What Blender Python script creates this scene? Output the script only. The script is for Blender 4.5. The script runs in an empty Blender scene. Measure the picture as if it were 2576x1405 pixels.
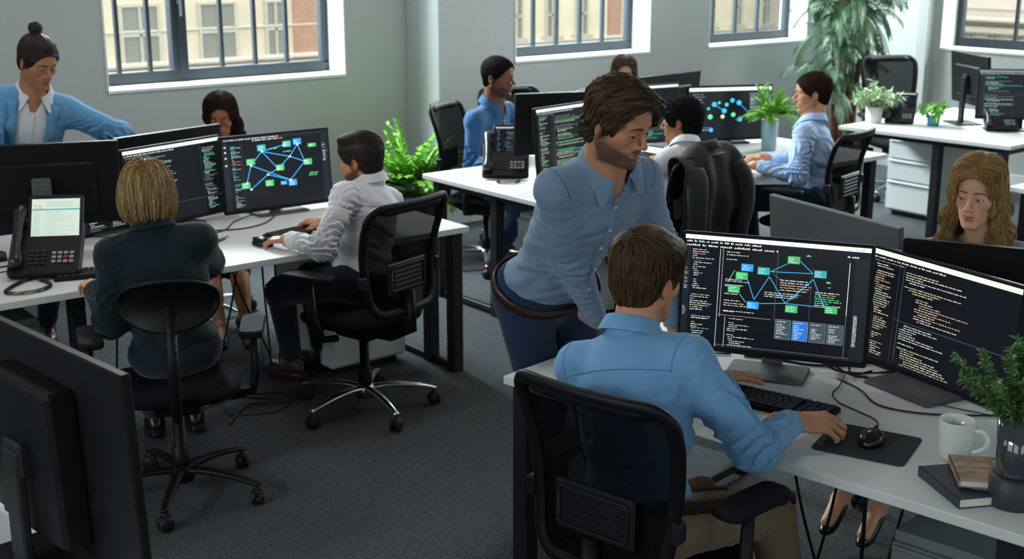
import bpy, math, random
import numpy as np
from math import sin, cos, pi, radians, degrees, sqrt, atan2
from mathutils import Vector, Matrix

# ---------------------------------------------------------------- camera, world, lights, exposure
SC = bpy.context.scene
COL = SC.collection
SC.view_settings.view_transform = 'Standard'
SC.view_settings.look = 'None'
SC.view_settings.gamma = 1.0
SC.view_settings.use_curve_mapping = False
SC.view_settings.exposure = 1.12
SC.render.film_transparent = False
SC.cycles.max_bounces = 6
SC.cycles.diffuse_bounces = 3
SC.cycles.glossy_bounces = 3
SC.cycles.transmission_bounces = 4
SC.cycles.transparent_max_bounces = 12
SC.cycles.caustics_reflective = False
SC.cycles.caustics_refractive = False
SC.cycles.sample_clamp_indirect = 4.0

CAM_H = 2.08
PITCH = math.atan(857 / 3200.0)
AZ = radians(90 - 38.5 - 0.0)            # direction of the room's long wall relative to the view
fwd_h = Vector((cos(radians(51.5)), sin(radians(51.5)), 0))
cam_d = bpy.data.cameras.new('camera')
cam = bpy.data.objects.new('camera', cam_d); COL.objects.link(cam)
cam.location = (0, 0, CAM_H)
look = fwd_h * cos(PITCH) + Vector((0, 0, -sin(PITCH)))
cam.rotation_euler = look.to_track_quat('-Z', 'Y').to_euler()
cam_d.sensor_fit = 'HORIZONTAL'; cam_d.sensor_width = 36.0
cam_d.lens = 36.0 * 3200 / 2576.0
cam_d.clip_start = 0.05; cam_d.clip_end = 200
cam_d.dof.use_dof = True
cam_d.dof.focus_distance = 3.75
cam_d.dof.aperture_fstop = 4.6
SC.camera = cam

world = bpy.data.worlds.new('overcast_sky'); SC.world = world
world.use_nodes = True
wn = world.node_tree.nodes
wn['Background'].inputs[0].default_value = (0.93, 0.97, 1.0, 1)
wn['Background'].inputs[1].default_value = 1.25

def area(name, loc, direction, sx, sy, power, color=(1, 1, 1), spread=None):
    d = bpy.data.lights.new(name, 'AREA'); d.shape = 'RECTANGLE'; d.size = sx; d.size_y = sy
    d.energy = power; d.color = color
    if spread: d.spread = radians(spread)
    o = bpy.data.objects.new(name, d); COL.objects.link(o); o.location = loc
    o.rotation_euler = Vector(direction).to_track_quat('-Z', 'Y').to_euler()
    return o
# area lamps added outside above the window heads, out of view, standing in for daylight
DAY = (0.90, 0.96, 1.0)
area('sky_light', (3.3, 9.0, 3.7), (0.15, -1, -0.75), 2.2, 1.8, 1000, DAY)
area('sky_light', (6.7, 9.0, 3.7), (0.15, -1, -0.75), 2.2, 1.8, 850, DAY)
area('sky_light', (9.0, 9.0, 3.7), (0.15, -1, -0.75), 1.8, 1.8, 550, DAY)
area('sky_light', (11.2, 5.6, 3.7), (-1, 0, -0.75), 2.2, 1.8, 650, DAY)
area('sky_light', (-3.4, 2.8, 3.7), (1, 0, -0.65), 2.4, 1.8, 180, DAY)

# ---------------------------------------------------------------- materials
MATS = {}
def srgb(c):
    if isinstance(c, str):
        c = tuple(int(c[i:i + 2], 16) / 255 for i in (0, 2, 4))
    return tuple((v / 12.92 if v <= 0.04045 else ((v + 0.055) / 1.055) ** 2.4) for v in c)

def mat(name, color, rough=0.5, metal=0.0, spec=0.5, noise=None, bump=None, emit=0.0, attr=False,
        sss=0.0, coat=0.0, sheen=0.0, alpha=None, weave=None, trans=0.0, ior=1.45):
    """noise=(scale, amount[, stretch]) varies the base colour; bump=(scale, strength[, stretch])."""
    if name in MATS: return MATS[name]
    m = bpy.data.materials.new(name); m.use_nodes = True
    nt = m.node_tree; N = nt.nodes; L = nt.links
    b = N['Principled BSDF']
    c = srgb(color)
    b.inputs['Base Color'].default_value = (*c, 1)
    b.inputs['Roughness'].default_value = rough
    b.inputs['Metallic'].default_value = metal
    b.inputs['Specular IOR Level'].default_value = spec
    b.inputs['IOR'].default_value = ior
    if sss:
        b.inputs['Subsurface Weight'].default_value = sss
        b.inputs['Subsurface Radius'].default_value = (1.0, 0.35, 0.18)
        b.inputs['Subsurface Scale'].default_value = 0.008
    if coat: b.inputs['Coat Weight'].default_value = coat
    if sheen:
        b.inputs['Sheen Weight'].default_value = sheen; b.inputs['Sheen Roughness'].default_value = 0.5
    if trans: b.inputs['Transmission Weight'].default_value = trans
    if emit:
        b.inputs['Emission Color'].default_value = (*c, 1)
        b.inputs['Emission Strength'].default_value = emit
    tc = N.new('ShaderNodeTexCoord')
    def mapped(stretch):
        mp = N.new('ShaderNodeMapping'); L.new(tc.outputs['Object'], mp.inputs[0])
        mp.inputs['Scale'].default_value = stretch
        return mp.outputs[0]
    src = None
    if attr:
        a = N.new('ShaderNodeAttribute'); a.attribute_name = 'Col'; src = a.outputs['Color']
        L.new(src, b.inputs['Base Color'])
    if noise:
        n = N.new('ShaderNodeTexNoise'); n.inputs['Scale'].default_value = noise[0]
        n.inputs['Detail'].default_value = 3
        L.new(mapped(noise[2] if len(noise) > 2 else (1, 1, 1)), n.inputs['Vector'])
        mr = N.new('ShaderNodeMapRange')
        mr.inputs['From Min'].default_value = 0.3; mr.inputs['From Max'].default_value = 0.7
        mr.inputs['To Min'].default_value = 1 - noise[1]; mr.inputs['To Max'].default_value = 1 + noise[1]
        L.new(n.outputs['Fac'], mr.inputs['Value'])
        mx = N.new('ShaderNodeVectorMath'); mx.operation = 'SCALE'
        if src: L.new(src, mx.inputs[0])
        else: mx.inputs[0].default_value = c
        L.new(mr.outputs[0], mx.inputs['Scale'])
        L.new(mx.outputs[0], b.inputs['Base Color'])
    nrm = None
    if bump:
        n = N.new('ShaderNodeTexNoise'); n.inputs['Scale'].default_value = bump[0]
        n.inputs['Detail'].default_value = 4
        L.new(mapped(bump[2] if len(bump) > 2 else (1, 1, 1)), n.inputs['Vector'])
        bp = N.new('ShaderNodeBump'); bp.inputs['Strength'].default_value = bump[1]
        bp.inputs['Distance'].default_value = 0.01
        L.new(n.outputs['Fac'], bp.inputs['Height']); nrm = bp
        L.new(bp.outputs[0], b.inputs['Normal'])
    if weave:
        w = N.new('ShaderNodeTexVoronoi'); w.inputs['Scale'].default_value = weave[0]
        L.new(tc.outputs['Object'], w.inputs['Vector'])
        bp = N.new('ShaderNodeBump'); bp.inputs['Strength'].default_value = weave[1]
        bp.inputs['Distance'].default_value = 0.004
        L.new(w.outputs['Distance'], bp.inputs['Height'])
        if nrm: L.new(nrm.outputs[0], bp.inputs['Normal'])
        L.new(bp.outputs[0], b.inputs['Normal'])
    if alpha is not None: b.inputs['Alpha'].default_value = alpha
    MATS[name] = m
    return m

# ---------------------------------------------------------------- mesh helpers
def new_mesh(name, V, F, mats=None, midx=None, col=None, smooth=True):
    me = bpy.data.meshes.new(name)
    V = np.asarray(V, dtype=np.float32)
    if isinstance(F, np.ndarray):
        n = len(F); k = F.shape[1]
        me.vertices.add(len(V)); me.vertices.foreach_set('co', V.ravel())
        me.loops.add(n * k); me.loops.foreach_set('vertex_index', F.astype(np.int32).ravel())
        me.polygons.add(n)
        me.polygons.foreach_set('loop_start', np.arange(0, n * k, k, dtype=np.int32))
        me.polygons.foreach_set('loop_total', np.full(n, k, dtype=np.int32))
        me.update(calc_edges=True)
    else:
        me.from_pydata([tuple(map(float, v)) for v in V], [], F); me.update()
    if smooth: me.polygons.foreach_set('use_smooth', np.ones(len(me.polygons), dtype=bool))
    for m in (mats or []): me.materials.append(m)
    if midx is not None: me.polygons.foreach_set('material_index', np.asarray(midx, dtype=np.int32))
    if col is not None:
        a = me.attributes.new('Col', 'FLOAT_COLOR', 'POINT')
        c = np.ones((len(V), 4), dtype=np.float32); c[:, :3] = col
        a.data.foreach_set('color', c.ravel())
    return me

def link(name, me, parent=None, loc=None):
    o = bpy.data.objects.new(name, me); COL.objects.link(o)
    if loc is not None: o.location = loc
    if parent is not None: o.parent = parent
    return o

def tag(o, label, cat, group=None, kind=None):
    if label: o['label'] = label
    if cat: o['category'] = cat
    if group: o['group'] = group
    if kind: o['kind'] = kind
    return o

def thing(name, label, cat, loc=(0, 0, 0), rz=0.0, group=None):
    o = bpy.data.objects.new(name, None); COL.objects.link(o)
    o.location = loc; o.rotation_euler = (0, 0, rz); o.empty_display_size = 0.1
    return tag(o, label, cat, group)

def copy_tree(root, loc, rz, label=None, group=None):
    r = root.copy(); COL.objects.link(r); r.location = loc; r.rotation_euler = (0, 0, rz)
    if label: r['label'] = label
    if group: r['group'] = group
    for ch in list(root.children):
        c = ch.copy(); COL.objects.link(c); c.parent = r
        for g in ch.children:
            d = g.copy(); COL.objects.link(d); d.parent = c
    return r

class MB:
    """Collects shapes into ONE mesh."""
    def __init__(s): s.V = []; s.F = []; s.M = []; s.n = 0; s.sm = []
    def add(s, V, F, mi=0, smooth=False):
        V = np.asarray(V, float); s.V.append(V)
        for f in F: s.F.append([i + s.n for i in f]); s.M.append(mi); s.sm.append(smooth)
        s.n += len(V); return s
    def box(s, c, h, R=None, mi=0, bev=0.0):
        """centre, half sizes, optional 3x3 with columns = axes"""
        c = np.asarray(c, float); h = np.asarray(h, float)
        R = np.eye(3) if R is None else np.asarray(R, float)
        b = min(bev, h.min() * 0.95)
        if b <= 0:
            P = np.array([[x, y, z] for x in (-1, 1) for y in (-1, 1) for z in (-1, 1)], float) * h
            F = [(0, 1, 3, 2), (4, 6, 7, 5), (0, 4, 5, 1), (2, 3, 7, 6), (0, 2, 6, 4), (1, 5, 7, 3)]
            return s.add(P @ R.T + c, F, mi)
        # chamfered box: 24 vertices
        P = []; idx = {}
        for ax in range(3):
            for sg in (-1, 1):
                for s1 in (-1, 1):
                    for s2 in (-1, 1):
                        v = np.zeros(3); a1, a2 = (ax + 1) % 3, (ax + 2) % 3
                        v[ax] = sg * h[ax]; v[a1] = s1 * (h[a1] - b); v[a2] = s2 * (h[a2] - b)
                        sgn = [0, 0, 0]; sgn[ax] = sg; sgn[a1] = s1; sgn[a2] = s2
                        idx[(ax, tuple(sgn))] = len(P); P.append(v)
        F = []
        for ax in range(3):
            a1, a2 = (ax + 1) % 3, (ax + 2) % 3
            for sg in (-1, 1):
                q = []
                for s1, s2 in ((-1, -1), (1, -1), (1, 1), (-1, 1)):
                    t = [0, 0, 0]; t[ax] = sg; t[a1] = s1; t[a2] = s2; q.append(idx[(ax, tuple(t))])
                F.append(q if sg > 0 else q[::-1])
        for ax in range(3):                     # edges along ax
            a1, a2 = (ax + 1) % 3, (ax + 2) % 3
            for s1 in (-1, 1):
                for s2 in (-1, 1):
                    def k(a, sx):
                        t = [0, 0, 0]; t[ax] = sx; t[a1] = s1; t[a2] = s2; return idx[(a, tuple(t))]
                    q = [k(a1, -1), k(a1, 1), k(a2, 1), k(a2, -1)]
                    F.append(q if s1 * s2 < 0 else q[::-1])
        for sx in (-1, 1):
            for sy in (-1, 1):
                for sz in (-1, 1):
                    t = (sx, sy, sz); q = [idx[(0, t)], idx[(1, t)], idx[(2, t)]]
                    F.append(q if sx * sy * sz > 0 else q[::-1])
        return s.add(np.array(P) @ R.T + c, F, mi)
    def tube(s, pts, r, n=8, mi=0, cap=True, flat=None):
        pts = [np.asarray(p, float) for p in pts]; m = len(pts)
        rr = r if hasattr(r, '__len__') else [r] * m
        V = []; up = None
        for i, p in enumerate(pts):
            t = pts[min(i + 1, m - 1)] - pts[max(i - 1, 0)]; t /= (np.linalg.norm(t) + 1e-12)
            if up is None:
                up = np.array([0, 0, 1.]) if abs(t[2]) < 0.9 else np.array([1., 0, 0])
            a = np.cross(t, up); a /= (np.linalg.norm(a) + 1e-12); up = np.cross(a, t)
            for k in range(n):
                th = 2 * pi * k / n
                V.append(p + rr[i] * (a * cos(th) + up * sin(th) * (flat if flat else 1)))
        F = []
        for i in range(m - 1):
            for k in range(n):
                F.append((i * n + k, i * n + (k + 1) % n, (i + 1) * n + (k + 1) % n, (i + 1) * n + k))
        if cap:
            F.append(tuple(range(n))[::-1]); F.append(tuple((m - 1) * n + k for k in range(n)))
        F = [f[::-1] for f in F]
        return s.add(V, F, mi, True)
    def lathe(s, prof, c=(0, 0, 0), n=24, mi=0, R=None, smooth=True):
        """prof = [(r, z)...] turned about the local z axis"""
        V = []; c = np.asarray(c, float); R = np.eye(3) if R is None else np.asarray(R, float)
        for r, z in prof:
            for k in range(n):
                a = 2 * pi * k / n; V.append((r * cos(a), r * sin(a), z))
        F = []
        for i in range(len(prof) - 1):
            for k in range(n):
                F.append((i * n + k, i * n + (k + 1) % n, (i + 1) * n + (k + 1) % n, (i + 1) * n + k))
        if prof[0][0] > 1e-4: F.append(tuple(range(n))[::-1])
        if prof[-1][0] > 1e-4: F.append(tuple((len(prof) - 1) * n + k for k in range(n)))
        return s.add(np.array(V) @ R.T + c, F, mi, smooth)
    def prism(s, poly, z0, z1, mi=0, bev=0.0):
        """poly in xy, extruded z0..z1"""
        n = len(poly); poly = np.asarray(poly, float)
        if bev > 0:
            ctr = poly.mean(0); d = poly - ctr; L = np.linalg.norm(d, axis=1, keepdims=True)
            ins = ctr + d * (1 - bev / np.maximum(L, 1e-6))
            rings = [(ins, z0), (poly, z0 + bev), (poly, z1 - bev), (ins, z1)]
        else: rings = [(poly, z0), (poly, z1)]
        V = [(x, y, z) for pl, z in rings for x, y in pl]; F = []
        for i in range(len(rings) - 1):
            for k in range(n):
                F.append((i * n + k, i * n + (k + 1) % n, (i + 1) * n + (k + 1) % n, (i + 1) * n + k))
        F.append(tuple(range(n))[::-1]); F.append(tuple((len(rings) - 1) * n + k for k in range(n)))
        return s.add(V, F, mi)
    def xf(s, M):
        """transform everything so far by a 4x4"""
        M = np.array(M)
        s.V = [v @ M[:3, :3].T + M[:3, 3] for v in s.V]; return s
    def build(s, name, mats, parent=None, loc=None):
        me = new_mesh(name, np.concatenate(s.V), s.F, mats if isinstance(mats, list) else [mats], s.M, smooth=False)
        me.polygons.foreach_set('use_smooth', np.array(s.sm, dtype=bool))
        return link(name, me, parent, loc)

def rot(rx=0, ry=0, rz=0):
    return np.array(Matrix.Rotation(rz, 3, 'Z') @ Matrix.Rotation(ry, 3, 'Y') @ Matrix.Rotation(rx, 3, 'X'))
def nrm(v): v = np.asarray(v, float); return v / (np.linalg.norm(v) + 1e-12)
def rrect(w, h, r, n=5):
    P = []
    for cx, cy, a0 in ((w - r, h - r, 0), (-w + r, h - r, 90), (-w + r, -h + r, 180), (w - r, -h + r, 270)):
        for i in range(n + 1):
            a = radians(a0 + 90 * i / n); P.append((cx + r * cos(a), cy + r * sin(a)))
    return P
def spline(pts, n=8):
    """Catmull-Rom through pts"""
    P = [np.asarray(p, float) for p in pts]; P = [2 * P[0] - P[1]] + P + [2 * P[-1] - P[-2]]; out = []
    for i in range(1, len(P) - 2):
        for k in range(n):
            t = k / n; a, b, c, d = P[i - 1:i + 3]
            out.append(0.5 * (2 * b + (c - a) * t + (2 * a - 5 * b + 4 * c - d) * t * t + (-a + 3 * b - 3 * c + d) * t ** 3))
    out.append(P[-2]); return out
# ---------------------------------------------------------------- implicit surfaces (numpy)
def ell(p, c, r, R=None):
    q = p - np.asarray(c); 
    if R is not None: q = q @ R
    r = np.asarray(r, float)
    k0 = np.sqrt(((q / r) ** 2).sum(1)); k1 = np.sqrt(((q / (r * r)) ** 2).sum(1)) + 1e-9
    return k0 * (k0 - 1) / k1
def cone(p, a, b, ra, rb):
    a = np.asarray(a, float); b = np.asarray(b, float); ba = b - a
    h = np.clip(((p - a) @ ba) / (ba @ ba + 1e-12), 0, 1)
    return np.linalg.norm(p - a - h[:, None] * ba, axis=1) - (ra + (rb - ra) * h)
def rbox(p, c, h, r, R=None):
    q = p - np.asarray(c)
    if R is not None: q = q @ R
    q = np.abs(q) - (np.asarray(h, float) - r)
    return np.linalg.norm(np.maximum(q, 0), axis=1) + np.minimum(q.max(1), 0) - r
def smin(a, b, k):
    h = np.maximum(k - np.abs(a - b), 0) / k
    return np.minimum(a, b) - h * h * k * 0.25
def smax(a, b, k): return -smin(-a, -b, k)
def sstep(x, a, b):
    t = np.clip((x - a) / (b - a), 0, 1); return t * t * (3 - 2 * t)

def wob(p, f, seed, oct=2):
    """smooth pseudo noise in about -1..1"""
    rs = np.random.RandomState(seed); o = np.zeros(len(p)); amp = 1.0; tot = 0
    for i in range(oct):
        for j in range(3):
            k = rs.normal(size=3); k *= f * (2 ** i) / np.linalg.norm(k)
            ph = rs.uniform(0, 6.28); k2 = rs.normal(size=3) * f * 0.5 * (2 ** i)
            o += amp * np.sin(p @ k + ph + 1.3 * np.sin(p @ k2 + ph * 2))
        tot += amp * 1.8; amp *= 0.5
    return o / tot

def surface(f, lo, hi, h, project=1, margin=2.2, blk=4):
    """Naive surface nets over a two-level grid. Returns verts, quads."""
    lo = np.asarray(lo, float); hi = np.asarray(hi, float)
    n = (np.ceil((hi - lo) / (h * blk)).astype(int) + 1)
    cs = h * blk
    cx = [lo[i] + cs * np.arange(n[i]) + cs * 0.5 for i in range(3)]
    G = np.stack(np.meshgrid(*cx, indexing='ij'), -1).reshape(-1, 3)
    dc = f(G).reshape(n)
    act = np.abs(dc) < cs * 0.5 * 1.8 * margin / 1.6
    N = n * blk
    D = np.repeat(np.repeat(np.repeat(dc, blk, 0), blk, 1), blk, 2).astype(np.float32)
    A = np.repeat(np.repeat(np.repeat(act, blk, 0), blk, 1), blk, 2)
    ii = np.argwhere(A)
    P = lo + (ii + 0.5) * h
    vals = np.empty(len(P), np.float32)
    for s in range(0, len(P), 400000): vals[s:s + 400000] = f(P[s:s + 400000])
    D[A] = vals
    S = D < 0
    # cells between sample points
    c = np.zeros(tuple(N - 1), bool); allS = S[:-1, :-1, :-1].copy(); anyS = allS.copy()
    for dx in (0, 1):
        for dy in (0, 1):
            for dz in (0, 1):
                t = S[dx:N[0] - 1 + dx, dy:N[1] - 1 + dy, dz:N[2] - 1 + dz]
                allS = allS & t; anyS = anyS | t
    c = anyS & ~allS
    C = np.argwhere(c); nc = len(C)
    idx = np.full(tuple(N - 1), -1, np.int32); idx[c] = np.arange(nc)
    acc = np.zeros((nc, 3)); cnt = np.zeros(nc)
    corners = [np.array(q) for q in ((0,0,0),(1,0,0),(0,1,0),(1,1,0),(0,0,1),(1,0,1),(0,1,1),(1,1,1))]
    cd = [D[C[:, 0] + q[0], C[:, 1] + q[1], C[:, 2] + q[2]] for q in corners]
    for i in range(8):
        for j in range(i + 1, 8):
            if np.abs(corners[i] - corners[j]).sum() != 1: continue
            a, b = cd[i], cd[j]; m = (a < 0) != (b < 0)
            t = a[m] / (a[m] - b[m] + 1e-20)
            acc[m] += corners[i] + t[:, None] * (corners[j] - corners[i]); cnt[m] += 1
    V = lo + (C + acc / cnt[:, None] + 0.5) * h
    Q = []
    for ax in range(3):
        a1, a2 = (ax + 1) % 3, (ax + 2) % 3
        sl0 = [slice(None)] * 3; sl1 = [slice(None)] * 3
        sl0[ax] = slice(0, N[ax] - 1); sl1[ax] = slice(1, N[ax])
        s0 = S[tuple(sl0)]; s1 = S[tuple(sl1)]
        e = np.argwhere(s0 != s1)
        e = e[(e[:, a1] > 0) & (e[:, a2] > 0) & (e[:, a1] < N[a1] - 1) & (e[:, a2] < N[a2] - 1)]
        if not len(e): continue
        flip = s0[e[:, 0], e[:, 1], e[:, 2]]
        def at(d1, d2):
            q = e.copy(); q[:, a1] -= d1; q[:, a2] -= d2
            return idx[q[:, 0], q[:, 1], q[:, 2]]
        q = np.stack([at(1, 1), at(0, 1), at(0, 0), at(1, 0)], 1)
        q[~flip] = q[~flip][:, ::-1]
        Q.append(q)
    Q = np.concatenate(Q); Q = Q[(Q >= 0).all(1)]
    for _ in range(project):
        e = h * 0.5; d0 = f(V)
        g = np.stack([f(V + np.eye(3)[i] * e) - d0 for i in range(3)], 1) / e
        gg = (g * g).sum(1) + 1e-6
        V = V - np.clip(d0 / gg, -h, h)[:, None] * g
    return V, Q

def grad(f, p, e=0.002):
    g = np.stack([f(p + np.eye(3)[i] * e) - f(p - np.eye(3)[i] * e) for i in range(3)], 1)
    return g / (np.linalg.norm(g, axis=1, keepdims=True) + 1e-9)

def trace(f, o, d, n=40, far=0.6):
    """sphere trace points o along directions d to the surface of f"""
    o = np.atleast_2d(np.asarray(o, float)).copy(); d = np.broadcast_to(np.asarray(d, float), o.shape)
    t = np.zeros(len(o))
    for _ in range(n):
        v = f(o + d * t[:, None]); t += np.clip(v, -0.05, 0.05) * 0.8
        t = np.minimum(t, far)
    return o + d * t[:, None]

# ---------------------------------------------------------------- heads
def head_field(P):
    """implicit head in its own frame: x right, y forward, z up, chin -0.117, crown +0.12"""
    w = P.get('w', 1.0); jaw = P.get('jaw', 1.0); fem = P.get('fem', 0.0); nose = P.get('nose', 1.0)
    fine = P.get('fine', True)
    def f(q):
        p = q.copy(); p[:, 0] /= w
        a = p.copy(); a[:, 0] = np.abs(a[:, 0])
        d = ell(p, (0, -0.014, 0.032), (0.075, 0.096, 0.087))
        d = smin(d, ell(p, (0, 0.030, 0.040), (0.062, 0.061, 0.056)), 0.03)
        d = smin(d, ell(p, (0, 0.030, -0.036), (0.056, 0.058, 0.072)), 0.03)
        d = smin(d, ell(a, (0.043, 0.052, -0.018), (0.021, 0.026, 0.022)), 0.022)
        j = 0.017 + 0.006 * (jaw - 1) * 5
        d = smin(d, cone(a, (0.055, -0.002, -0.052), (0.018, 0.068, -0.098 ), j - 0.003 * fem, 0.015), 0.022)
        d = smin(d, ell(p, (0, 0.078, -0.100), (0.021 - 0.003 * fem, 0.017, 0.015)), 0.016)
        d = smin(d, ell(p, (0, 0.066, -0.056), (0.034, 0.028, 0.030)), 0.018)
        if not fem: d = smin(d, cone(a, (0.008, 0.088, 0.020), (0.046, 0.070, 0.022), 0.009, 0.009), 0.016)
        # eye sockets
        d = smax(d, -ell(a, (0.0315, 0.103, 0.001), (0.019, 0.018, 0.0125)), 0.013)
        # eyelids: a ball with an almond opening
        ball = np.linalg.norm(a - np.array((0.031, 0.0745, 0.000)), axis=1)
        lid = ball - 0.0150
        op = P.get('open', 1.0)
        almond = ell(a, (0.0315, 0.0895, -0.0010 - 0.0010 * (1 - op)), (0.0128, 0.014, 0.0048 * op))
        lid = smax(lid, -almond, 0.0014)
        d = smin(d, lid, 0.006)
        d = smax(d, -almond, 0.0012) if fine else d
        # nose
        n = cone(p, (0, 0.086, 0.014), (0, 0.109 * 1.0 + 0.004 * (nose - 1) * 5, -0.026), 0.0062, 0.0082)
        n = smin(n, np.linalg.norm(p - np.array((0, 0.110 + 0.02 * (nose - 1), -0.030)), axis=1) - 0.0088, 0.008)
        n = smin(n, ell(a, (0.0120 * nose, 0.098, -0.0345), (0.0078 * nose, 0.0105, 0.0072)), 0.006)
        if fine: n = smax(n, -ell(a, (0.0062 * nose, 0.101, -0.0425), (0.0036, 0.0060, 0.0040)), 0.003)
        d = smin(d, n, 0.010)
        # lips
        u = cone(a, (0.003, 0.0928, -0.0610), (0.0215, 0.081, -0.0658), 0.0048 + 0.0012 * fem, 0.0026)
        l = ell(a, (0.0, 0.0905, -0.0715), (0.0185, 0.0085, 0.0058 + 0.0012 * fem))
        d = smin(d, u, 0.006); d = smin(d, l, 0.006)
        mth = ell(a, (0, 0.0975, -0.0658 ), (0.0235, 0.012, 0.0011))
        d = smax(d, -mth, 0.0035)
        d = smax(d, -ell(p, (0, 0.098, -0.0835), (0.014, 0.010, 0.0055)), 0.008)
        # ears
        tl = rot(radians(-12), 0, radians(0))
        e = ell(a, (0.0765, -0.010, -0.012), (0.0075, 0.0175, 0.0300), rot(radians(10), 0, radians(-18)))
        if fine:
            e = smax(e, -ell(a, (0.0845, -0.006, -0.008), (0.0060, 0.0095, 0.0165), rot(radians(10), 0, radians(-18))), 0.004)
        d = smin(d, e, 0.007)
        if P.get('adam'): d = d
        return d
    return f

def scalp_field(P):
    w = P.get('w', 1.0)
    def f(q):
        p = q.copy(); p[:, 0] /= w
        d = ell(p, (0, -0.014, 0.032), (0.075, 0.096, 0.087))
        d = smin(d, ell(p, (0, 0.030, 0.040), (0.062, 0.061, 0.056)), 0.03)
        return d
    return f

def skin_colors(v, P):
    """own colours of the skin: lips, brows, stubble, flush (head frame)"""
    base = np.array(srgb(P['skin'])); w = P.get('w', 1.0)
    a = v.copy(); a[:, 0] = np.abs(a[:, 0]) / w
    c = np.repeat(base[None], len(v), 0)
    def mix(m, col):
        m = np.clip(m, 0, 1)[:, None]; c[:] = c * (1 - m) + np.array(srgb(col)) * m
    def blob(ctr, r, soft=0.5):
        k = np.sqrt((((a - np.array(ctr)) / np.array(r)) ** 2).sum(1)); return 1 - sstep(k, 1 - soft, 1 + soft)
    flush = np.clip(base * np.array((1.02, 0.72, 0.66)), 0, 1)
    def mixl(m, col):
        m = np.clip(m, 0, 1)[:, None]; c[:] = c * (1 - m) + col * m
    mixl(0.45 * blob((0.046, 0.07, -0.022), (0.026, 0.04, 0.022), 0.6), flush)
    mixl(0.35 * blob((0.0, 0.112, -0.032), (0.02, 0.02, 0.014), 0.6), flush)
    mixl(0.6 * blob((0.082, -0.012, -0.01), (0.02, 0.025, 0.035), 0.4), flush)
    if P.get('lip'):
        m = np.maximum(blob((0.008, 0.096, -0.0605), (0.0165, 0.02, 0.0052), 0.22), blob((0, 0.095, -0.0712), (0.0205, 0.02, 0.0072), 0.2))
        mix(0.85 * m, P['lip'])
    if P.get('brow'):
        bx = a[:, 0]; zc = 0.0235 + 0.06 * (bx - 0.012) - 2.6 * np.maximum(bx - 0.034, 0) ** 1.15 * 0.35
        th = 0.0040 * (1 - 0.55 * sstep(bx, 0.02, 0.052)) * P.get('broww', 1.0)
        m = (1 - sstep(np.abs(a[:, 2] - zc), th * 0.6, th * 1.35)) * sstep(bx, 0.009, 0.014) * (1 - sstep(bx, 0.047, 0.053)) * (v[:, 1] > 0.05)
        mix(0.88 * m, P['brow'])
    # lash line around the opening of the lids
    op = P.get('open', 1.0)
    k = np.sqrt(((a[:, 0] - 0.0315) / 0.0134) ** 2 + ((a[:, 2] + 0.001) / (0.0053 * op + 0.0003)) ** 2)
    up = sstep(a[:, 2], -0.004, 0.0015)
    mix((1 - sstep(np.abs(k - 1.02), 0.10, 0.26)) * (0.30 + 0.6 * up) * (v[:, 1] > 0.07), P.get('lash', '1c120e'))
    if P.get('beard'):
        z = a[:, 2]; y = v[:, 1]
        edge = -0.036 - 0.32 * (y - 0.015) - 0.10 * (a[:, 0] < 0.0)
        m = sstep(-z, -edge - 0.012, -edge + 0.016) * sstep(y, -0.028, -0.004)
        m *= 1 - blob((0, 0.088, -0.066), (0.0235, 0.05, 0.0125), 0.22)      # keep the mouth clear
        mous = blob((0.0, 0.1, -0.051), (0.028, 0.04, 0.0065), 0.35)
        side = (1 - sstep(a[:, 0], 0.066, 0.080)) 
        m = np.maximum(m * (1 - 0.6 * sstep(y, 0.055, 0.07) * sstep(z, -0.062, -0.045)), mous)
        sb = sstep(y, -0.014, 0.0) * (1 - sstep(y, 0.016, 0.026)) * (z < 0.03) * (z > -0.06) * (a[:, 0] > 0.05)
        m = np.maximum(m, 0.9 * sb)
        m = m * (1 - sstep(-z, 0.112, 0.130))
        mix(P['beard'][1] * m * (0.93 + 0.07 * wob(v, 260, 3, 1)), P['beard'][0])
    return np.clip(c, 0, 1)

def eyeball(c, R, gaze, s, iris, n=20):
    """rings about the gaze axis; returns V,F,colours"""
    g = nrm(gaze); a = nrm(np.cross(g, (0, 0, 1.0))); b = np.cross(a, g)
    r = 0.0135 * s
    ring = [0, 11, 12.5, 25, 27, 36, 60, 95, 140, 180]
    cl = ['050505', '050505', iris, iris, '3a3a3a', 'cfc8c2', 'd8d2cc', 'cfc4be', 'c8b8b0', 'c8b8b0']
    V = []; K = []; F = []
    for i, t in enumerate(ring):
        t = radians(t)
        for k in range(n):
            ph = 2 * pi * k / n
            V.append(c + r * (g * cos(t) + sin(t) * (a * cos(ph) + b * sin(ph)))); K.append(srgb(cl[i]))
    for i in range(len(ring) - 1):
        for k in range(n):
            F.append((i * n + k, (i + 1) * n + k, (i + 1) * n + (k + 1) % n, i * n + (k + 1) % n))
    return np.array(V), np.array(F), np.array(K)

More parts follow.
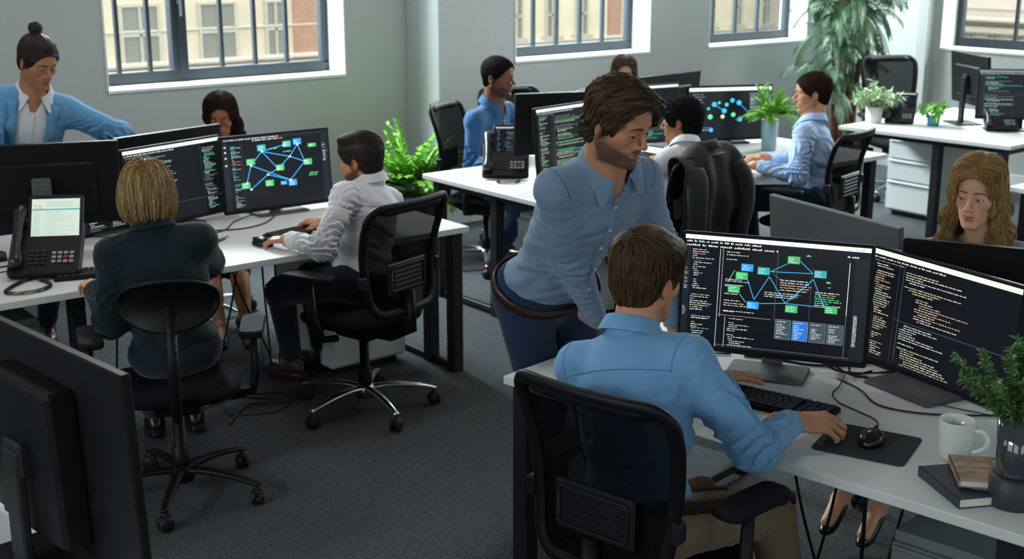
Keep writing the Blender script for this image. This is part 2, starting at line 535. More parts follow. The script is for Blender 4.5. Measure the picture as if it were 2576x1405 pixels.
# ---------------------------------------------------------------- hands
def hand_field(side, curls, spread=1.0, thumb=(0.5, 0.4), s=1.0):
    """frame: origin wrist, y to the fingers, z back of the hand, x to the thumb. side unused (frame is mirrored outside)
    curls: per finger (mcp, pip, dip) in degrees"""
    base = [(0.026, 0.088, 0.0), (0.0055, 0.092, 0.003), (-0.0145, 0.088, 0.001), (-0.032, 0.079, -0.004)]
    L = [(0.043, 0.025, 0.020), (0.047, 0.029, 0.021), (0.043, 0.027, 0.020), (0.034, 0.020, 0.018)]
    R0 = [0.0092, 0.0094, 0.0088, 0.0078]
    spr = [7, 1.5, -4, -10]
    segs = []
    for i in range(4):
        p = np.array(base[i]); az = radians(spr[i] * spread); th = 0
        chain = [p]
        for j in range(3):
            th += radians(curls[i][j])
            d = np.array((sin(az) * cos(th), cos(az) * cos(th), -sin(th)))
            p = p + d * L[i][j]; chain.append(p)
        segs.append((chain, R0[i]))
    t0 = np.array((0.022, 0.022, -0.006)); a1, a2 = thumb
    d1 = nrm((0.75 * cos(a1) + 0.1, 0.75, -0.35 - 0.5 * sin(a1))); t1 = t0 + d1 * 0.040
    d2 = nrm((0.45, 0.85, -0.30 - 0.4 * a2)); t2 = t1 + d2 * 0.030
    d3 = nrm((0.30 - 0.4 * a2, 0.9, -0.30 - 0.3 * a2)); t3 = t2 + d3 * 0.024
    def f(p):
        p = p / s
        d = ell(p, (-0.001, 0.048, -0.002), (0.040, 0.050, 0.0150))
        d = smin(d, ell(p, (0.018, 0.035, -0.010), (0.018, 0.030, 0.014)), 0.012)
        for i, (ch, r) in enumerate(segs):
            st = np.array((ch[0][0] * 0.55, 0.018, 0.0))
            d = smin(d, cone(p, st, ch[0], 0.0095, r * 1.08), 0.008)
        d = smin(d, cone(p, (0, -0.035, 0), (0, 0.018, 0), 0.0255, 0.0240), 0.012) if True else d
        fd = None
        for ch, r in segs:
            k = cone(p, ch[0], ch[1], r, r * 0.90)
            k = smin(k, cone(p, ch[1], ch[2], r * 0.94, r * 0.82), 0.003)
            k = smin(k, cone(p, ch[2], ch[3], r * 0.84, r * 0.72), 0.003)
            fd = k if fd is None else smin(fd, k, 0.0012)
        d = smin(d, fd, 0.006)
        t = cone(p, t0, t1, 0.0145, 0.0112)
        t = smin(t, cone(p, t1, t2, 0.0112, 0.0102), 0.004); t = smin(t, cone(p, t2, t3, 0.0102, 0.0085), 0.004)
        d = smin(d, t, 0.007)
        # flatten the wrist
        return d * s
    pts = np.array([c for ch, r in segs for c in ch] + [t1, t2, t3, (0, -0.04, 0)]) * s
    nails = []
    for ch, r in segs:
        dd = nrm(ch[3] - ch[2]); az = nrm(np.cross((1, 0, 0), dd)); az = az if az[2] > 0 or abs(dd[2]) > .7 else -az
        az = nrm(np.cross(np.cross(dd, (0, 0, 1.0)), dd)) if abs(dd[2]) < 0.95 else np.array((0, 1.0, 0))
        nails.append((ch[3] + az * r * 0.75 * s, r * 0.62 * s))
    return f, pts, nails
HANDS = {
    'type': [(28, 38, 22), (24, 42, 24), (26, 42, 24), (30, 40, 22)],
    'flat': [(8, 10, 6), (6, 8, 5), (8, 10, 6), (12, 14, 8)],
    'relax': [(30, 42, 24), (34, 48, 28), (38, 52, 30), (42, 55, 30)],
    'mouse': [(14, 28, 16), (14, 28, 16), (24, 36, 22), (34, 40, 22)],
    'rest': [(18, 22, 14), (16, 24, 14), (20, 26, 16), (24, 28, 16)],
}
# ---------------------------------------------------------------- hair
def hair_style(style, P):
    S = scalp_field(P); w = P.get('w', 1.0)
    def absx(p): a = p.copy(); a[:, 0] = np.abs(a[:, 0]); return a
    def facecut(p, c=(0, 0.110, -0.034), r=(0.095, 0.085, 0.102)): return -ell(p, c, r)
    def earcut(p, k=1.0): return -ell(absx(p), (0.084, -0.006, -0.030), (0.030, 0.024 * k, 0.046 * k))
    z = lambda p: p[:, 2]
    A = dict(n=1500, L=0.05, ds=0.006, w=0.0008, off=(-0.0005, 0.0022), curl=0.0, amp=0.0)
    whorl = np.array((0.0, -0.055, 0.10))
    def flow_short(p):
        d = p - whorl; d[:, 2] -= 0.03
        d[:, 1] += 0.05 * sstep(p[:, 2], 0.05, 0.10)
        d[:, 2] -= 0.10 * (1 - sstep(p[:, 2], 0.02, 0.09))
        return d
    A['flow'] = flow_short
    if style in ('short', 'crop', 'fade'):
        top = {'short': 0.020, 'crop': 0.009, 'fade': 0.015}[style]; side = {'short': 0.009, 'crop': 0.0042, 'fade': 0.006}[style]
        def full(p):
            t = 0.0015 + (side - 0.0015) * sstep(p[:, 2], -0.075, -0.02) + (top - side) * sstep(p[:, 2], 0.02, 0.10)
            d = smin(S(p), ell(p, (0, -0.044, -0.034), (0.056, 0.047, 0.050)), 0.02) - t
            if style == 'short':
                d = smin(d, ell(p, (0.005, 0.066, 0.085), (0.052, 0.036, 0.024)), 0.02)
                d = d + 0.0022 * wob(p * np.array((1.6, 0.6, 0.8)), 70, 5)
            if style == 'fade': d = smin(d, ell(p, (0.0, 0.050, 0.098), (0.050, 0.050, 0.022)), 0.02)
            return d
        def cut(p):
            c = np.maximum(facecut(p, (0, 0.112, -0.032), (0.097, 0.096, 0.103)), earcut(p))
            zl = -0.072 + 0.0 * p[:, 1]
            zl = np.where(p[:, 1] > -0.045, -0.072 + (p[:, 1] + 0.045) * 1.0, zl)
            zl = np.where(p[:, 1] > -0.005, -0.020, zl)
            return np.maximum(c, zl - p[:, 2])
        A.update(full=full, cut=cut)
        if style == 'short': A.update(n=8500, L=0.055, w=0.0006, off=(-0.001, 0.0030))
        if style == 'crop': A.update(n=6000, L=0.014, ds=0.004, w=0.0007, off=(-0.0005, 0.0016))
        if style == 'fade':
            def fl(p):
                s = sstep(p[:, 2], 0.055, 0.085)[:, None]
                up = np.stack([np.full(len(p), 0.7), -0.9 * np.ones(len(p)), 0.25 + 0 * p[:, 0]], 1)
                dn = np.stack([0 * p[:, 0], -0.35 + 0 * p[:, 0], -1 + 0 * p[:, 0]], 1)
                return up * s + dn * (1 - s)
            A.update(n=3600, L=0.045, flow=fl, off=(-0.0006, 0.0018))
    elif style == 'swept':
        def full(p):
            t = 0.008 + 0.010 * sstep(p[:, 2], 0.0, 0.09)
            d = smin(S(p), ell(p, (0, -0.050, -0.028), (0.066, 0.052, 0.056)), 0.02) - t
            d = smin(d, ell(p, (-0.026, 0.070, 0.076), (0.050, 0.036, 0.030)), 0.02)
            d = smin(d, ell(p, (-0.058, 0.066, 0.052), (0.016, 0.022, 0.032)), 0.016)
            d = smin(d, ell(p, (0.046, 0.028, 0.068), (0.032, 0.056, 0.036)), 0.02)
            d = smin(d, ell(p, (0.066, -0.024, 0.022), (0.018, 0.044, 0.028)), 0.02)
            d = smin(d, ell(p, (0, -0.080, -0.045), (0.052, 0.018, 0.028)), 0.02)
            part = np.abs(p[:, 0] - 0.012 + 0.15 * (p[:, 1]))
            d = d + 0.007 * np.exp(-(part / 0.006) ** 2) * (p[:, 1] > -0.03) * sstep(p[:, 2], 0.06, 0.1)
            return d + 0.0022 * np.sin(p[:, 0] * 120 + p[:, 1] * 170 - p[:, 2] * 150 + 2.4 * np.sin(p[:, 2] * 40 + p[:, 1] * 24)) + 0.0030 * wob(p, 55, 9)
        def cut(p):
            fc = -ell(p, (0.014, 0.112, -0.028), (0.094, 0.088, 0.113))
            c = np.maximum(fc, earcut(p, 0.86))
            zl = np.where(p[:, 1] > -0.045, -0.084 + (p[:, 1] + 0.045) * 1.4, -0.084); zl = np.where(p[:, 1] > -0.004, -0.036, zl)
            return np.maximum(c, zl - p[:, 2])
        def fl(p):
            s = np.sign(p[:, 0] - 0.012 + 0.15 * p[:, 1]); r = s > 0
            top = sstep(p[:, 2], 0.05, 0.11)
            x = np.where(r, 1.0 * top, -1.0 * top); y = np.where(r, -0.55, np.where(p[:, 1] > 0.02, 0.25, -0.5))
            zz = -0.35 - 0.75 * (1 - top)
            d = np.stack([x, y, zz], 1)
            return d + 0.28 * np.stack([0 * x, np.sin(p[:, 2] * 90 + p[:, 0] * 40), np.sin(p[:, 1] * 80)], 1)
        A.update(full=full, cut=cut, flow=fl, n=11000, L=0.105, w=0.0007, off=(-0.002, 0.0045))
    elif style == 'bob':
        def full(p):
            d = ell(p, (0, -0.020, 0.034), (0.094, 0.112, 0.098))
            d = smin(d, ell(p, (0, -0.026, -0.040), (0.106, 0.100, 0.098)), 0.05)
            part = np.abs(p[:, 0] - 0.004)
            d = d + 0.004 * np.exp(-(part / 0.007) ** 2) * sstep(p[:, 2], 0.07, 0.11)
            ang = np.arctan2(p[:, 0], -(p[:, 1] + 0.02))
            return d + 0.0013 * np.sin(ang * 46 + 1.5 * np.sin(ang * 7)) + 0.0018 * np.sin(ang * 17 + 1.0)
        def cut(p):
            c = np.maximum(-0.108 + 0.10 * np.maximum(p[:, 1], 0) + 0.006 * np.cos(p[:, 0] * 60) - p[:, 2], 0 * p[:, 0] - 1)
            c = np.maximum(c, -ell(p, (0, 0.150, -0.050), (0.080, 0.120, 0.112)))
            return np.maximum(c, -ell(p, (0, 0.0, -0.12), (0.062, 0.075, 0.05)))
        def fl(p):
            top = sstep(p[:, 2], 0.06, 0.12)
            return np.stack([np.sign(p[:, 0] - 0.004) * top + 0.05 * p[:, 0], (p[:, 1] + 0.02) * 9 * top - 0.1 * (1 - top), -1.0 + 0.6 * top], 1)
        A.update(full=full, cut=cut, flow=fl, n=9000, L=0.20, ds=0.010, w=0.0007, off=(-0.0012, 0.0024))
    elif style in ('long', 'wavy', 'side'):
        ln = {'long': -0.20, 'wavy': -0.200, 'side': -0.150}[style]; wv = {'long': 0.002, 'wavy': 0.009, 'side': 0.006}[style]
        def full(p):
            d = S(p) - 0.014
            d = smin(d, ell(p, (0, 0.000, 0.065), (0.084, 0.088, 0.066)), 0.02)
            a = absx(p)
            if style == 'side':
                a = p * np.array((-1, 1, 1)); 
                d = smin(d, ell(p, (0.066, -0.03, 0.0), (0.026, 0.06, 0.07)), 0.02)
            d = smin(d, cone(a, (0.070, -0.012, 0.03), (0.078, 0.004, -0.080), 0.020, 0.024), 0.02)
            d = smin(d, cone(a, (0.078, 0.004, -0.080), (0.100, 0.030, ln), 0.024, 0.027), 0.02)
            d = smin(d, cone(p, (0, -0.050, 0.0), (0, -0.075, ln), 0.062, 0.060), 0.03)
            d = smin(d, cone(a, (0.05, -0.045, -0.02), (0.080, -0.045, ln), 0.040, 0.042), 0.03)
            lo = 1 - sstep(p[:, 2], -0.04, 0.06)
            ang = np.arctan2(p[:, 0], -(p[:, 1]))
            return d + lo * wv * np.sin(p[:, 2] * 62 + 2 * np.sin(ang * 2.0) + ang * 3) + 0.004 * lo * np.sin(ang * 15 + 1.8 * np.sin(p[:, 2] * 45)) + 0.0014 * np.sin(ang * 43)
        def cut(p):
            a = absx(p)
            c = -ell(p, (-0.012 if style == 'side' else -0.004, 0.120, -0.050), (0.0735, 0.104, 0.118))
            c = np.maximum(c, -ell(p, (-0.010 if style == 'side' else -0.003, 0.100, 0.022), (0.061, 0.060, 0.056)))
            c = np.maximum(c, ln + 0.012 * np.sin(p[:, 0] * 90) - p[:, 2])
            c = np.maximum(c, -ell(p, (0, 0.022, -0.120), (0.056, 0.075, 0.065)))
            c = np.maximum(c, np.minimum(-cone(p, (0, -0.02, -0.1), (0, 0.0, -0.26), 0.058, 0.085), 1))
            return c
        def fl(p):
            top = sstep(p[:, 2], 0.055, 0.12); ang = np.arctan2(p[:, 0], -(p[:, 1]))
            lo = 1 - sstep(p[:, 2], -0.03, 0.05)
            sw = 0.55 * np.sin(p[:, 2] * 62 + 2 * np.sin(ang * 2.0) + 1.2) * lo * (wv / 0.009)
            return np.stack([np.sign(p[:, 0] + 0.012) * (0.9 * top) + sw * np.cos(ang), -0.55 * top + 0.10 * (1 - top) + sw * 0.6, -1.0 + 0.75 * top], 1)
        A.update(full=full, cut=cut, flow=fl, n=12000 if style == 'wavy' else 5200, L=0.24 if style == 'wavy' else 0.18, ds=0.012, w=0.0007, off=(-0.002, 0.006))
    elif style == 'bun':
        bc = np.array((0, -0.058, 0.142))
        def full(p):
            d = smin(S(p), ell(p, (0, -0.046, -0.030), (0.058, 0.048, 0.048)), 0.02) - 0.0085
            d = smin(d, ell(p, (0, 0.020, 0.098), (0.052, 0.060, 0.026)), 0.02)
            b = ell(p, bc, (0.031, 0.030, 0.027))
            d = smin(d, cone(p, (0, -0.050, 0.11), bc, 0.022, 0.016), 0.012)
            return smin(d, b, 0.004) + 0.0009 * np.sin(np.arctan2(p[:, 0], p[:, 2] - 0.02) * 34)
        def cut(p):
            c = np.maximum(-ell(p, (0, 0.112, -0.034), (0.094, 0.083, 0.108)), earcut(p))
            zl = np.where(p[:, 1] > -0.045, -0.075 + (p[:, 1] + 0.045) * 1.1, -0.075); zl = np.where(p[:, 1] > -0.004, -0.034, zl)
            return np.maximum(c, zl - p[:, 2])
        def fl(p):
            d = np.array((0, -0.055, 0.115)) - p; near = np.linalg.norm(p - bc, axis=1) < 0.036
            sw = np.cross(p - bc, np.array((0, 0.2, 1.0)))
            return np.where(near[:, None], sw, d)
        A.update(full=full, cut=cut, flow=fl, n=3800, L=0.10, off=(-0.0005, 0.0016), w=0.0008)
    elif style == 'curly':
        def full(p):
            d = smin(S(p), ell(p, (0, -0.046, -0.030), (0.060, 0.050, 0.050)), 0.02) - 0.017
            return d + 0.0022 * wob(p, 260, 4, 2)
        def cut(p):
            c = np.maximum(facecut(p, (0, 0.112, -0.036), (0.096, 0.082, 0.100)), earcut(p))
            zl = np.where(p[:, 1] > -0.045, -0.078 + (p[:, 1] + 0.045) * 1.1, -0.078); zl = np.where(p[:, 1] > -0.005, -0.026, zl)
            return np.maximum(c, zl - p[:, 2])
        def fl(p): return np.stack([wob(p, 300, 1, 1), wob(p, 300, 2, 1), wob(p, 300, 3, 1)], 1)
        A.update(full=full, cut=cut, flow=fl, n=3600, L=0.020, ds=0.003, w=0.0010, off=(-0.001, 0.004))
    return A

def strands(A, seed, V0):
    rs = np.random.RandomState(seed); full, cut, flow = A['full'], A['cut'], A['flow']
    ok = (np.abs(full(V0)) < 0.003) & (cut(V0) < -0.001); V0 = V0[ok]
    p = V0[rs.randint(0, len(V0), A['n'])] + rs.normal(size=(A['n'], 3)) * 0.0015
    N = len(p); off = rs.uniform(*A['off'], size=N); steps = max(3, int(A['L'] / A['ds']))
    alive = np.ones(N, bool); tracks = [p]; len_k = rs.uniform(0.55, 1.1, N)
    jit = rs.normal(size=(N, 3)) * 0.10
    for i in range(steps):
        g = grad(full, p); v = full(p); p = p - (v - off)[:, None] * g
        if i == 0: tracks = [p.copy()]
        d = flow(p.copy()); d = d / (np.linalg.norm(d, axis=1, keepdims=True) + 1e-9) + jit
        d = d - (d * g).sum(1, keepdims=True) * g; d /= np.linalg.norm(d, axis=1, keepdims=True) + 1e-9
        q = p + d * A['ds']
        alive &= (cut(q) < 0.0035) & (i < steps * len_k)
        p = np.where(alive[:, None], q, p); tracks.append(p.copy())
    T = np.stack(tracks, 1)                                  # N, m, 3
    m = T.shape[1]
    tan = np.gradient(T, axis=1); tl = np.linalg.norm(tan, axis=2, keepdims=True)
    live = (np.linalg.norm(T - T[:, :1], axis=2)[:, -1] > A['ds'] * 1.5); T = T[live]; tan = tan[live]; tl = tl[live]; N = len(T)
    tan = np.where(tl > 1e-6, tan / (tl + 1e-9), np.array((0, 0, 1.0)))
    ref = nrm((0.3, 0.2, 0.9)); a = np.cross(tan, ref); a /= np.linalg.norm(a, axis=2, keepdims=True) + 1e-9; b = np.cross(tan, a)
    prof = np.sin(np.linspace(0.35, pi * 0.97, m)) ** 0.5; wd = A['w'] * prof[None, :, None] * rs.uniform(0.6, 1.25, (N, 1, 1))
    ring = [T + wd * (a * cos(t) + b * sin(t)) for t in (0, 2.094, 4.189)]
    V = np.stack(ring, 2).reshape(-1, 3)                     # N, m, 3
    base = (np.arange(N) * m * 3)[:, None, None] + (np.arange(m - 1) * 3)[None, :, None] + np.arange(3)[None, None, :]
    k1 = (np.arange(3) + 1) % 3
    b2 = (np.arange(N) * m * 3)[:, None, None] + (np.arange(m - 1) * 3)[None, :, None] + k1[None, None, :]
    F = np.stack([base, b2, b2 + 3, base + 3], -1).reshape(-1, 4)
    tone = rs.uniform(0, 1, N); tone = np.repeat(tone, m * 3)
    return V, F, tone

def build_hair(root, P, xf, hair_mat):
    A = hair_style(P['hair'], P); q = P.get('q', 1.0)
    A['n'] = int(A['n'] * P.get('hn', 1.0)); A['w'] *= P.get('hw', 1.0)
    f = lambda p: smax(A['full'](p), A['cut'](p), 0.004)
    V, Q = surface(f, (-0.16, -0.17, -0.26), (0.16, 0.14, 0.19), 0.0032 * P.get('hres', 1.0))
    S, SF, tone = strands(A, P.get('seed', 1), V)
    c0 = np.array(srgb(P['haircol'][0])); c1 = np.array(srgb(P['haircol'][1]))
    cc = np.repeat(c0[None], len(V), 0)
    if P.get('curls') : pass
    sc = c0[None] * (1 - tone[:, None] ** 1.9) + c1[None] * tone[:, None] ** 1.9
    W = xf(np.concatenate([V, S])); F = np.concatenate([Q, SF + len(V)])
    return link('hair', new_mesh('hair', W, F, [hair_mat], None, np.concatenate([cc, sc])), root)

# ---------------------------------------------------------------- whole people
def ik(a, t, l1, l2, pole):
    a = np.asarray(a, float); t = np.asarray(t, float); d = t - a; L = np.linalg.norm(d); L2 = min(L, (l1 + l2) * 0.999)
    d = d / (L + 1e-9); x = (l1 * l1 - l2 * l2 + L2 * L2) / (2 * L2); h = sqrt(max(l1 * l1 - x * x, 0))
    p = np.asarray(pole, float); p = nrm(p - (p @ d) * d)
    return a + d * x + p * h, a + d * L2

def folds(p, a, b, r, amp, seed):
    """creases around a limb segment, strongest near b (the bend)"""
    ax = nrm(np.asarray(b) - np.asarray(a)); t = (p - np.asarray(a)) @ ax; L = np.linalg.norm(np.asarray(b) - np.asarray(a))
    q = p - np.asarray(a); n = wob(q, 26, seed, 1)
    s = np.sin(t * 95 + 3.2 * n + seed) ; s = 1 - np.abs(s) * 1.6
    m = np.exp(-((t - L) / 0.075) ** 2) + 0.35 * np.exp(-(t / 0.08) ** 2) + 0.12
    return -amp * m * s * (0.5 + 0.5 * wob(q, 22, seed + 1, 1))

def band(name, pts_lo, pts_hi, mats, root, th=0.002, closed=True, off=None):
    """a thin strip between two rows of points, thickened"""
    n = len(pts_lo); V = np.concatenate([pts_lo, pts_hi]); F = []
    for i in range(n if closed else n - 1): F.append((i, (i + 1) % n, n + (i + 1) % n, n + i))
    me = new_mesh(name, V, F, mats); o = link(name, me, root)
    m = o.modifiers.new('s', 'SOLIDIFY'); m.thickness = th; m.offset = 0
    return o

def person(label, S, loc_xy):
    """S: joint positions in world metres. Builds body, clothing and hair as children of one Empty."""
    root = thing('person', label, 'person', (loc_xy[0], loc_xy[1], 0.0))
    O = np.array((loc_xy[0], loc_xy[1], 0.0))
    s = S.get('s', 1.0); yaw = radians(S['yaw']); fw = np.array((cos(yaw), sin(yaw), 0)); rt = np.array((sin(yaw), -cos(yaw), 0))
    g = lambda k: np.array(S[k], float) - O
    Pv, Nk = g('P'), g('N'); u = nrm(Nk - Pv); rtl = nrm(rt + np.array((0, 0, 1)) * S.get('tilt', 0.0)); rtl = nrm(rtl - (rtl @ u) * u)
    f3 = np.cross(u, rtl); R = np.stack([rtl, f3, u], 1)
    sw = S.get('sw', 0.178) * s; fem = S.get('fem', 0)
    sy = S.get('syaw', 0.0); Rs = R @ rot(0, 0, radians(sy))
    twist = Rs[:, 0]
    SR = Nk - u * 0.070 * s + twist * sw + g0(S, 'dSR'); SL = Nk - u * 0.070 * s - twist * sw + g0(S, 'dSL')
    la, lb = S.get('la', 0.285) * s, S.get('lb', 0.255) * s
    arms = {}
    for k, sh, sg in (('R', SR, 1), ('L', SL, -1)):
        if 'w' + k not in S: continue
        pole = np.array(S.get('pole' + k, tuple(rtl * sg * 0.5 + np.array((0, 0, -1.0)) - fw * 0.3)))
        e, w_ = ik(sh, g('w' + k), la, lb, pole); arms[k] = (sh, e, w_)
    hip = {'R': Pv + rtl * 0.088 * s, 'L': Pv - rtl * 0.088 * s}; legs = {}
    for k, sg in (('R', 1), ('L', -1)):
        if 'a' + k in S:
            pole = np.array(S.get('kpole' + k, tuple(fw * 1.0 + np.array((0, 0, 1.0)) * 0.6)))
            kn, an = ik(hip[k], g('a' + k), 0.43 * s, 0.42 * s, pole); legs[k] = (hip[k], kn, an)
    # ---- head frame
    H = S['head']; hc = np.array(H['pos'], float) - O; hs = H.get('s', 1.0) * s
    hy, hp, hr = radians(H['yaw']), radians(H.get('pitch', 0)), radians(H.get('roll', 0))
    hf = np.array((cos(hy) * cos(hp), sin(hy) * cos(hp), sin(hp))); hx = nrm(np.cross(hf, (0, 0, 1.0))); hz = np.cross(hx, hf)
    hx, hz = hx * cos(hr) + hz * sin(hr), hz * cos(hr) - hx * sin(hr)
    HR = np.stack([hx, hf, hz], 1); xf = lambda v: v @ HR.T * hs + hc
    F_ = head_field(H); skin = S['skin_mat']
    nb = Nk + u * 0.0
    nr = (0.052 if fem else 0.060) * s
    neck_top = hc + HR @ np.array((0, -0.022, -0.055)) * hs
    bodyV = []; bodyF = []; bodyC = []; bodyM = []; nv = 0
    def addpart(V, F, C, mi=0):
        nonlocal nv
        bodyV.append(V); bodyF.append(F + nv); bodyC.append(C); bodyM.append(np.full(len(F), mi)); nv += len(V)
    lo_neck = nb - u * 0.06
    throat = hc + HR @ np.array((0, 0.022, -0.075)) * hs
    def headneck(p):
        d = F_((p - hc) @ HR / hs) * hs
        n = cone(p, neck_top, lo_neck, nr * 0.94, nr * 1.12)
        n = smin(n, cone(p, throat, lo_neck + f3 * 0.03, nr * 0.55, nr * 0.8), 0.03)
        n = smin(n, cone(p, nb - rtl * 0.09 * s - u * 0.072, nb + rtl * 0.09 * s - u * 0.072, 0.036 * s, 0.036 * s), 0.045)
        n = smin(n, ell(p, nb - u * 0.120 * s + f3 * 0.006, (0.10 * s, 0.066 * s, 0.075 * s), R), 0.04)
        return smin(d, n, 0.018)
    hres = H.get('res', 0.0026)
    lo = np.minimum(hc - 0.16 * hs, nb - 0.17); hi = np.maximum(hc + 0.16 * hs, nb + 0.17)
    cutp = nb - u * 0.115
    V, Q = surface(headneck, lo, hi, hres)
    lv = (V - hc) @ HR / hs
    C = skin_colors(lv, H)
    addpart(V, Q, C)
    gz = np.array(H.get('gaze', (0, 1, -0.1)))
    for sg in (-1, 1):
        ec = xf(np.array([[sg * 0.031 * H.get('w', 1.0), 0.0745, 0.0]]))[0]
        EV, EF, EC = eyeball(ec, None, HR @ nrm(gz), hs, H.get('iris', '3a2a1c')); addpart(EV, EF, EC, 1)
    base = np.array(srgb(H['skin']))
    # ---- hands
    for k in ('R', 'L'):
        if k not in arms or ('hand' + k) not in S: continue
        hd = S['hand' + k]; sh, e, w_ = arms[k]
        y = nrm(hd['dir']); zb = np.array(hd.get('back', (0, 0, 1.0)), float); zb = nrm(zb - (zb @ y) * y); x = np.cross(y, zb)
        sgn = -1 if k == 'R' else 1        # thumb towards the body's mid line
        X = x * sgn; HM = np.stack([X, y, zb], 1)
        curls = hd.get('curls', HANDS[hd.get('pose', 'rest')]); hsz = hd.get('s', 1.0) * s
        hfld, pts, nails = hand_field(k, curls, hd.get('spread', 1.0), hd.get('thumb', (0.4, 0.3)), hsz)
        fa = nrm(e - w_)
        def fl(p, HM=HM, w_=w_, hfld=hfld, fa=fa):
            q = (p - w_) @ HM; d = hfld(q)
            return smin(d, cone(p, w_ + fa * 0.004, w_ + fa * 0.10, 0.0245 * s, 0.034 * s), 0.02)
        wp = np.concatenate([pts @ HM.T + w_, [w_ + fa * 0.11]])
        V, Q = surface(fl, wp.min(0) - 0.035, wp.max(0) + 0.035, hd.get('res', 0.0024))
        C = np.repeat(base[None] * hd.get('tone', 1.0), len(V), 0)
        for nc, nrad in nails:
            cw = nc @ HM.T + w_; dd = np.linalg.norm(V - cw, axis=1); m = (1 - sstep(dd, nrad * 0.75, nrad * 1.0))[:, None]
            C = C * (1 - 0.75 * m) + np.array(srgb(H.get('nail', 'e0b8a4'))) * 0.75 * m
        lq = (V - w_) @ HM
        kn = np.exp(-((lq[:, 1] - 0.09 * hsz) / 0.012) ** 2) * (lq[:, 2] > 0.004)
        C = C * (1 - 0.16 * kn[:, None] * np.array((0.4, 1, 1)))
        addpart(V, Q, C)
    # ---- bare lower legs where the photo shows skin
    for k in ('R', 'L'):
        if k in legs and S.get('bare'):
            _, kn, an = legs[k]; ft = nrm(S.get('toe' + k, tuple(fw)) )
            fl = lambda p: smin(smin(cone(p, kn, an, 0.050 * s, 0.030 * s), cone(p, kn + (an - kn) * 0.15 - fw * 0.015, kn + (an - kn) * 0.5 - fw * 0.01, 0.044 * s, 0.038 * s), 0.03), cone(p, an, an + np.array(ft) * 0.12 - np.array((0, 0, 0.04)), 0.030 * s, 0.024 * s), 0.02)
            V, Q = surface(fl, np.minimum(kn, an) - 0.16, np.maximum(kn, an) + 0.16, 0.006)
            addpart(V, Q, np.repeat(base[None], len(V), 0))
    # ---- the trunk under the clothes, one low-detail shell carried by neck, arms and legs
    def trunk(p):
        d = ell(p, Pv + u * 0.02, (0.13 * s, 0.09 * s, 0.09 * s), R)
        d = smin(d, ell(p, Pv + (Nk - Pv) * 0.35, (0.11 * s, 0.08 * s, 0.14 * s), R), 0.05)
        d = smin(d, ell(p, Nk - u * 0.18 * s, (0.13 * s, 0.09 * s, 0.14 * s), R), 0.05)
        d = smin(d, cone(p, SR - twist * 0.03, SL + twist * 0.03, 0.040 * s, 0.040 * s), 0.05)
        d = smin(d, cone(p, nb - u * 0.12, nb - u * 0.02, 0.06 * s, 0.045 * s), 0.03)
        for sh, e, w_ in arms.values():
            d = smin(d, cone(p, sh, e, 0.040 * s, 0.034 * s), 0.03); d = smin(d, cone(p, e, w_, 0.034 * s, 0.021 * s), 0.02)
        for h0, kn, an in legs.values():
            d = smin(d, cone(p, h0, kn, 0.065 * s, 0.045 * s), 0.03); d = smin(d, cone(p, kn, an, 0.042 * s, 0.027 * s), 0.02)
        return d
    allp = np.array([Pv, Nk, SR, SL] + [q for a in arms.values() for q in a] + [q for a in legs.values() for q in a])
    V, Q = surface(trunk, allp.min(0) - 0.16, allp.max(0) + 0.16, 0.014, blk=3)
    addpart(V, Q, np.repeat(base[None], len(V), 0))
    body = link('body', new_mesh('body', np.concatenate(bodyV), np.concatenate(bodyF), [skin, mat('eye', 'ffffff', 0.12, attr=True, coat=0.6)],
                np.concatenate(bodyM), np.concatenate(bodyC)), root)
    build_hair(root, H, xf, S['hair_mat'])
    # ---- shirt
    uc = nrm(nrm(neck_top - nb) * 0.55 + u * 0.45 * 1.0); cxx = nrm(rtl - (rtl @ uc) * uc); CR = np.stack([cxx, np.cross(uc, cxx), uc], 1)
    T = S.get('top', {}); loose = T.get('loose', 0.0); amp = T.get('amp', 0.0035); tres = T.get('res', 0.006)
    bel = S.get('belly', 1.0); cw = S.get('chest', 1.0)
    sR = T.get('slv', (0.056, 0.048, 0.035))
    hemz = T.get('hem', 0.03)
    def top_field(off=0.0, cuffs=True, amp=amp, hem=hemz, wristcut=0.0):
        def f(p):
            d = ell(p, Pv + u * 0.03, (0.158 * s, 0.112 * s, 0.12 * s), R)
            d = smin(d, ell(p, Pv + (Nk - Pv) * 0.36 - f3 * 0.006, ((0.136 - 0.014 * fem) * s, 0.104 * s * bel, 0.15 * s), R), 0.06)
            d = smin(d, ell(p, Nk - u * 0.19 * s + f3 * 0.008, ((0.166 - 0.022 * fem) * s * cw, 0.116 * s, 0.165 * s), Rs), 0.06)
            if fem:
                for sg in (-1, 1): d = smin(d, ell(p, Nk - u * 0.22 * s + f3 * 0.085 + rtl * sg * 0.065, (0.060, 0.052, 0.058), R), 0.03)
            d = smin(d, ell(p, Nk - u * 0.14 * s - f3 * 0.035, (0.135 * s * cw, 0.080 * s, 0.13 * s), Rs), 0.05)
            for sh in (SR, SL):
                d = smin(d, cone(p, nb - u * 0.012 * s, sh - u * 0.0, 0.044 * s, 0.050 * s), 0.05)
            d = smin(d, ell(p, nb - u * 0.058 * s + f3 * 0.016, (0.080 * s, 0.064 * s, 0.050 * s), R), 0.04)
            d = d - 0.004 - off
            if amp: d = d + amp * 0.9 * (1 - 1.7 * np.abs(wob(p @ R @ rot(0.5, 0.3, 0) * np.array((0.55, 0.55, 1.5)), 30, S.get('seed', 1), 2))) * (1 - 0.55 * sstep((p - Nk) @ u, -0.22, -0.05))
            ps = p
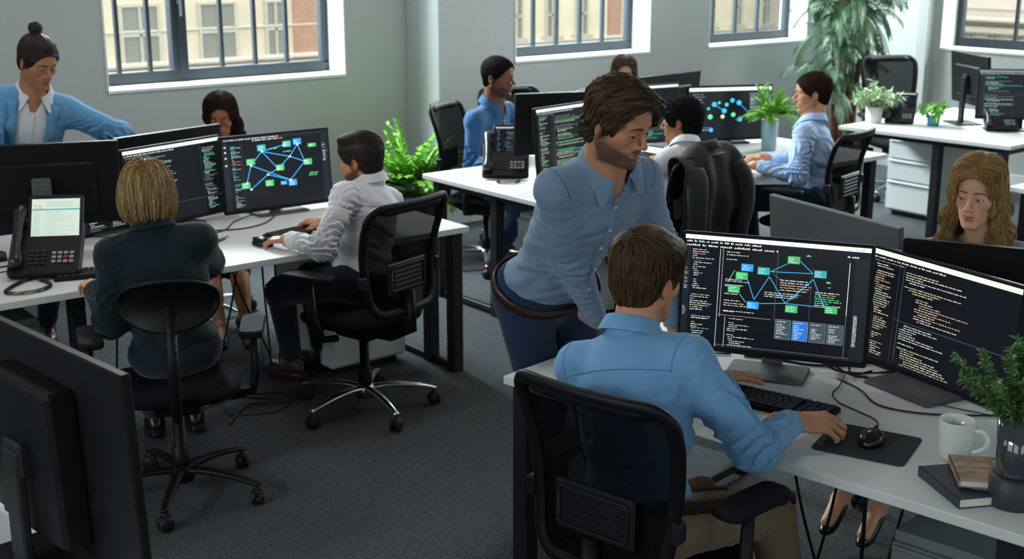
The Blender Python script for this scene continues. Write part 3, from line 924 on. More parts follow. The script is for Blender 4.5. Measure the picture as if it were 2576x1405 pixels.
            for i, (sh, e, w_) in enumerate(arms.values()):
                k = cone(p, sh, e, sR[0] * s, sR[1] * s); wv = w_ + nrm(e - w_) * (0.012 + wristcut)
                k = smin(k, cone(p, e, wv, sR[1] * s, sR[2] * s), 0.03)
                if amp: k = k + folds(p, sh, e, 0, amp * 1.5, 3 + i) + folds(p, w_, e, 0, amp * 1.3, 7 + i)
                fa = nrm(e - w_); t = (p - wv) @ fa
                if cuffs:
                    k = smin(k, cone(p, wv, wv + fa * 0.052, sR[2] * s + 0.0035, sR[2] * s + 0.0045), 0.003)
                k = smax(k, -np.where(np.linalg.norm(p - wv, axis=1) < 0.12, t, 1.0), 0.004)
                d = smin(d, k - off, 0.050)
            d = smax(d, -((p - Pv) @ u - hem), 0.006)
            # open neck
            d = smax(d, -cone(p, nb - u * 0.002 + f3 * 0.008, nb + u * 0.2 + f3 * 0.03, nr * 1.0, nr * 1.05), 0.005)
            q = (p - nb) @ R; vw_ = T.get('vee', 0.0)
            if vw_:
                wd = 0.034 * np.clip(1 + q[:, 2] / vw_, 0, 1.2)
                d = smax(d, -np.maximum(np.abs(q[:, 0]) - wd, np.maximum(-(q[:, 1] - 0.02), -(q[:, 2] + vw_))), 0.004)
            return d
        return f
    tf = top_field()
    if T:
        lo = allp.min(0) - 0.20; hi = allp.max(0) + 0.20
        V, Q = surface(tf, lo, hi, tres)
        topo = link(T.get('name', 'shirt'), new_mesh('top', V, Q, [T['mat']]), root)
        if T.get('collar', True):
            collar(root, nb + u * 0.010, CR, nr * 1.12, T['cmat'] if 'cmat' in T else T['mat'], T.get('open', 0.35), T.get('cs', 1.0) * s, T.get('cdrop', 0.0))
        if T.get('placket'):
            n = 24; ts = np.linspace(0.035, T.get('pl_len', 0.40), n)
            c = nb[None] - u[None] * ts[:, None]
            if T.get('px'): c = c + rtl * T['px']
            L = trace(tf, c + f3 * 0.28 - rtl * 0.014, -f3); Rr = trace(tf, c + f3 * 0.28 + rtl * 0.014, -f3)
            band('placket', L + f3 * 0.0012, Rr + f3 * 0.0012, [T['mat']], topo, 0.0025, closed=False)
            for i in range(5):
                q = trace(tf, (nb - u * (0.07 + 0.078 * i) + f3 * 0.28)[None], -f3)[0]
                b = MB(); b.lathe([(0, 0.004), (0.0048, 0.004), (0.0055, 0.0025), (0.0055, 0)], q + f3 * 0.0015, 14, R=np.stack([R[:, 0], R[:, 2], f3], 1) @ rot())
                b.build('button', mat('shirt_button', 'd8d8d4', 0.3), topo)
        if T.get('yoke'):
            n = 30; ths = np.linspace(-0.155 * s, 0.155 * s, n); drop = T.get('yoke')
            c = nb[None] + Rs[:, 0][None] * ths[:, None] - u[None] * (drop + 0.010 * np.cos(ths / 0.155 * 1.4)[:, None] * -1)
            a = trace(tf, c - f3 * 0.30, f3)
            b = MB(); b.tube(a + (-f3) * 0.0002, 0.0016, 5); b.build('yoke_seam', T.get('seam', T['mat']), topo)
        if T.get('armseam'):
            for sh, e, w_ in arms.values():
                ax = nrm(e - sh); a0 = nrm(np.cross(ax, (0.1, 0.2, 1))); b0 = np.cross(ax, a0); th = np.linspace(0, 2 * pi, 36)
                out = nrm(sh - (Nk - u * 0.05)); ctr = sh - out * 0.012; n1 = nrm(out * 0.85 + ax * 0.25); a0 = nrm(np.cross(n1, (0.1, 0.2, 1))); b0 = np.cross(n1, a0)
                dirs = a0[None] * np.cos(th)[:, None] + b0[None] * np.sin(th)[:, None]
                pts = trace(tf, ctr + dirs * 0.20, -dirs, far=0.2)
                m = np.linalg.norm(pts - ctr, axis=1); keep = (m > 0.03) & (dirs @ np.array((0, 0, 1.0)) > -0.35); idx = np.where(keep)[0]
                if len(idx) > 6:
                    st = np.where(np.diff(np.concatenate([idx, idx + 36])) > 1)[0]; off = idx[(st[0] + 1) % len(idx)] if len(st) else idx[0]
                    seq = [(off + i) % 36 for i in range(36) if ((off + i) % 36) in set(idx)]
                    b = MB(); b.tube(pts[seq], 0.0014, 5, cap=True); b.build('sleeve_seam', T.get('seam', T['mat']), topo)
    # ---- jacket worn open over the shirt
    J = S.get('jacket')
    if J:
        jf0 = top_field(off=J.get('off', 0.011), cuffs=False, amp=J.get('amp', 0.004), hem=J.get('hem', -0.08), wristcut=0.018)
        vw = J.get('v', 0.062); vb = J.get('vb', 0.42)
        def jf(p):
            d = jf0(p); q = (p - nb) @ R
            wdt = vw * np.clip(1 - (-q[:, 2] - 0.02) / vb * J.get('taper', 0.6), 0.05, 1)
            wedge = np.maximum(np.abs(q[:, 0] - J.get('cx', 0.0)) - wdt, -(q[:, 1] - 0.02))
            return smax(d, -wedge, 0.006)
        V, Q = surface(jf, lo, hi, J.get('res', 0.006))
        jo = link('jacket', new_mesh('jacket', V, Q, [J['mat']]), root)
        for sg in (-1, 1):                                        # lapels
            rows = []
            for t in np.linspace(0, 1, 14):
                z = 0.005 + t * J.get('lap', 0.30); wdt = vw * max(0.05, 1 - (z - 0.02) / vb * J.get('taper', 0.6))
                lapw = (0.050 if t < 0.32 else 0.058) * (1 - 0.85 * max(0, (t - 0.35) / 0.65)) + (0.0 if t > 0.30 else -0.012 * (t > 0.18))
                c = nb - u * z
                o1 = trace(jf0, (c + f3 * 0.28 + rtl * sg * (wdt + 0.001))[None], -f3)[0] + f3 * 0.004
                o2 = trace(jf0, (c + f3 * 0.28 + rtl * sg * (wdt + lapw) - u * 0.012)[None], -f3)[0] + f3 * 0.006
                rows.append((o1, o2))
            band('lapel', np.array([r[0] for r in rows]), np.array([r[1] for r in rows]), [J['mat']], jo, 0.005, closed=False)
        th = np.linspace(radians(35), radians(325), 26)
        lo_r = []; hi_r = []
        for a in th:
            dr = R @ np.array((sin(a), cos(a), 0)) 
            lo_r.append(nb + dr * (nr * 1.75) - u * (0.012 + 0.045 * abs(cos(a / 2)) ** 3)); hi_r.append(nb + dr * (nr * 1.28) + u * (0.022 - 0.03 * max(0, cos(a))))
        band('jacket_collar', np.array(lo_r), np.array(hi_r), [J['mat']], jo, 0.006, closed=False)
    # ---- trousers or skirt
    B = S.get('bottom')
    if B and legs:
        br = B.get('r', (0.088, 0.066, 0.050)); ba = B.get('amp', 0.004)
        def bf(p):
            d = ell(p, Pv + u * 0.0, (0.160 * s, 0.118 * s, 0.105 * s), R) - 0.004
            for i, (h0, kn, an) in enumerate(legs.values()):
                k = cone(p, h0, kn, br[0] * s, br[1] * s)
                if not B.get('skirt'):
                    k = smin(k, cone(p, kn, an + nrm(kn - an) * 0.02, br[1] * s, br[2] * s), 0.03)
                    k = smax(k, -np.where(np.linalg.norm(p - an, axis=1) < 0.14, (p - an) @ nrm(kn - an) - 0.02, 1.0), 0.005)
                k = k + folds(p, h0, kn, 0, ba, 11 + i) + 0.6 * folds(p, an, kn, 0, ba, 15 + i)
                d = smin(d, k, 0.04 if not B.get('skirt') else 0.09)
            return smax(d, (p - Pv) @ u - B.get('waist', 0.075), 0.008)
        lp = np.array([Pv] + [q for a in legs.values() for q in a])
        V, Q = surface(bf, lp.min(0) - 0.20, lp.max(0) + 0.20, B.get('res', 0.008))
        bo = link(B.get('name', 'trousers'), new_mesh('bottom', V, Q, [B['mat']]), root)
        if B.get('belt'):
            th = np.linspace(0, 2 * pi, 48, endpoint=False); dirs = rtl[None] * np.cos(th)[:, None] + f3[None] * np.sin(th)[:, None]
            wz = B.get('waist', 0.075)
            lo_ = trace(bf, Pv + u * (wz - 0.048) + dirs * 0.30, -dirs) + dirs * 0.004
            band('belt', lo_, lo_ + u * 0.034, [B['belt']], bo, 0.005)
    # ---- shoes
    if S.get('shoes') and legs:
        for k in legs:
            _, kn, an = legs[k]; d = np.array(S.get('toe' + k, tuple(fw)), float); d[2] = 0; d = nrm(d); sd = np.cross(d, (0, 0, 1.0))
            an2 = an.copy(); gz = max(an[2] - 0.085 * s, 0.0)
            up = np.array((0, 0, 1.0)); st = S.get('shoe_kind', 'shoe'); Rm = np.stack([sd, d, up], 1)
            c0 = np.array((an[0], an[1], gz))
            def sf(p):
                q = (p - c0) @ Rm / s
                if st == 'pump':
                    h = 0.055; zz = q[:, 2] - h * (1 - sstep(q[:, 1], -0.02, 0.13)); q2 = q.copy(); q2[:, 2] = zz
                    k = ell(q2, (0, 0.045, 0.022), (0.036, 0.125, 0.034)); k = smax(k, -ell(q2, (0, 0.01, 0.062), (0.030, 0.078, 0.045)), 0.005)
                    k = smax(k, -(q2[:, 2] - 0.003), 0.003)
                    return smin(k, cone(q, (0, -0.055, h), (0, -0.058, 0.005), 0.016, 0.006), 0.01) * s
                k = ell(q, (0, 0.095, 0.030), (0.044, 0.090, 0.036)); k = smin(k, ell(q, (0, -0.01, 0.040), (0.036, 0.060, 0.048)), 0.04)
                k = smin(k, cone(q, (0, 0.0, 0.05), (0, -0.005, 0.088), 0.040, 0.038), 0.03)
                k = smax(k, -(q[:, 2] - 0.018), 0.004)
                sole = np.maximum(ell(q * np.array((1, 1, 0.0)) , (0, 0.052, 0), (0.047, 0.140, 1.0)), np.abs(q[:, 2] - 0.011) - 0.011)
                return np.minimum(k, sole) * s
            V, Q = surface(sf, c0 - (0.22, 0.22, 0.02), c0 + (0.22, 0.22, 0.15), 0.005)
            link('shoe', new_mesh('shoe', V, Q, [S['shoes']]), root)
            if st != 'pump':
                b = MB(); b.tube([an + (kn - an) * 0.20, an + (kn - an) * -0.02], [0.042 * s, 0.040 * s], 14)
                b.build('sock', S.get('socks', mat('sock', '22252b', 0.9)), root)
    return root, dict(xf=xf, HR=HR, hc=hc, hs=hs, O=O, nb=nb, R=R, u=u, f3=f3, rtl=rtl, tf=tf, arms=arms)

def g0(S, k): return np.array(S.get(k, (0, 0, 0)), float)

def collar(root, nb, R, r, m, opening, s, drop):
    """shirt collar: a stand and a folded leaf, points at the front"""
    n = 36; a0 = opening * 0.55; th = np.linspace(a0, 2 * pi - a0, n)          # 0 = front
    rows = [[], [], [], [], []]
    for a in th:
        fr = max(0.0, cos(a)); bk = max(0.0, -cos(a)); e = min(a - a0, 2 * pi - a0 - a); near = math.exp(-(e / 0.42) ** 2); sg = 1 if a < pi else -1
        u = R[:, 2]; D_ = lambda t: R @ np.array((sin(t), cos(t), 0))
        dr = D_(a); zt = 0.040 + 0.012 * bk - 0.030 * fr
        sh = a + sg * 0.42 * near * opening * 1.2
        rows[0].append(nb + dr * r * 1.08 * s + u * (-0.016 - 0.012 * fr) * s)
        rows[1].append(nb + dr * r * 0.98 * s + u * zt * s)
        rows[2].append(nb + dr * r * 1.05 * s + u * (zt + 0.003) * s)
        rows[3].append(nb + D_(a + (sh - a) * .5) * r * (1.22 + 0.10 * near) * s + u * (zt - 0.020 - 0.010 * near) * s)
        rows[4].append(nb + D_(sh) * r * (1.36 + 0.26 * near + 0.10 * fr) * s + u * (zt - 0.042 - 0.036 * near) * s)
    V = np.concatenate(rows); F = []
    for j in range(4):
        for i in range(n - 1): F.append((j * n + i, j * n + i + 1, (j + 1) * n + i + 1, (j + 1) * n + i))
    o = link('collar', new_mesh('collar', V, F, [m]), root)
    md = o.modifiers.new('s', 'SOLIDIFY'); md.thickness = 0.0028; md.offset = 0
    md = o.modifiers.new('b', 'SUBSURF'); md.levels = 1; md.render_levels = 2
    return o
# ---------------------------------------------------------------- shared materials
M_WHITE = mat('white_laminate', 'd6d8d6', 0.42, noise=(3, 0.02))
M_EDGE = mat('white_laminate_edge', 'c9ccca', 0.5)
M_BLK = mat('black_steel', '14181d', 0.55, spec=0.4)
M_PLAS = mat('black_plastic', '0b0d10', 0.5, spec=0.25, bump=(500, 0.03))
M_PLAS2 = mat('charcoal_plastic', '15181c', 0.5, spec=0.35, bump=(500, 0.05))
M_GREYP = mat('grey_monitor_plastic', '55585c', 0.5, bump=(400, 0.04))
M_CHROME = mat('polished_aluminium', 'c4c8ca', 0.22, metal=1.0)
M_SEATF = mat('charcoal_fabric', '0f1216', 0.95, spec=0.1, noise=(180, 0.18), bump=(300, 0.3))
M_RUBB = mat('cable_rubber', '15171a', 0.5)
M_CAB = mat('white_cabinet_metal', 'c3c8c6', 0.5)
M_CABG = mat('grey_cabinet_metal', '6d7475', 0.5)
def thin_glass():
    m = bpy.data.materials.new('window_glass'); m.use_nodes = True; N = m.node_tree.nodes; L = m.node_tree.links
    N.remove(N['Principled BSDF']); t = N.new('ShaderNodeBsdfTransparent'); t.inputs[0].default_value = (0.93, 0.96, 0.96, 1)
    g = N.new('ShaderNodeBsdfGlossy'); g.inputs['Roughness'].default_value = 0.02; lw = N.new('ShaderNodeLayerWeight'); lw.inputs[0].default_value = 0.2
    mx = N.new('ShaderNodeMixShader'); ml = N.new('ShaderNodeMath'); ml.operation = 'MULTIPLY'; ml.inputs[1].default_value = 0.35
    L.new(lw.outputs['Fresnel'], ml.inputs[0]); L.new(ml.outputs[0], mx.inputs[0]); L.new(t.outputs[0], mx.inputs[1]); L.new(g.outputs[0], mx.inputs[2])
    L.new(mx.outputs[0], N['Material Output'].inputs[0]); return m
M_GLASS = thin_glass()
M_FRAME = mat('window_frame_paint', '222b31', 0.45)
M_WALL = mat('wall_paint', 'b2b9b7', 0.75, bump=(220, 0.03), noise=(0.7, 0.012))
M_REV = mat('reveal_paint', 'dfe4e3', 0.7)
M_CEIL = mat('ceiling_paint', 'c4c8c8', 0.8)

def carpet():
    m = bpy.data.materials.new('carpet_tile'); m.use_nodes = True; nt = m.node_tree; N = nt.nodes; L = nt.links
    b = N['Principled BSDF']; b.inputs['Roughness'].default_value = 0.97; b.inputs['Specular IOR Level'].default_value = 0.1
    tc = N.new('ShaderNodeTexCoord')
    mp = N.new('ShaderNodeMapping'); mp.inputs['Rotation'].default_value = (0, 0, 0.0); L.new(tc.outputs['Object'], mp.inputs[0])
    v = N.new('ShaderNodeTexVoronoi'); v.inputs['Scale'].default_value = 165; v.inputs['Randomness'].default_value = 0.55; L.new(mp.outputs[0], v.inputs['Vector'])
    n = N.new('ShaderNodeTexNoise'); n.inputs['Scale'].default_value = 1.6; n.inputs['Detail'].default_value = 5; L.new(tc.outputs['Object'], n.inputs['Vector'])
    n2 = N.new('ShaderNodeTexNoise'); n2.inputs['Scale'].default_value = 240; L.new(tc.outputs['Object'], n2.inputs['Vector'])
    r = N.new('ShaderNodeValToRGB'); L.new(v.outputs['Distance'], r.inputs[0])
    r.color_ramp.elements[0].color = (*srgb('6c7275'), 1); r.color_ramp.elements[1].color = (*srgb('35393d'), 1); r.color_ramp.elements[1].position = 0.75
    mx = N.new('ShaderNodeMixRGB'); mx.blend_type = 'MULTIPLY'; mx.inputs[0].default_value = 0.35
    L.new(r.outputs[0], mx.inputs[1]); L.new(n2.outputs['Fac'], mx.inputs[2])
    mx2 = N.new('ShaderNodeMixRGB'); mx2.blend_type = 'MULTIPLY'; mx2.inputs[0].default_value = 0.10
    L.new(mx.outputs[0], mx2.inputs[1]); L.new(n.outputs['Fac'], mx2.inputs[2]); L.new(mx2.outputs[0], b.inputs['Base Color'])
    bp = N.new('ShaderNodeBump'); bp.inputs['Strength'].default_value = 0.55; bp.inputs['Distance'].default_value = 0.003; bp.invert = True
    L.new(v.outputs['Distance'], bp.inputs['Height']); L.new(bp.outputs[0], b.inputs['Normal'])
    return m

# ---------------------------------------------------------------- the room
X0, X1, Y0, Y1, ZC = -2.4, 10.2, -2.6, 8.0, 3.40
def st(name, mb, m, parent=None): 
    o = mb.build(name, m, parent)
    if parent is None: o['kind'] = 'structure'
    return o
b = MB(); b.box(((X0 + X1 + 1) / 2, (Y0 + Y1) / 2, -0.05), ((X1 - X0 + 1) / 2, (Y1 - Y0) / 2 + 0.3, 0.05)); st('floor', b, carpet())
b = MB(); b.box(((X0 + X1 + 1) / 2, (Y0 + Y1) / 2, ZC + 0.05), ((X1 - X0 + 1) / 2, (Y1 - Y0) / 2 + 0.3, 0.05)); st('ceiling', b, M_CEIL)
SILL, HEAD_, WT = 1.12, 3.05, 0.34
WINS = [(3.06, 4.83), (6.39, 7.89), (8.62, 10.0)]
def wall_with_windows(name, a0, a1, fixed, wins, axis, sgn):
    """wall along axis 0/1 at coordinate `fixed`, thickness outwards, split round its openings"""
    b = MB(); c = fixed + sgn * WT / 2
    def blk(s0, s1, z0, z1):
        if axis == 0: b.box(((s0 + s1) / 2, c, (z0 + z1) / 2), ((s1 - s0) / 2, WT / 2, (z1 - z0) / 2))
        else: b.box((c, (s0 + s1) / 2, (z0 + z1) / 2), (WT / 2, (s1 - s0) / 2, (z1 - z0) / 2))
    cur = a0
    for s0, s1 in wins:
        blk(cur, s0, 0, ZC); blk(s0, s1, 0, SILL); blk(s0, s1, HEAD_, ZC); cur = s1
    blk(cur, a1, 0, ZC); return st(name, b, M_WALL)
wall_with_windows('wall_back', X0, X1 + WT, Y1, WINS, 0, 1)
wall_with_windows('wall_right', Y0, Y1, X1, [(-1.6, 0.6), (1.6, 3.6), (4.55, 6.66)], 1, 1)
wall_with_windows('wall_left', Y0, Y1, X0, [(-1.6, 0.8), (1.6, 4.0), (5.0, 7.4)], 1, -1)
wall_with_windows('wall_front', X0, X1 + WT, Y0, [(-1.8, 0.4), (1.2, 3.6), (4.4, 6.8), (7.6, 9.8)], 0, -1)
b = MB(); b.box((5.60, 7.785, ZC / 2), (0.25, 0.215, ZC / 2 - 0.002), bev=0.006); st('column', b, M_WALL)
b = MB(); b.box((X1 - 0.05, 6.79, ZC / 2), (0.05, 0.06, ZC / 2 - 0.002), bev=0.004); o = st('trim_1', b, M_WALL)
b = MB(); b.box((5.35 / 2 + X0 / 2, Y1 - 0.007, 0.05), ((5.35 - X0) / 2, 0.006, 0.05)); b.box((5.85 / 2 + X1 / 2, Y1 - 0.007, 0.05), ((X1 - 5.85) / 2 , 0.006, 0.05))
st('baseboard_back', b, M_REV)
b = MB(); b.box((X1 - 0.007, (Y0 + 6.7) / 2, 0.05), (0.006, (6.7 - Y0) / 2, 0.05)); st('baseboard_right', b, M_REV)

def window(name, s0, s1, fixed, axis, sgn, bars, mull=None, handle=True):
    """white lined reveal, dark frame set deep in it, vertical bars and panes"""
    root = bpy.data.objects.new(name, None); COL.objects.link(root); root['kind'] = 'structure'
    def P(s, d, z): return (s, fixed + sgn * d, z) if axis == 0 else (fixed + sgn * d, s, z)
    def bx(b, s_0, s_1, d0, d1, z0, z1, bev=0.0):
        c = P((s_0 + s_1) / 2, (d0 + d1) / 2, (z0 + z1) / 2); h = ((s_1 - s_0) / 2, (d1 - d0) / 2, (z1 - z0) / 2)
        if axis == 1: h = (h[1], h[0], h[2])
        b.box(c, h, bev=bev)
    fd = 0.215
    b = MB(); t = 0.012
    bx(b, s0, s0 + t, -0.006, fd, SILL, HEAD_); bx(b, s1 - t, s1, -0.006, fd, SILL, HEAD_); bx(b, s0, s1, -0.006, fd, HEAD_ - t, HEAD_)
    b.build('window_reveal', M_REV, root)
    b = MB(); bx(b, s0 - 0.0, s1 + 0.0, -0.012, fd, SILL - 0.004, SILL + 0.022, 0.004); b.build('window_sill', M_REV, root)
    b = MB(); f = 0.062; z0, z1 = SILL + 0.022, HEAD_ - t; a0, a1 = s0 + t, s1 - t
    bx(b, a0, a1, fd, fd + 0.07, z0, z0 + f + 0.02, 0.005); bx(b, a0, a1, fd, fd + 0.07, z1 - f, z1, 0.005)
    bx(b, a0, a0 + f * 0.8, fd, fd + 0.07, z0 + f, z1 - f, 0.005); bx(b, a1 - f * 0.8, a1, fd, fd + 0.07, z0 + f, z1 - f, 0.005)
    if mull is not None:
        bx(b, mull - 0.055, mull + 0.055, fd - 0.012, fd + 0.075, z0 + f * 0.9, z1 - f * 0.9, 0.006)
        bx(b, mull - 0.012, mull + 0.012, fd - 0.020, fd, z0 + f, z1 - f, 0.003)
    b.build('window_frame', M_FRAME, root)
    for s in bars:
        b = MB(); bx(b, s - 0.012, s + 0.012, fd + 0.012, fd + 0.052, z0 + f * 0.9, z1 - f * 0.9, 0.003); b.build('glazing_bar', M_FRAME, root)
    b = MB(); bx(b, a0 + 0.03, a1 - 0.03, fd + 0.028, fd + 0.032, z0 + 0.04, z1 - 0.04); b.build('pane', M_GLASS, root)
    if handle and mull is not None:
        b = MB(); bx(b, mull - 0.012, mull + 0.012, fd - 0.034, fd - 0.018, 1.66, 1.80, 0.003); bx(b, mull - 0.010, mull + 0.010, fd - 0.056, fd - 0.030, 1.70, 1.73, 0.003)
        bx(b, mull - 0.009, mull + 0.009, fd - 0.060, fd - 0.046, 1.58, 1.73, 0.004)
        b.build('window_handle', mat('steel_handle', '8d9498', 0.35, metal=0.8), root)
    return root
window('window_1', *WINS[0], Y1, 0, 1, (3.245, 3.46, 3.985, 4.24, 4.49), 3.665)
window('window_2', *WINS[1], Y1, 0, 1, (6.78, 7.03, 7.29, 7.55), None)
window('window_3', *WINS[2], Y1, 0, 1, (8.93, 9.24, 9.55), None)
window('window_4', 4.55, 6.66, X1, 1, 1, (6.08, 5.82, 5.56, 5.3, 5.0), None)

k_ = 5
for s0, s1, fx, ax, sg in [(-1.6, 0.6, X1, 1, 1), (1.6, 3.6, X1, 1, 1), (-1.6, 0.8, X0, 1, -1), (1.6, 4.0, X0, 1, -1), (5.0, 7.4, X0, 1, -1), (-1.8, 0.4, Y0, 0, -1), (1.2, 3.6, Y0, 0, -1), (4.4, 6.8, Y0, 0, -1), (7.6, 9.8, Y0, 0, -1)]:
    window('window_%d' % k_, s0, s1, fx, ax, sg, tuple(s0 + (s1 - s0) * t for t in (0.2, 0.4, 0.6, 0.8)), None); k_ += 1
# ceiling lamps (the room's own light)
M_LAMP = mat('lamp_diffuser', 'fff8ef', 0.5, emit=6.5)
for i, (x, y) in enumerate([(8.4, 2.2), (2.0, 4.2), (5.2, 4.2), (8.4, 4.4), (2.0, 6.2), (5.2, 6.4), (8.4, 6.2)]):
    t = thing('ceiling_light', 'flat rectangular light panel set in the ceiling above the desks', 'ceiling light', (x, y, ZC - 0.03), 0, 'ceiling panels')
    b = MB(); b.box((0, 0, 0.012), (0.62, 0.17, 0.018), bev=0.004); b.build('lamp_housing', M_REV, t)
    b = MB(); b.box((0, 0, -0.008), (0.59, 0.14, 0.004)); b.build('diffuser', M_LAMP, t)

# ---------------------------------------------------------------- buildings across the street
def facade(label, org, ax, L, Ht, wins, stone, cornices, brick=None):
    """org: corner, ax: unit direction along the facade in xy"""
    root = thing('building', label, 'building', org, atan2(ax[1], ax[0]))
    b = MB(); b.box((L / 2, 3.0, Ht / 2), (L / 2, 3.0, Ht / 2)); 
    b.build('wall', stone, root)
    for z, h, d in cornices:
        b = MB(); b.box((L / 2, -d / 2 - 0.002, z), (L / 2, d / 2, h / 2), bev=0.02); b.build('cornice', mat('cornice_stone', 'd9cfc0', 0.8), root)
    if brick:
        for x0_, x1_, z0_, z1_ in brick:
            b = MB(); b.box(((x0_ + x1_) / 2, -0.02, (z0_ + z1_) / 2), ((x1_ - x0_) / 2, 0.02, (z1_ - z0_) / 2)); b.build('brick_panel', mat('pinkish_brick', 'b08a72', 0.9, noise=(6, 0.15, (1, 1, 4))), root)
    for x, z, w, h in wins:
        f = MB(); fr = 0.12
        f.box((x, -0.05, z - h / 2 - 0.05), (w / 2 + 0.16, 0.08, 0.05), bev=0.01)
        f.box((x, -0.03, z + h / 2 + 0.03), (w / 2 + 0.05, 0.04, 0.035), bev=0.01)
        for sx in (-1, 1): f.box((x + sx * (w / 2 + 0.01), -0.03, z), (0.03, 0.04, h / 2), bev=0.01)
        f.box((x, -0.03, z), (w / 2, 0.03, 0.03)); f.box((x, -0.03, z), (0.025, 0.03, h / 2))
        fo = f.build('window', mat('pale_sash', 'c2bba8', 0.6), root)
        g = MB(); g.box((x, -0.012, z), (w / 2, 0.008, h / 2)); g.build('pane', mat('far_glass', '8a8a80', 0.3, spec=0.3), fo)
M_STONE = mat('beige_stone', 'd6c8ae', 0.9, noise=(1.2, 0.06), bump=(6, 0.2))
W1 = [(x, z, w, 1.15) for x, w in ((1.6, .8), (3.4, .8), (5.2, .8), (6.95, .8), (8.74, .8), (10.5, .82), (11.9, .44)) for z in (0.7, 4.13, 7.4)]
facade('beige stone building seen through the window beside the standing man in blue blazer', (2.0, 26.0, -4), (1, 0.0), 13.2, 11,
       W1, M_STONE, [(3.52, 0.10, 0.14), (4.20, 0.05, 0.05), (6.4, 0.3, 0.3)], [(12.35, 13.15, 0, 11), (8.0, 12.3, 2.2, 3.42)])
facade('pale stone building seen through the middle windows behind the seated people', (15.6, 26.0, -4), (1, 0.0), 24, 11,
       [(x, z, 0.36, 1.1) for x in (1.6, 2.8, 4.0, 5.2, 6.4, 7.45, 9.9, 11.2, 12.4, 13.6, 14.9, 16.4, 18, 20) for z in (0.8, 4.15, 7.6)], mat('cream_stone', 'e2d6ba', 0.9, noise=(1.2, 0.05)), [(3.48, 0.08, 0.12), (6.4, 0.2, 0.15)],
       [(8.4, 8.9, 0, 11)])
facade('pale office building with a flat stone cornice seen through the far right window', (30.0, 24.5, -4), (0.0, -1), 30, 9,
       [(x, z, 0.26, 0.9) for x in np.arange(1.0, 29, 0.68) for z in (1.6, 3.25)], mat('white_stone', 'd6cfc4', 0.9, noise=(1.2, 0.05)), [(3.85, 0.16, 0.4), (4.12, 0.10, 0.6), (4.6, 0.5, 0.1)])
b = MB(); b.box((18, 22, -4.4), (40, 30, 0.3)); o = b.build('street_ground', mat('asphalt', '6a6a68', 0.95), None); o['kind'] = 'structure'

# ---------------------------------------------------------------- screens
PAL = {'bg': '11151b', 'bar': 'd9ded9', 'pane': '1d2229', 'rule': '3a4148', 'txt': 'c2c6c4', 'dim': '6f7a7c', 'org': 'c9a07c', 'yel': 'cfc8a0', 'grn': '5bd08a',
       'teal': '3fb0a8', 'blu': '3ba4e6', 'box': '2d7fc0', 'gbox': '3f9a62', 'tbox': '2f8f92', 'card': '39424d', 'cardb': '2a62b0', 'pink': 'd06a6a', 'lt': 'cfdccf', 'mint': '9fc4a4', 'cream': 'dcd6c2'}
PK = list(PAL)
def smat(k, e):
    return mat('screen_%s_%d' % (k, int(e * 100)), PAL[k], 0.25, emit=e * 0.6, spec=0.3)
class Scr:
    def __init__(s, seed=0): s.q = []; s.rs = random.Random(seed)
    def rect(s, x0, y0, x1, y1, k, z=1): s.q.append(([(x0, y0), (x1, y0), (x1, y1), (x0, y1)], k, z))
    def line(s, a, b, w, k, asp, z=2):
        dx, dy = (b[0] - a[0]) * asp, b[1] - a[1]; L = math.hypot(dx, dy); nx, ny = -dy / L * w / 2 / asp, dx / L * w / 2
        s.q.append(([(a[0] - nx, a[1] - ny), (b[0] - nx, b[1] - ny), (b[0] + nx, b[1] + ny), (a[0] + nx, a[1] + ny)], k, z))
    def text(s, x, y, w, h, k, fill=1.0, cw=None, z=3):
        """one row of writing too small to read: short strokes in word groups"""
        r = s.rs; cw = cw or h * 0.42; end = x + w * fill; word = r.randint(2, 8)
        while x < end:
            hh = h * r.choice((0.5, 0.6, 0.8)); 
            s.q.append(([(x, y), (x + cw * 0.72, y), (x + cw * 0.72, y + hh), (x, y + hh)], k, z)); x += cw; word -= 1
            if word <= 0: x += cw; word = r.randint(2, 8)
    def code(s, x0, x1, ytop, ybot, dy, cols, indent=0.02, cw=None, gap=0.12, dense=0.6, h=0.55):
        r = s.rs; y = ytop - dy; lvl = 0
        while y > ybot:
            lvl = max(0, min(4, lvl + r.choice((-1, 0, 0, 1))))
            if r.random() > gap:
                a = x0 + lvl * indent * (x1 - x0) * 2; s.text(a, y, (x1 - a), dy * h, r.choice(cols), r.uniform(0.12, dense), cw)
            y -= dy
    def box(s, x, y, w, h, k, asp=1.7):
        s.rect(x - w / 2, y - h / 2, x + w / 2, y + h / 2, k, 4)
        for i in range(3): s.text(x - w * 0.4, y + h * 0.18 - i * h * 0.26, w * 0.75, h * 0.13, 'lt', s.rs.uniform(0.5, 1), z=5)
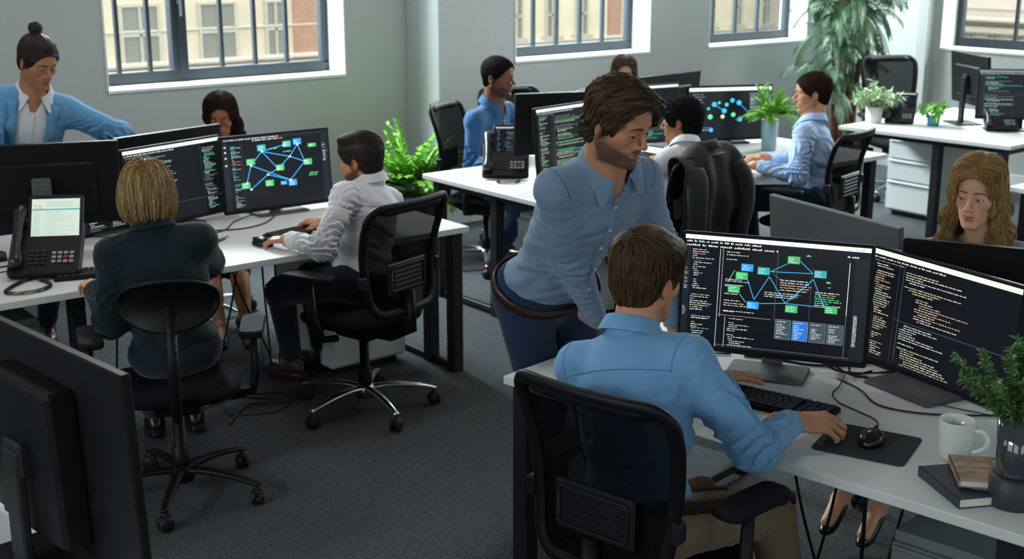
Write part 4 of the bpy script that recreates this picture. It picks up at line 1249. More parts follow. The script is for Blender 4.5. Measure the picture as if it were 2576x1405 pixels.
def scr_network(seed=1, side=True):
    s = Scr(seed); asp = 1.6
    s.rect(0, 0, 1, 1, 'bg', 0); s.rect(0, 0.955, 1, 1, 'pane', 1); s.text(0.02, 0.965, 0.5, 0.02, 'txt', 1); s.text(0.28, 0.935, 0.22, 0.02, 'txt', 1); s.text(0.50, 0.935, 0.06, 0.02, 'pink', 1)
    s.rect(0, 0, 0.055, 0.95, 'pane', 1); s.rect(0.93, 0, 1, 0.95, 'pane', 1); s.rect(0.175, 0, 0.178, 0.93, 'rule', 2)
    for y in (0.87, 0.8, 0.72, 0.62): s.rect(0.018, y, 0.034, y + 0.02, 'txt', 3)
    s.code(0.075, 0.17, 0.90, 0.02, 0.021, ['dim', 'txt', 'blu', 'teal', 'teal', 'org', 'pink'], gap=0.1, dense=0.95)
    s.code(0.94, 0.985, 0.83, 0.55, 0.022, ['txt', 'dim'], gap=0.1, dense=0.9)
    nd = {'a': (0.36, 0.83, 'tbox'), 'b': (0.60, 0.85, 'tbox'), 'c': (0.70, 0.87, 'box'), 'd': (0.25, 0.65, 'gbox'), 'e': (0.52, 0.53, 'gbox'), 'f': (0.79, 0.57, 'gbox'),
          'g': (0.19, 0.33, 'gbox'), 'h': (0.41, 0.33, 'gbox'), 'i': (0.63, 0.30, 'box'), 'j': (0.84, 0.80, 'gbox'), 'k': (0.545, 0.31, 'box')}
    pt = {'a': (0.36, 0.78), 'c': (0.70, 0.83), 'd': (0.25, 0.60), 'm': (0.40, 0.45), 'p': (0.62, 0.67), 'q': (0.235, 0.27), 'f': (0.76, 0.58), 'b': (0.57, 0.84), 'i': (0.61, 0.34), 'e': (0.50, 0.52), 'g': (0.20, 0.36)}
    for x, y in ('ab', 'ap', 'cp', 'cf', 'pf', 'pe', 'ad', 'ae', 'dg', 'di', 'me', 'mq', 'mi', 'fi'): s.line(pt[x], pt[y], 0.009, 'blu', asp)
    for k, (x, y, c) in nd.items(): s.box(x, y, 0.078 if k != 'k' else 0.06, 0.085 if k not in 'jk' else 0.05, c)
    for p in pt.values(): s.rect(p[0] - 0.009, p[1] - 0.012, p[0] + 0.009, p[1] + 0.012, 'lt', 6)
    for x, y in ((0.43, 0.80), (0.56, 0.74), (0.80, 0.40), (0.79, 0.37)): s.text(x, y, 0.08, 0.018, 'grn', 1)
    return s
def scr_nodes():
    s = Scr(5); asp = 1.6
    s.rect(0, 0, 1, 1, 'bg', 0); s.rect(0, 0.92, 1, 0.985, 'bar', 1); s.rect(0, 0.5, 0.10, 0.9, 'pane', 1); s.rect(0.93, 0.06, 0.965, 0.42, 'dim', 2); s.rect(0.93, 0.70, 0.965, 0.84, 'dim', 2)
    s.rect(0.73, 0.50, 0.88, 0.88, 'card', 1); s.code(0.74, 0.86, 0.87, 0.52, 0.032, ['dim', 'txt'], dense=0.95); s.code(0.03, 0.30, 0.90, 0.55, 0.05, ['dim'], dense=0.6); s.code(0.10, 0.6, 0.24, 0.14, 0.04, ['txt', 'dim'], gap=0, dense=0.9)
    P = [(0.30, 0.66, 'blu', .05), (0.42, 0.53, 'blu', .05), (0.52, 0.73, 'blu', .045), (0.60, 0.68, 'blu', .05), (0.61, 0.36, 'blu', .05), (0.25, 0.42, 'grn', .05), (0.40, 0.42, 'yel', .04), (0.53, 0.45, 'grn', .045), (0.45, 0.65, 'teal', .04), (0.36, 0.69, 'teal', .03), (0.23, 0.58, 'teal', .03), (0.74, 0.44, 'box', .045), (0.26, 0.16, 'blu', .04)]
    s.line((0.30, 0.66), (0.42, 0.53), 0.018, 'box', asp); s.line((0.60, 0.68), (0.74, 0.44), 0.016, 'box', asp)
    for x, y, k, r in P:
        s.q.append(([(x + r * 0.62 * cos(t), y + r * sin(t)) for t in (0.4, 1.2, 1.9, 2.7, 3.5, 4.3, 5.0, 5.9)][:8], k, 4))
    return s
def scr_main():
    s = Scr(7); asp = 1.55
    s.rect(0, 0, 1, 1, 'bg', 0); s.rect(0, 0.962, 1, 1, 'bar', 1)
    s.text(0.01, 0.935, 0.42, 0.020, 'txt', 1); s.text(0.01, 0.900, 0.50, 0.020, 'txt', 1, cw=0.011); s.text(0.88, 0.905, 0.06, 0.018, 'txt', 1); s.text(0.92, 0.973, 0.05, 0.012, 'dim', 1)
    s.rect(0, 0, 0.035, 0.89, 'pane', 1); s.rect(0.925, 0.0, 1, 0.90, 'pane', 1)
    s.code(0.004, 0.032, 0.72, 0.50, 0.014, ['txt', 'dim'], dense=0.9, gap=0.05); s.code(0.004, 0.032, 0.36, 0.26, 0.013, ['txt'], dense=0.9, gap=0.0)
    s.code(0.045, 0.19, 0.885, 0.02, 0.0195, ['txt', 'txt', 'cream', 'org', 'dim', 'txt'], gap=0.14, dense=0.85)
    for y in (0.245, 0.15): s.text(0.06, y, 0.10, 0.010, 'teal', 1)
    s.rect(0.198, 0.0, 0.2005, 0.89, 'txt', 2)
    for i in range(40): s.rect(0.2135, 0.885 - i * 0.0155, 0.2175, 0.892 - i * 0.0155, 'txt', 3)
    for i in range(26): s.rect(0.245, 0.275 - i * 0.0105, 0.2485, 0.281 - i * 0.0105, 'txt', 3)
    for y, w in ((0.865, .07), (0.84, .12), (0.80, .06), (0.62, .09), (0.605, .13), (0.57, .10), (0.56, .05), (0.49, .07), (0.43, .09), (0.405, .11), (0.385, .13), (0.335, .17), (0.33, .06)):
        s.text(0.235, y, w, 0.011, s.rs.choice(['txt', 'cream', 'yel']), 1)
    s.code(0.262, 0.46, 0.285, 0.01, 0.0185, ['txt', 'txt', 'cream'], gap=0.08, dense=0.8)
    for i in range(45):
        s.rect(0.514, 0.885 - i * 0.0135, 0.5165, 0.892 - i * 0.0135, 'dim', 3); 
        if 16 < i < 44: s.rect(0.700, 0.80 - (i - 16) * 0.018, 0.7025, 0.807 - (i - 16) * 0.018, 'dim', 3)
    s.rect(0.20, 0.295, 0.50, 0.2975, 'org', 2); s.rect(0.50, 0.525, 0.73, 0.527, 'rule', 2); s.rect(0.20, 0.0, 0.925, 0.022, 'pane', 1); s.rect(0.20, 0.022, 0.925, 0.0245, 'dim', 2)
    s.rect(0.894, 0.40, 0.897, 0.86, 'bar', 3); s.rect(0.895, 0.02, 0.897, 0.40, 'dim', 3)
    N = {'a': (0.60, 0.845, 'gbox'), 'b': (0.352, 0.742, 'box'), 'c': (0.442, 0.725, 'tbox'), 'd': (0.745, 0.74, 'tbox'), 'e': (0.325, 0.665, 'gbox'), 'f': (0.286, 0.540, 'gbox'),
         'g': (0.395, 0.41, 'box'), 'h': (0.605, 0.41, 'gbox'), 'i': (0.815, 0.435, 'gbox')}
    p = {'c': (0.48, 0.725), 'd': (0.705, 0.74), 'a': (0.57, 0.81), 'a2': (0.635, 0.84), 'c2': (0.475, 0.68), 'g': (0.40, 0.46), 'b': (0.352, 0.66), 'h': (0.57, 0.455), 'i': (0.78, 0.45), 'd2': (0.71, 0.69), 'f': (0.25, 0.60), 'e': (0.285, 0.71), 'f2': (0.32, 0.50), 'g2': (0.355, 0.43), 'g3': (0.43, 0.43), 'h2': (0.60, 0.50)}
    for x, y in (('c', 'd'), ('c', 'a'), ('a2', 'd'), ('c2', 'g'), ('c2', 'h'), ('b', 'g'), ('d2', 'h'), ('d2', 'i'), ('g3', 'h'), ('h', 'i'), ('h2', 'd2')): s.line(p[x], p[y], 0.0055, 'blu', asp)
    for x, y in (('e', 'f'), ('f2', 'g2')): s.line(p[x], p[y], 0.0045, 'grn', asp)
    s.line((0.49, 0.71), (0.60, 0.59), 0.0025, 'dim', asp)
    for k, (x, y, c) in N.items(): s.box(x, y, 0.066, 0.066, c)
    s.text(0.665, 0.885, 0.03, 0.02, 'grn', 1); s.text(0.78, 0.665, 0.02, 0.02, 'grn', 1); s.text(0.79, 0.625, 0.015, 0.012, 'grn', 1)
    for i in range(5): s.text(0.535, 0.655 - i * 0.022, 0.17, 0.012, s.rs.choice(['txt', 'org', 'pink', 'cream', 'grn']), s.rs.uniform(.7, 1))
    for i in range(7): s.text(0.725, 0.575 - i * 0.019, 0.14, 0.011, s.rs.choice(['grn', 'txt', 'cream', 'org']), s.rs.uniform(.5, 1))
    for i in range(3): s.text(0.455, 0.535 - i * 0.018, 0.24, 0.011, s.rs.choice(['txt', 'cream']), s.rs.uniform(.5, 1))
    for i in range(4):
        x = 0.525 + i * 0.093; s.rect(x - 0.002, 0.13, x + 0.084, 0.308, 'dim', 2); s.rect(x, 0.133, x + 0.082, 0.305, 'cardb' if i == 1 else 'card', 3)
        s.text(x + 0.008, 0.285, 0.05, 0.010, 'lt', 1, z=5)
        for j in range(9):
            if s.rs.random() > 0.15: s.text(x + 0.008, 0.262 - j * 0.0145, 0.062, 0.008, 'lt', s.rs.uniform(.4, 1), z=5)
    for i in range(34): s.text(0.935, 0.40 - i * 0.0082, 0.018, 0.007, 'txt', 1, cw=0.004)
    return s
def scr_code(seed, left=0.24, bar='bar', cols=('txt', 'cream', 'org', 'yel'), split=0.45, right=False, dy=0.021, big=False):
    s = Scr(seed); s.rect(0, 0, 1, 1, 'bg', 0)
    s.rect(0, 0.955, 1, 1, bar, 1); s.text(0.01, 0.925, 0.5, 0.018, 'txt', 1); s.text(0.02, 0.897, 0.22, 0.015, 'dim', 1)
    s.code(0.03, left - 0.02, 0.89, 0.03, dy, list(cols), gap=0.12, dense=0.9)
    s.rect(left, 0, left + 0.004, 0.93, 'rule', 2)
    s.code(left + 0.05, 0.97 if not right else 0.75, 0.88, split + 0.02, dy, list(cols), gap=0.14, dense=0.62)
    if split > 0.05: s.rect(left, split - 0.006, 1, split + 0.004, 'rule', 2)
    s.code(left + 0.05, 0.97 if not right else 0.75, split - 0.01, 0.02, dy, list(cols), gap=0.12, dense=0.5)
    for i in range(int(0.86 / dy)): s.rect(left + 0.03, 0.87 - i * dy, left + 0.036, 0.877 - i * dy, 'dim', 3)
    if right:
        s.rect(0.78, 0, 0.784, 0.93, 'rule', 2); s.code(0.80, 0.98, 0.90, 0.05, dy, list(cols), gap=0.1, dense=0.8)
    return s
def scr_form():
    s = Scr(3); s.rect(0, 0, 1, 1, 'lt', 0)
    s.rect(0, 0.70, 1, 0.735, 'teal', 1); s.rect(0.27, 0, 0.275, 0.7, 'org', 1); s.text(0.05, 0.80, 0.15, 0.05, 'org', 1); s.text(0.05, 0.74, 0.18, 0.03, 'pink', 1)
    for i in range(3): s.text(0.3, 0.90 - i * 0.05, 0.55, 0.012, 'dim', 1, cw=0.012)
    for i in range(20):
        s.text(0.04, 0.66 - i * 0.032, 0.18, 0.012, 'teal' if i % 3 else 'dim', 0.8); s.text(0.32, 0.66 - i * 0.032, 0.6, 0.008, 'dim', s.rs.uniform(.3, 1), cw=0.011)
    return s

def build_screen(scr, W, Hh, parent, emit=1.0, name='screen'):
    """a flat panel facing +X, content in thin layers"""
    V = []; F = []; M = []; mats = []; mi = {}
    for poly, k, z in scr.q:
        if k not in mi: mi[k] = len(mats); mats.append(smat(k, emit * (0.55 if k in ('bg', 'pane', 'rule') else 1.0)))
        n = len(V)
        for x, y in poly:
            x = min(max(x, 0), 1); y = min(max(y, 0), 1)
            V.append((0.0003 * z, (x - 0.5) * W, (y - 0.5) * Hh))
        F.append(tuple(range(n, len(V)))); M.append(mi[k])
    # screen faces +X; reader looking along -X sees right = +Y
    return link(name, new_mesh(name, V, F, mats, M, smooth=False), parent)
# ---------------------------------------------------------------- monitors
def monitor(label, c, yaw, tilt, W=0.60, Hh=0.375, scr=None, desk=0.74, body=None, plate=(0.13, 0.10), emit=1.0, neck=None, group=None, bez=0.010, chin=0.018, platm=None, stand_dx=0.0, plate_dx=0.0, bulge=(0.34, 0.30, 0.012)):
    """c: centre of the front face in the world; yaw: direction it faces (deg)"""
    body = body or M_PLAS; y = radians(yaw)
    root = thing('monitor', label, 'monitor', (c[0], c[1], desk), y, group)
    zc = c[2] - desk; T = rot(0, -radians(tilt), 0)
    head = MB(); head.box((-0.012, 0, 0), (0.012, W / 2, Hh / 2), bev=0.004)
    head.box((-0.018 - bulge[2], 0, -0.01), (bulge[2], W * bulge[0], Hh * bulge[1]), bev=0.010)
    M4 = np.eye(4); M4[:3, :3] = T; M4[:3, 3] = (0, 0, zc); head.xf(M4); head.build('housing', [body, M_BLK], root)
    if scr is not None:
        sc_ = build_screen(scr, W - 2 * bez, Hh - bez - chin, root, emit)
        sc_.location = tuple(np.array((0, 0, zc)) + T @ np.array((0.0006, 0, (chin - bez) / 2))); sc_.rotation_euler = (0, -radians(tilt), 0)
    n = MB(); xb = -0.031 - 2 * bulge[2]
    n.box((xb - 0.008 + stand_dx, 0, (zc) / 2 + 0.01), (0.011, 0.034, (zc) / 2 + 0.005), bev=0.005)
    n.box((xb + 0.006 + stand_dx / 2, 0, zc - 0.005), (0.018 + abs(stand_dx) / 2, 0.040, 0.040), bev=0.006)
    n.build('stand_neck', neck or body, root)
    p = MB(); p.prism([(x - 0.045 + stand_dx + plate_dx, yy) for x, yy in rrect(plate[1], plate[0], 0.012)], 0.0, 0.010, bev=0.003)
    p.build('stand_base', platm or neck or body, root)
    return root

# ---------------------------------------------------------------- desks
def desk(label, poly, legs, h=0.74, th=0.028, mod=True, group=None, frames=()):
    """poly: corners in the world (counter-clockwise); legs: (x, y, rz); frames: rails between points"""
    o = np.mean(poly, axis=0)
    root = thing('desk', label, 'desk', (o[0], o[1], 0), 0, group)
    b = MB(); b.prism([(x - o[0], y - o[1]) for x, y in poly], h - th, h, bev=0.0025); b.build('desktop', M_WHITE, root)
    for x, y, rz in legs:
        b = MB(); R = rot(0, 0, rz); b.box((x - o[0], y - o[1], (h - th) / 2), (0.030, 0.030, (h - th) / 2), R=R, bev=0.003); b.build('leg', M_BLK, root)
    for (x0, y0, x1, y1, z, t) in frames:
        b = MB(); d = np.array((x1 - x0, y1 - y0, 0)); L = np.linalg.norm(d); a = atan2(d[1], d[0])
        b.box(((x0 + x1) / 2 - o[0], (y0 + y1) / 2 - o[1], z), (L / 2, t, t), R=rot(0, 0, a), bev=0.003); b.build('rail', M_BLK, root)
    return root

def cabinet(label, c, rz, w=0.42, d=0.56, h=0.58, drawers=3, side=None, body=None):
    """front faces -X in its own frame"""
    root = thing('drawer_cabinet', label, 'cabinet', (c[0], c[1], 0), rz)
    b = MB(); b.box((d / 2, 0, h / 2 + 0.02), (d / 2, w / 2, h / 2 - 0.02), bev=0.004); b.build('body', side or M_CAB, root)
    b = MB(); b.box((d / 2, 0, 0.02), (d / 2 - 0.03, w / 2 - 0.03, 0.02)); b.build('plinth', M_BLK, root)
    z = 0.05; hs = [(h - 0.07) / drawers] * drawers
    if drawers == 3: k = h - 0.07; hs = [k * 0.42, k * 0.30, k * 0.28]
    for i, hh in enumerate(hs):
        b = MB(); b.box((-0.010, 0, z + hh / 2), (0.010, w / 2 - 0.004, hh / 2 - 0.006), bev=0.003)
        do = b.build('drawer', body or M_CAB, root)
        b = MB(); b.box((-0.026, 0, z + hh - 0.016), (0.008, w / 2 - 0.01, 0.006), bev=0.003); b.build('drawer_handle', body or M_CAB, do); z += hh
    b = MB(); b.lathe([(0.008, 0), (0.008, 0.004), (0.0, 0.004)], (-0.021, -w / 2 + 0.05, z - 0.03), 12, R=rot(0, -pi / 2, 0)); b.build('lock', M_CHROME, root)
    return root

# ---------------------------------------------------------------- office chair (sitter faces +X)
def office_chair(label, loc, rz, oval=False, chrome=True, group=None, top=0.99, bot=0.53, hw=0.235, seat=0.47, base_rz=0.3, arms=True, armz=0.68, lumbar=True, armx=0.0):
    root = thing('office_chair', label, 'chair', (loc[0], loc[1], 0), rz, group)
    # seat
    b = MB(); n = 28; prof = [(0.0, -0.052, 0.86), (0.0, -0.030, 0.97), (0, -0.008, 1.0), (0, 0.006, 0.97), (0, 0.014, 0.86)]
    V = []; F = []
    for _, z, k in prof:
        for i in range(n):
            a = 2 * pi * i / n; ca, sa = cos(a), sin(a)
            x = 0.245 * abs(ca) ** 0.62 * (1 if ca > 0 else -1) * k; y = 0.245 * abs(sa) ** 0.62 * (1 if sa > 0 else -1) * k
            V.append((x + 0.01, y, seat + z - 0.02 * max(0, (x - 0.12) / 0.12) ** 2))
    for j in range(len(prof) - 1):
        for i in range(n): F.append((j * n + i, j * n + (i + 1) % n, (j + 1) * n + (i + 1) % n, (j + 1) * n + i))
    F.append(tuple(range(n))[::-1]); F.append(tuple((len(prof) - 1) * n + i for i in range(n)))
    b.add(V, F, 0, True); so = b.build('seat', M_SEATF, root)
    m = so.modifiers.new('b', 'SUBSURF'); m.levels = 0; m.render_levels = 1
    # backrest
    def bx(z):                                     # profile of the back seen from the side
        t = (z - bot) / (top - bot); return -0.235 - 0.05 * t + 0.045 * sin(pi * min(max(t, 0), 1) * 0.9 + 0.1) - 0.03 * max(0, t - 0.6)
    if oval:
        cz = (top + bot) / 2; hh = (top - bot) / 2; P = []
        for i in range(40):
            a = 2 * pi * i / 40; yy = hw * cos(a); zz = cz + hh * (abs(sin(a)) ** 0.85) * (1 if sin(a) > 0 else -1); P.append((yy, zz))
    else:
        P = []; rr = 0.055
        def wid(z): t = (z - bot) / (top - bot); return hw * (0.80 + 0.20 * min(1, t * 1.25))
        for cy, cz, a0 in ((1, 1, 0), (-1, 1, 90), (-1, -1, 180), (1, -1, 270)):
            for i in range(7):
                a = radians(a0 + 15 * i); z0 = (top - rr) if cz > 0 else (bot + rr * 1.3); r_ = rr if cz > 0 else rr * 1.3
                zz = z0 + r_ * sin(a); P.append((cy * (wid(zz) - r_) + r_ * cos(a), zz))
        # denser sides
        Q = []
        for i in range(len(P)):
            a = np.array(P[i]); c = np.array(P[(i + 1) % len(P)]); k = max(1, int(np.linalg.norm(c - a) / 0.05))
            for j in range(k):
                q = a + (c - a) * j / k
                if k > 2 and abs(a[0] - c[0]) < 0.12: q[0] = np.sign(q[0]) * wid(q[1])
                Q.append(tuple(q))
        P = Q
    curve = lambda y: 0.035 * (1 - (y / hw) ** 2)      # bulges away from the sitter
    loop = [np.array((bx(z) - curve(y), y, z)) for y, z in P]
    b = MB(); b.tube(loop + [loop[0]], 0.0215 if not oval else 0.012, 10, cap=False, flat=0.7)
    if not oval: b.tube([np.array((bx(top - 0.02) - curve(y) + 0.002, y, top - 0.012 - 0.006 * abs(y / hw) ** 3)) for y in np.linspace(-hw * 0.80, hw * 0.80, 14)], [0.012] + [0.022] * 12 + [0.012], 10, flat=1.0)
    b.build('backrest_frame', M_PLAS, root)
    ctr = np.array((0, (top + bot) / 2)); rows = 6; V = []; F = []; n = len(P)
    for j in range(rows):
        k = 1 - j / rows
        for y, z in P:
            y2 = y * k; z2 = ctr[1] + (z - ctr[1]) * k; V.append((bx(z2) - curve(y2) + 0.004, y2, z2))
    V.append((bx(ctr[1]) - curve(0) + 0.004, 0, ctr[1]))
    for j in range(rows - 1):
        for i in range(n): F.append((j * n + i, j * n + (i + 1) % n, (j + 1) * n + (i + 1) % n, (j + 1) * n + i))
    for i in range(n): F.append(((rows - 1) * n + i, (rows - 1) * n + (i + 1) % n, rows * n))
    mesh = mat('chair_mesh', '0b0d10', 0.95, alpha=0.94, spec=0.05, weave=(420, 0.3)) if not oval else M_SEATF
    link('backrest_mesh' if not oval else 'backrest_pad', new_mesh('mesh_panel', V, F, [mesh]), root)
    if oval:
        b = MB()
        V2 = [(v[0] - 0.026 * (1 - (abs(v[1]) / hw) ** 2) * 1.0 - 0.004, v[1], v[2]) for v in V]; b.add(V2, F, 0, True); b.build('back_shell', M_PLAS, root)
    elif lumbar:
        z = bot + 0.155
        b = MB(); R = np.eye(3)
        b.box((bx(z) - 0.046, 0, z), (0.008, 0.125, 0.068), bev=0.006)
        fr = [np.array((bx(z) - 0.056, yy, z + zz)) for yy, zz in rrect(0.108, 0.052, 0.014)]
        b.tube(fr + [fr[0]], 0.005, 6)
        for k in range(4): b.box((bx(z) - 0.056, 0, z - 0.030 + k * 0.020), (0.004, 0.092, 0.0055), bev=0.003)
        b.build('lumbar_support', M_PLAS2, root)
        for sg in (-1, 1):
            b = MB(); zz = bot + 0.16; b.box((bx(zz) - 0.01, sg * (hw * 0.92 + 0.012), zz), (0.020, 0.014, 0.028), bev=0.006); b.build('adjuster', M_PLAS2, root)
    # support stem
    b = MB(); b.tube([np.array((-0.02, 0, seat - 0.085)), np.array((-0.16, 0, seat - 0.085)), np.array((bx(bot + 0.03) - 0.055, 0, seat - 0.03)), np.array((bx(bot + 0.08) - 0.05, 0, bot + 0.09))], 0.022, 10, flat=1.4)
    b.box((0, 0, seat - 0.085), (0.10, 0.085, 0.028), bev=0.01); b.build('mechanism', M_PLAS, root)
    if arms:
        for sg in (-1, 1):
            b = MB(); x = 0.02 + armx
            b.tube([np.array((-0.02, sg * 0.20, seat - 0.075)), np.array((-0.02, sg * 0.285, seat - 0.06)), np.array((x - 0.03, sg * 0.30, seat + 0.03)), np.array((x - 0.02, sg * 0.30, armz - 0.02))], [0.020, 0.022, 0.024, 0.020], 10, flat=0.8)
            ao = b.build('armrest', M_PLAS, root)
            b = MB(); R = rot(0, 0, sg * 0.12); pad = [(px, py) for px, py in rrect(0.125, 0.045, 0.030, 5)]
            b.prism(pad, -0.014, 0.014, bev=0.007); M4 = np.eye(4); M4[:3, :3] = R; M4[:3, 3] = (x, sg * 0.295, armz); b.xf(M4)
            b.build('armrest_pad', mat('armrest_rubber', '101317', 0.75, spec=0.2), ao)
    # gas lift and star base
    b = MB(); b.lathe([(0.032, 0.075), (0.032, 0.20), (0.022, 0.205), (0.022, seat - 0.10), (0.0, seat - 0.10)], n=18); b.build('gas_lift', M_PLAS, root)
    b = MB(); m_ = M_CHROME if chrome else M_PLAS
    b.lathe([(0.0, 0.065), (0.045, 0.065), (0.045, 0.11), (0.034, 0.125), (0.0, 0.125)], n=20)
    for i in range(5):
        a = base_rz + 2 * pi * i / 5; ca, sa = cos(a), sin(a)
        pts = [np.array((ca * r_, sa * r_, z_)) for r_, z_ in ((0.02, 0.105), (0.10, 0.112), (0.20, 0.105), (0.28, 0.090), (0.325, 0.078))]
        b.tube(spline(pts, 4), list(np.linspace(0.024, 0.015, 17)), 8, flat=0.62)
    b.build('star_base', m_, root)
    for i in range(5):
        a = base_rz + 2 * pi * i / 5; c = np.array((cos(a) * 0.315, sin(a) * 0.315, 0)); ra = a + 1.1 * ((i * 7) % 5 - 2)
        R = rot(0, 0, ra); b = MB()
        for sg in (-1, 1): b.lathe([(0.0, -0.010), (0.020, -0.010), (0.029, -0.005), (0.029, 0.005), (0.020, 0.010), (0.0, 0.010)], c + R @ np.array((0, sg * 0.014, 0.029)), 16, R=R @ rot(pi / 2, 0, 0))
        b.lathe([(0.009, 0.03), (0.009, 0.080), (0, 0.080)], c, 10); b.box(c + (0, 0, 0.050), (0.022, 0.012, 0.010), R=R, bev=0.004)
        b.build('caster', M_PLAS2, root)
    return root

# ---------------------------------------------------------------- small things
def keyboard(label, c, rz, L=0.44, D=0.135):
    root = thing('keyboard', label, 'keyboard', c, rz)
    b = MB(); b.prism([(x, y) for x, y in rrect(D / 2, L / 2, 0.008, 3)], 0.0, 0.014, bev=0.003); b.build('base', M_PLAS, root)
    b = MB(); rs = random.Random(4); u = 0.0186; x = D / 2 - 0.018
    rows = [[1] * 15 + [0, 1, 1, 1], [1] * 13 + [2, 0, 1, 1, 1, 1], [1.5] + [1] * 12 + [1.5, 0, 1, 1, 1, 1], [1.8] + [1] * 11 + [2.2, 0, 1, 1, 1, 1], [2.3] + [1] * 10 + [2.7, 0, 1, 1, 1, 1], [1.3, 1.3, 1.3, 6, 1.3, 1.3, 1.3, 1.2, 0, 1, 1, 1, 1]]
    for r in rows:
        tot = sum(k if k else 0.4 for k in r); s = (L - 0.02) / tot; y = L / 2 - 0.01
        for k in r:
            w = (k if k else 0.4) * s
            if k: b.box((x, y - w / 2, 0.017), (u / 2 - 0.0016, w / 2 - 0.0015, 0.0042), bev=0.0018)
            y -= w
        x -= u * (1.12 if r is rows[0] else 1.02)
    o = b.build('key', mat('key_plastic', '23262b', 0.5), root); o['kind'] = 'stuff'
    return root

def mouse(label, c, rz, cable=None):
    root = thing('computer_mouse', label, 'mouse', c, rz)
    f = lambda p: smax(smin(ell(p, (0, 0, 0.006), (0.058, 0.032, 0.032)), ell(p, (-0.012, 0, 0.010), (0.040, 0.033, 0.030)), 0.01), -(p[:, 2] - 0.001), 0.002)
    V, Q = surface(f, (-0.08, -0.05, -0.01), (0.08, 0.05, 0.06), 0.0028)
    link('shell', new_mesh('shell', V, Q, [mat('mouse_plastic', '0d0f12', 0.22)]), root)
    b = MB(); b.lathe([(0.0, -0.004), (0.009, -0.004), (0.010, 0), (0.009, 0.004), (0, 0.004)], (0.034, 0, 0.028), 16, R=rot(pi / 2, 0, 0)); b.build('scroll_wheel', M_PLAS2, root)
    b = MB(); b.box((0.032, 0, 0.0275), (0.026, 0.0008, 0.006)); b.build('button_gap', M_BLK, root)
    return root

def cable(label, pts, r=0.0028, m=None, n=8, group=None):
    P = spline(pts, n); o0 = np.array((P[0][0], P[0][1], 0)); b = MB(); b.tube([p - o0 for p in P], r, 7)
    o = b.build('cable', m or M_RUBB, None, tuple(o0)); return tag(o, label, 'cable', group)

def desk_phone(label, c, rz, form=False, s=1.0, screen=True):
    """faces -X towards its reader: the handset stands at its left"""
    root = thing('desk_phone', label, 'phone', c, rz)
    root.scale = (s, s, s)
    T = rot(0, radians(-38), 0)                       # body leaning back; local +x' runs up the face
    b = MB(); M4 = np.eye(4); M4[:3, :3] = T; M4[:3, 3] = (0.0, 0, 0.022)
    b.prism([(x + 0.10, y) for x, y in rrect(0.115, 0.118, 0.018)], -0.016, 0.014, bev=0.006); b.xf(M4); b.build('body', M_PLAS, root)
    b = MB(); b.box((0.10, 0.0, 0.045), (0.012, 0.09, 0.060), R=rot(0, radians(28), 0), bev=0.004); b.box((0.135, 0, 0.006), (0.055, 0.088, 0.006), bev=0.003); b.build('foot', M_PLAS2, root)
    # screen tablet
    T2 = rot(0, radians(-56), 0); b = MB()
    b.prism([(x, y) for x, y in rrect(0.086, 0.092, 0.012)], -0.006, 0.006, bev=0.004); M2 = np.eye(4); M2[:3, :3] = T2; M2[:3, 3] = (0.150, -0.024, 0.175); b.xf(M2)
    so = b.build('display', M_PLAS2, root)
    sc_ = build_screen(scr_form() if form else scr_code(11, cols=('txt', 'dim', 'blu')), 0.158, 0.140, root, 0.42 if form else 0.35, 'display_screen')
    # the screen mesh faces +X: turn it to face -X and up
    Rm = Matrix(((0, 0, 0), (0, 0, 0), (0, 0, 0)))
    nrm_ = T2 @ np.array((0, 0, 1.0)); upv = T2 @ np.array((1.0, 0, 0)); rgt = np.array((0, -1.0, 0))
    Rm = Matrix([[nrm_[i], rgt[i], upv[i]] for i in range(3)])
    sc_.rotation_euler = Rm.to_euler(); sc_.location = tuple(np.array((0.150, -0.024, 0.175)) + nrm_ * 0.0066)
    # keys
    kb = MB()
    for r in range(4):
        for q in range(3): kb.box((0.030 + r * 0.017, 0.045 - q * 0.021, 0.016), (0.0062, 0.0085, 0.003), bev=0.0015)
    for r in range(3):
        for q in range(4): kb.box((0.036 + r * 0.018, -0.030 - q * 0.019, 0.016), (0.0055, 0.0070, 0.003), mi=1 if (r, q) != (1, 2) else 2, bev=0.0015)
    kb.xf(M4); o = kb.build('keypad', [M_PLAS2, mat('phone_key_light', '8a8f92', 0.5), mat('phone_key_red', 'a02c24', 0.5)], root)
    # handset
    pts = [np.array(p) for p in ((0.005, 0.088, 0.040), (0.045, 0.090, 0.098), (0.105, 0.092, 0.150), (0.160, 0.092, 0.182), (0.200, 0.090, 0.190))]
    b = MB(); b.tube(spline(pts, 5), [0.020, 0.026, 0.026, 0.022, 0.018, 0.016, 0.0155, 0.015, 0.015, 0.015, 0.0155, 0.016, 0.018, 0.020, 0.022, 0.025, 0.027, 0.028, 0.027, 0.024, 0.018], 14, flat=1.25); 
    b.build('handset', mat('handset_plastic', '1c1f24', 0.32), root)
    return root

def coil(label, pts, r=0.006, turns=70, wire=0.0016):
    P = np.array(spline(pts, 24)); n = turns * 8; L = np.cumsum(np.r_[0, np.linalg.norm(np.diff(P, axis=0), axis=1)]); t = np.linspace(0, L[-1], n)
    C = np.stack([np.interp(t, L, P[:, i]) for i in range(3)], 1); tg = np.gradient(C, axis=0); tg /= np.linalg.norm(tg, axis=1, keepdims=True)
    a = np.cross(tg, (0, 0, 1.0)); a /= np.linalg.norm(a, axis=1, keepdims=True) + 1e-9; bb = np.cross(tg, a); th = np.linspace(0, turns * 2 * pi, n)
    H = C + r * (a * np.cos(th)[:, None] + bb * np.sin(th)[:, None]); o0 = np.array((P[0][0], P[0][1], 0))
    b = MB(); b.tube(list(H - o0), wire, 5); o = b.build('phone_cord', M_RUBB, None, tuple(o0)); return tag(o, label, 'phone cord')

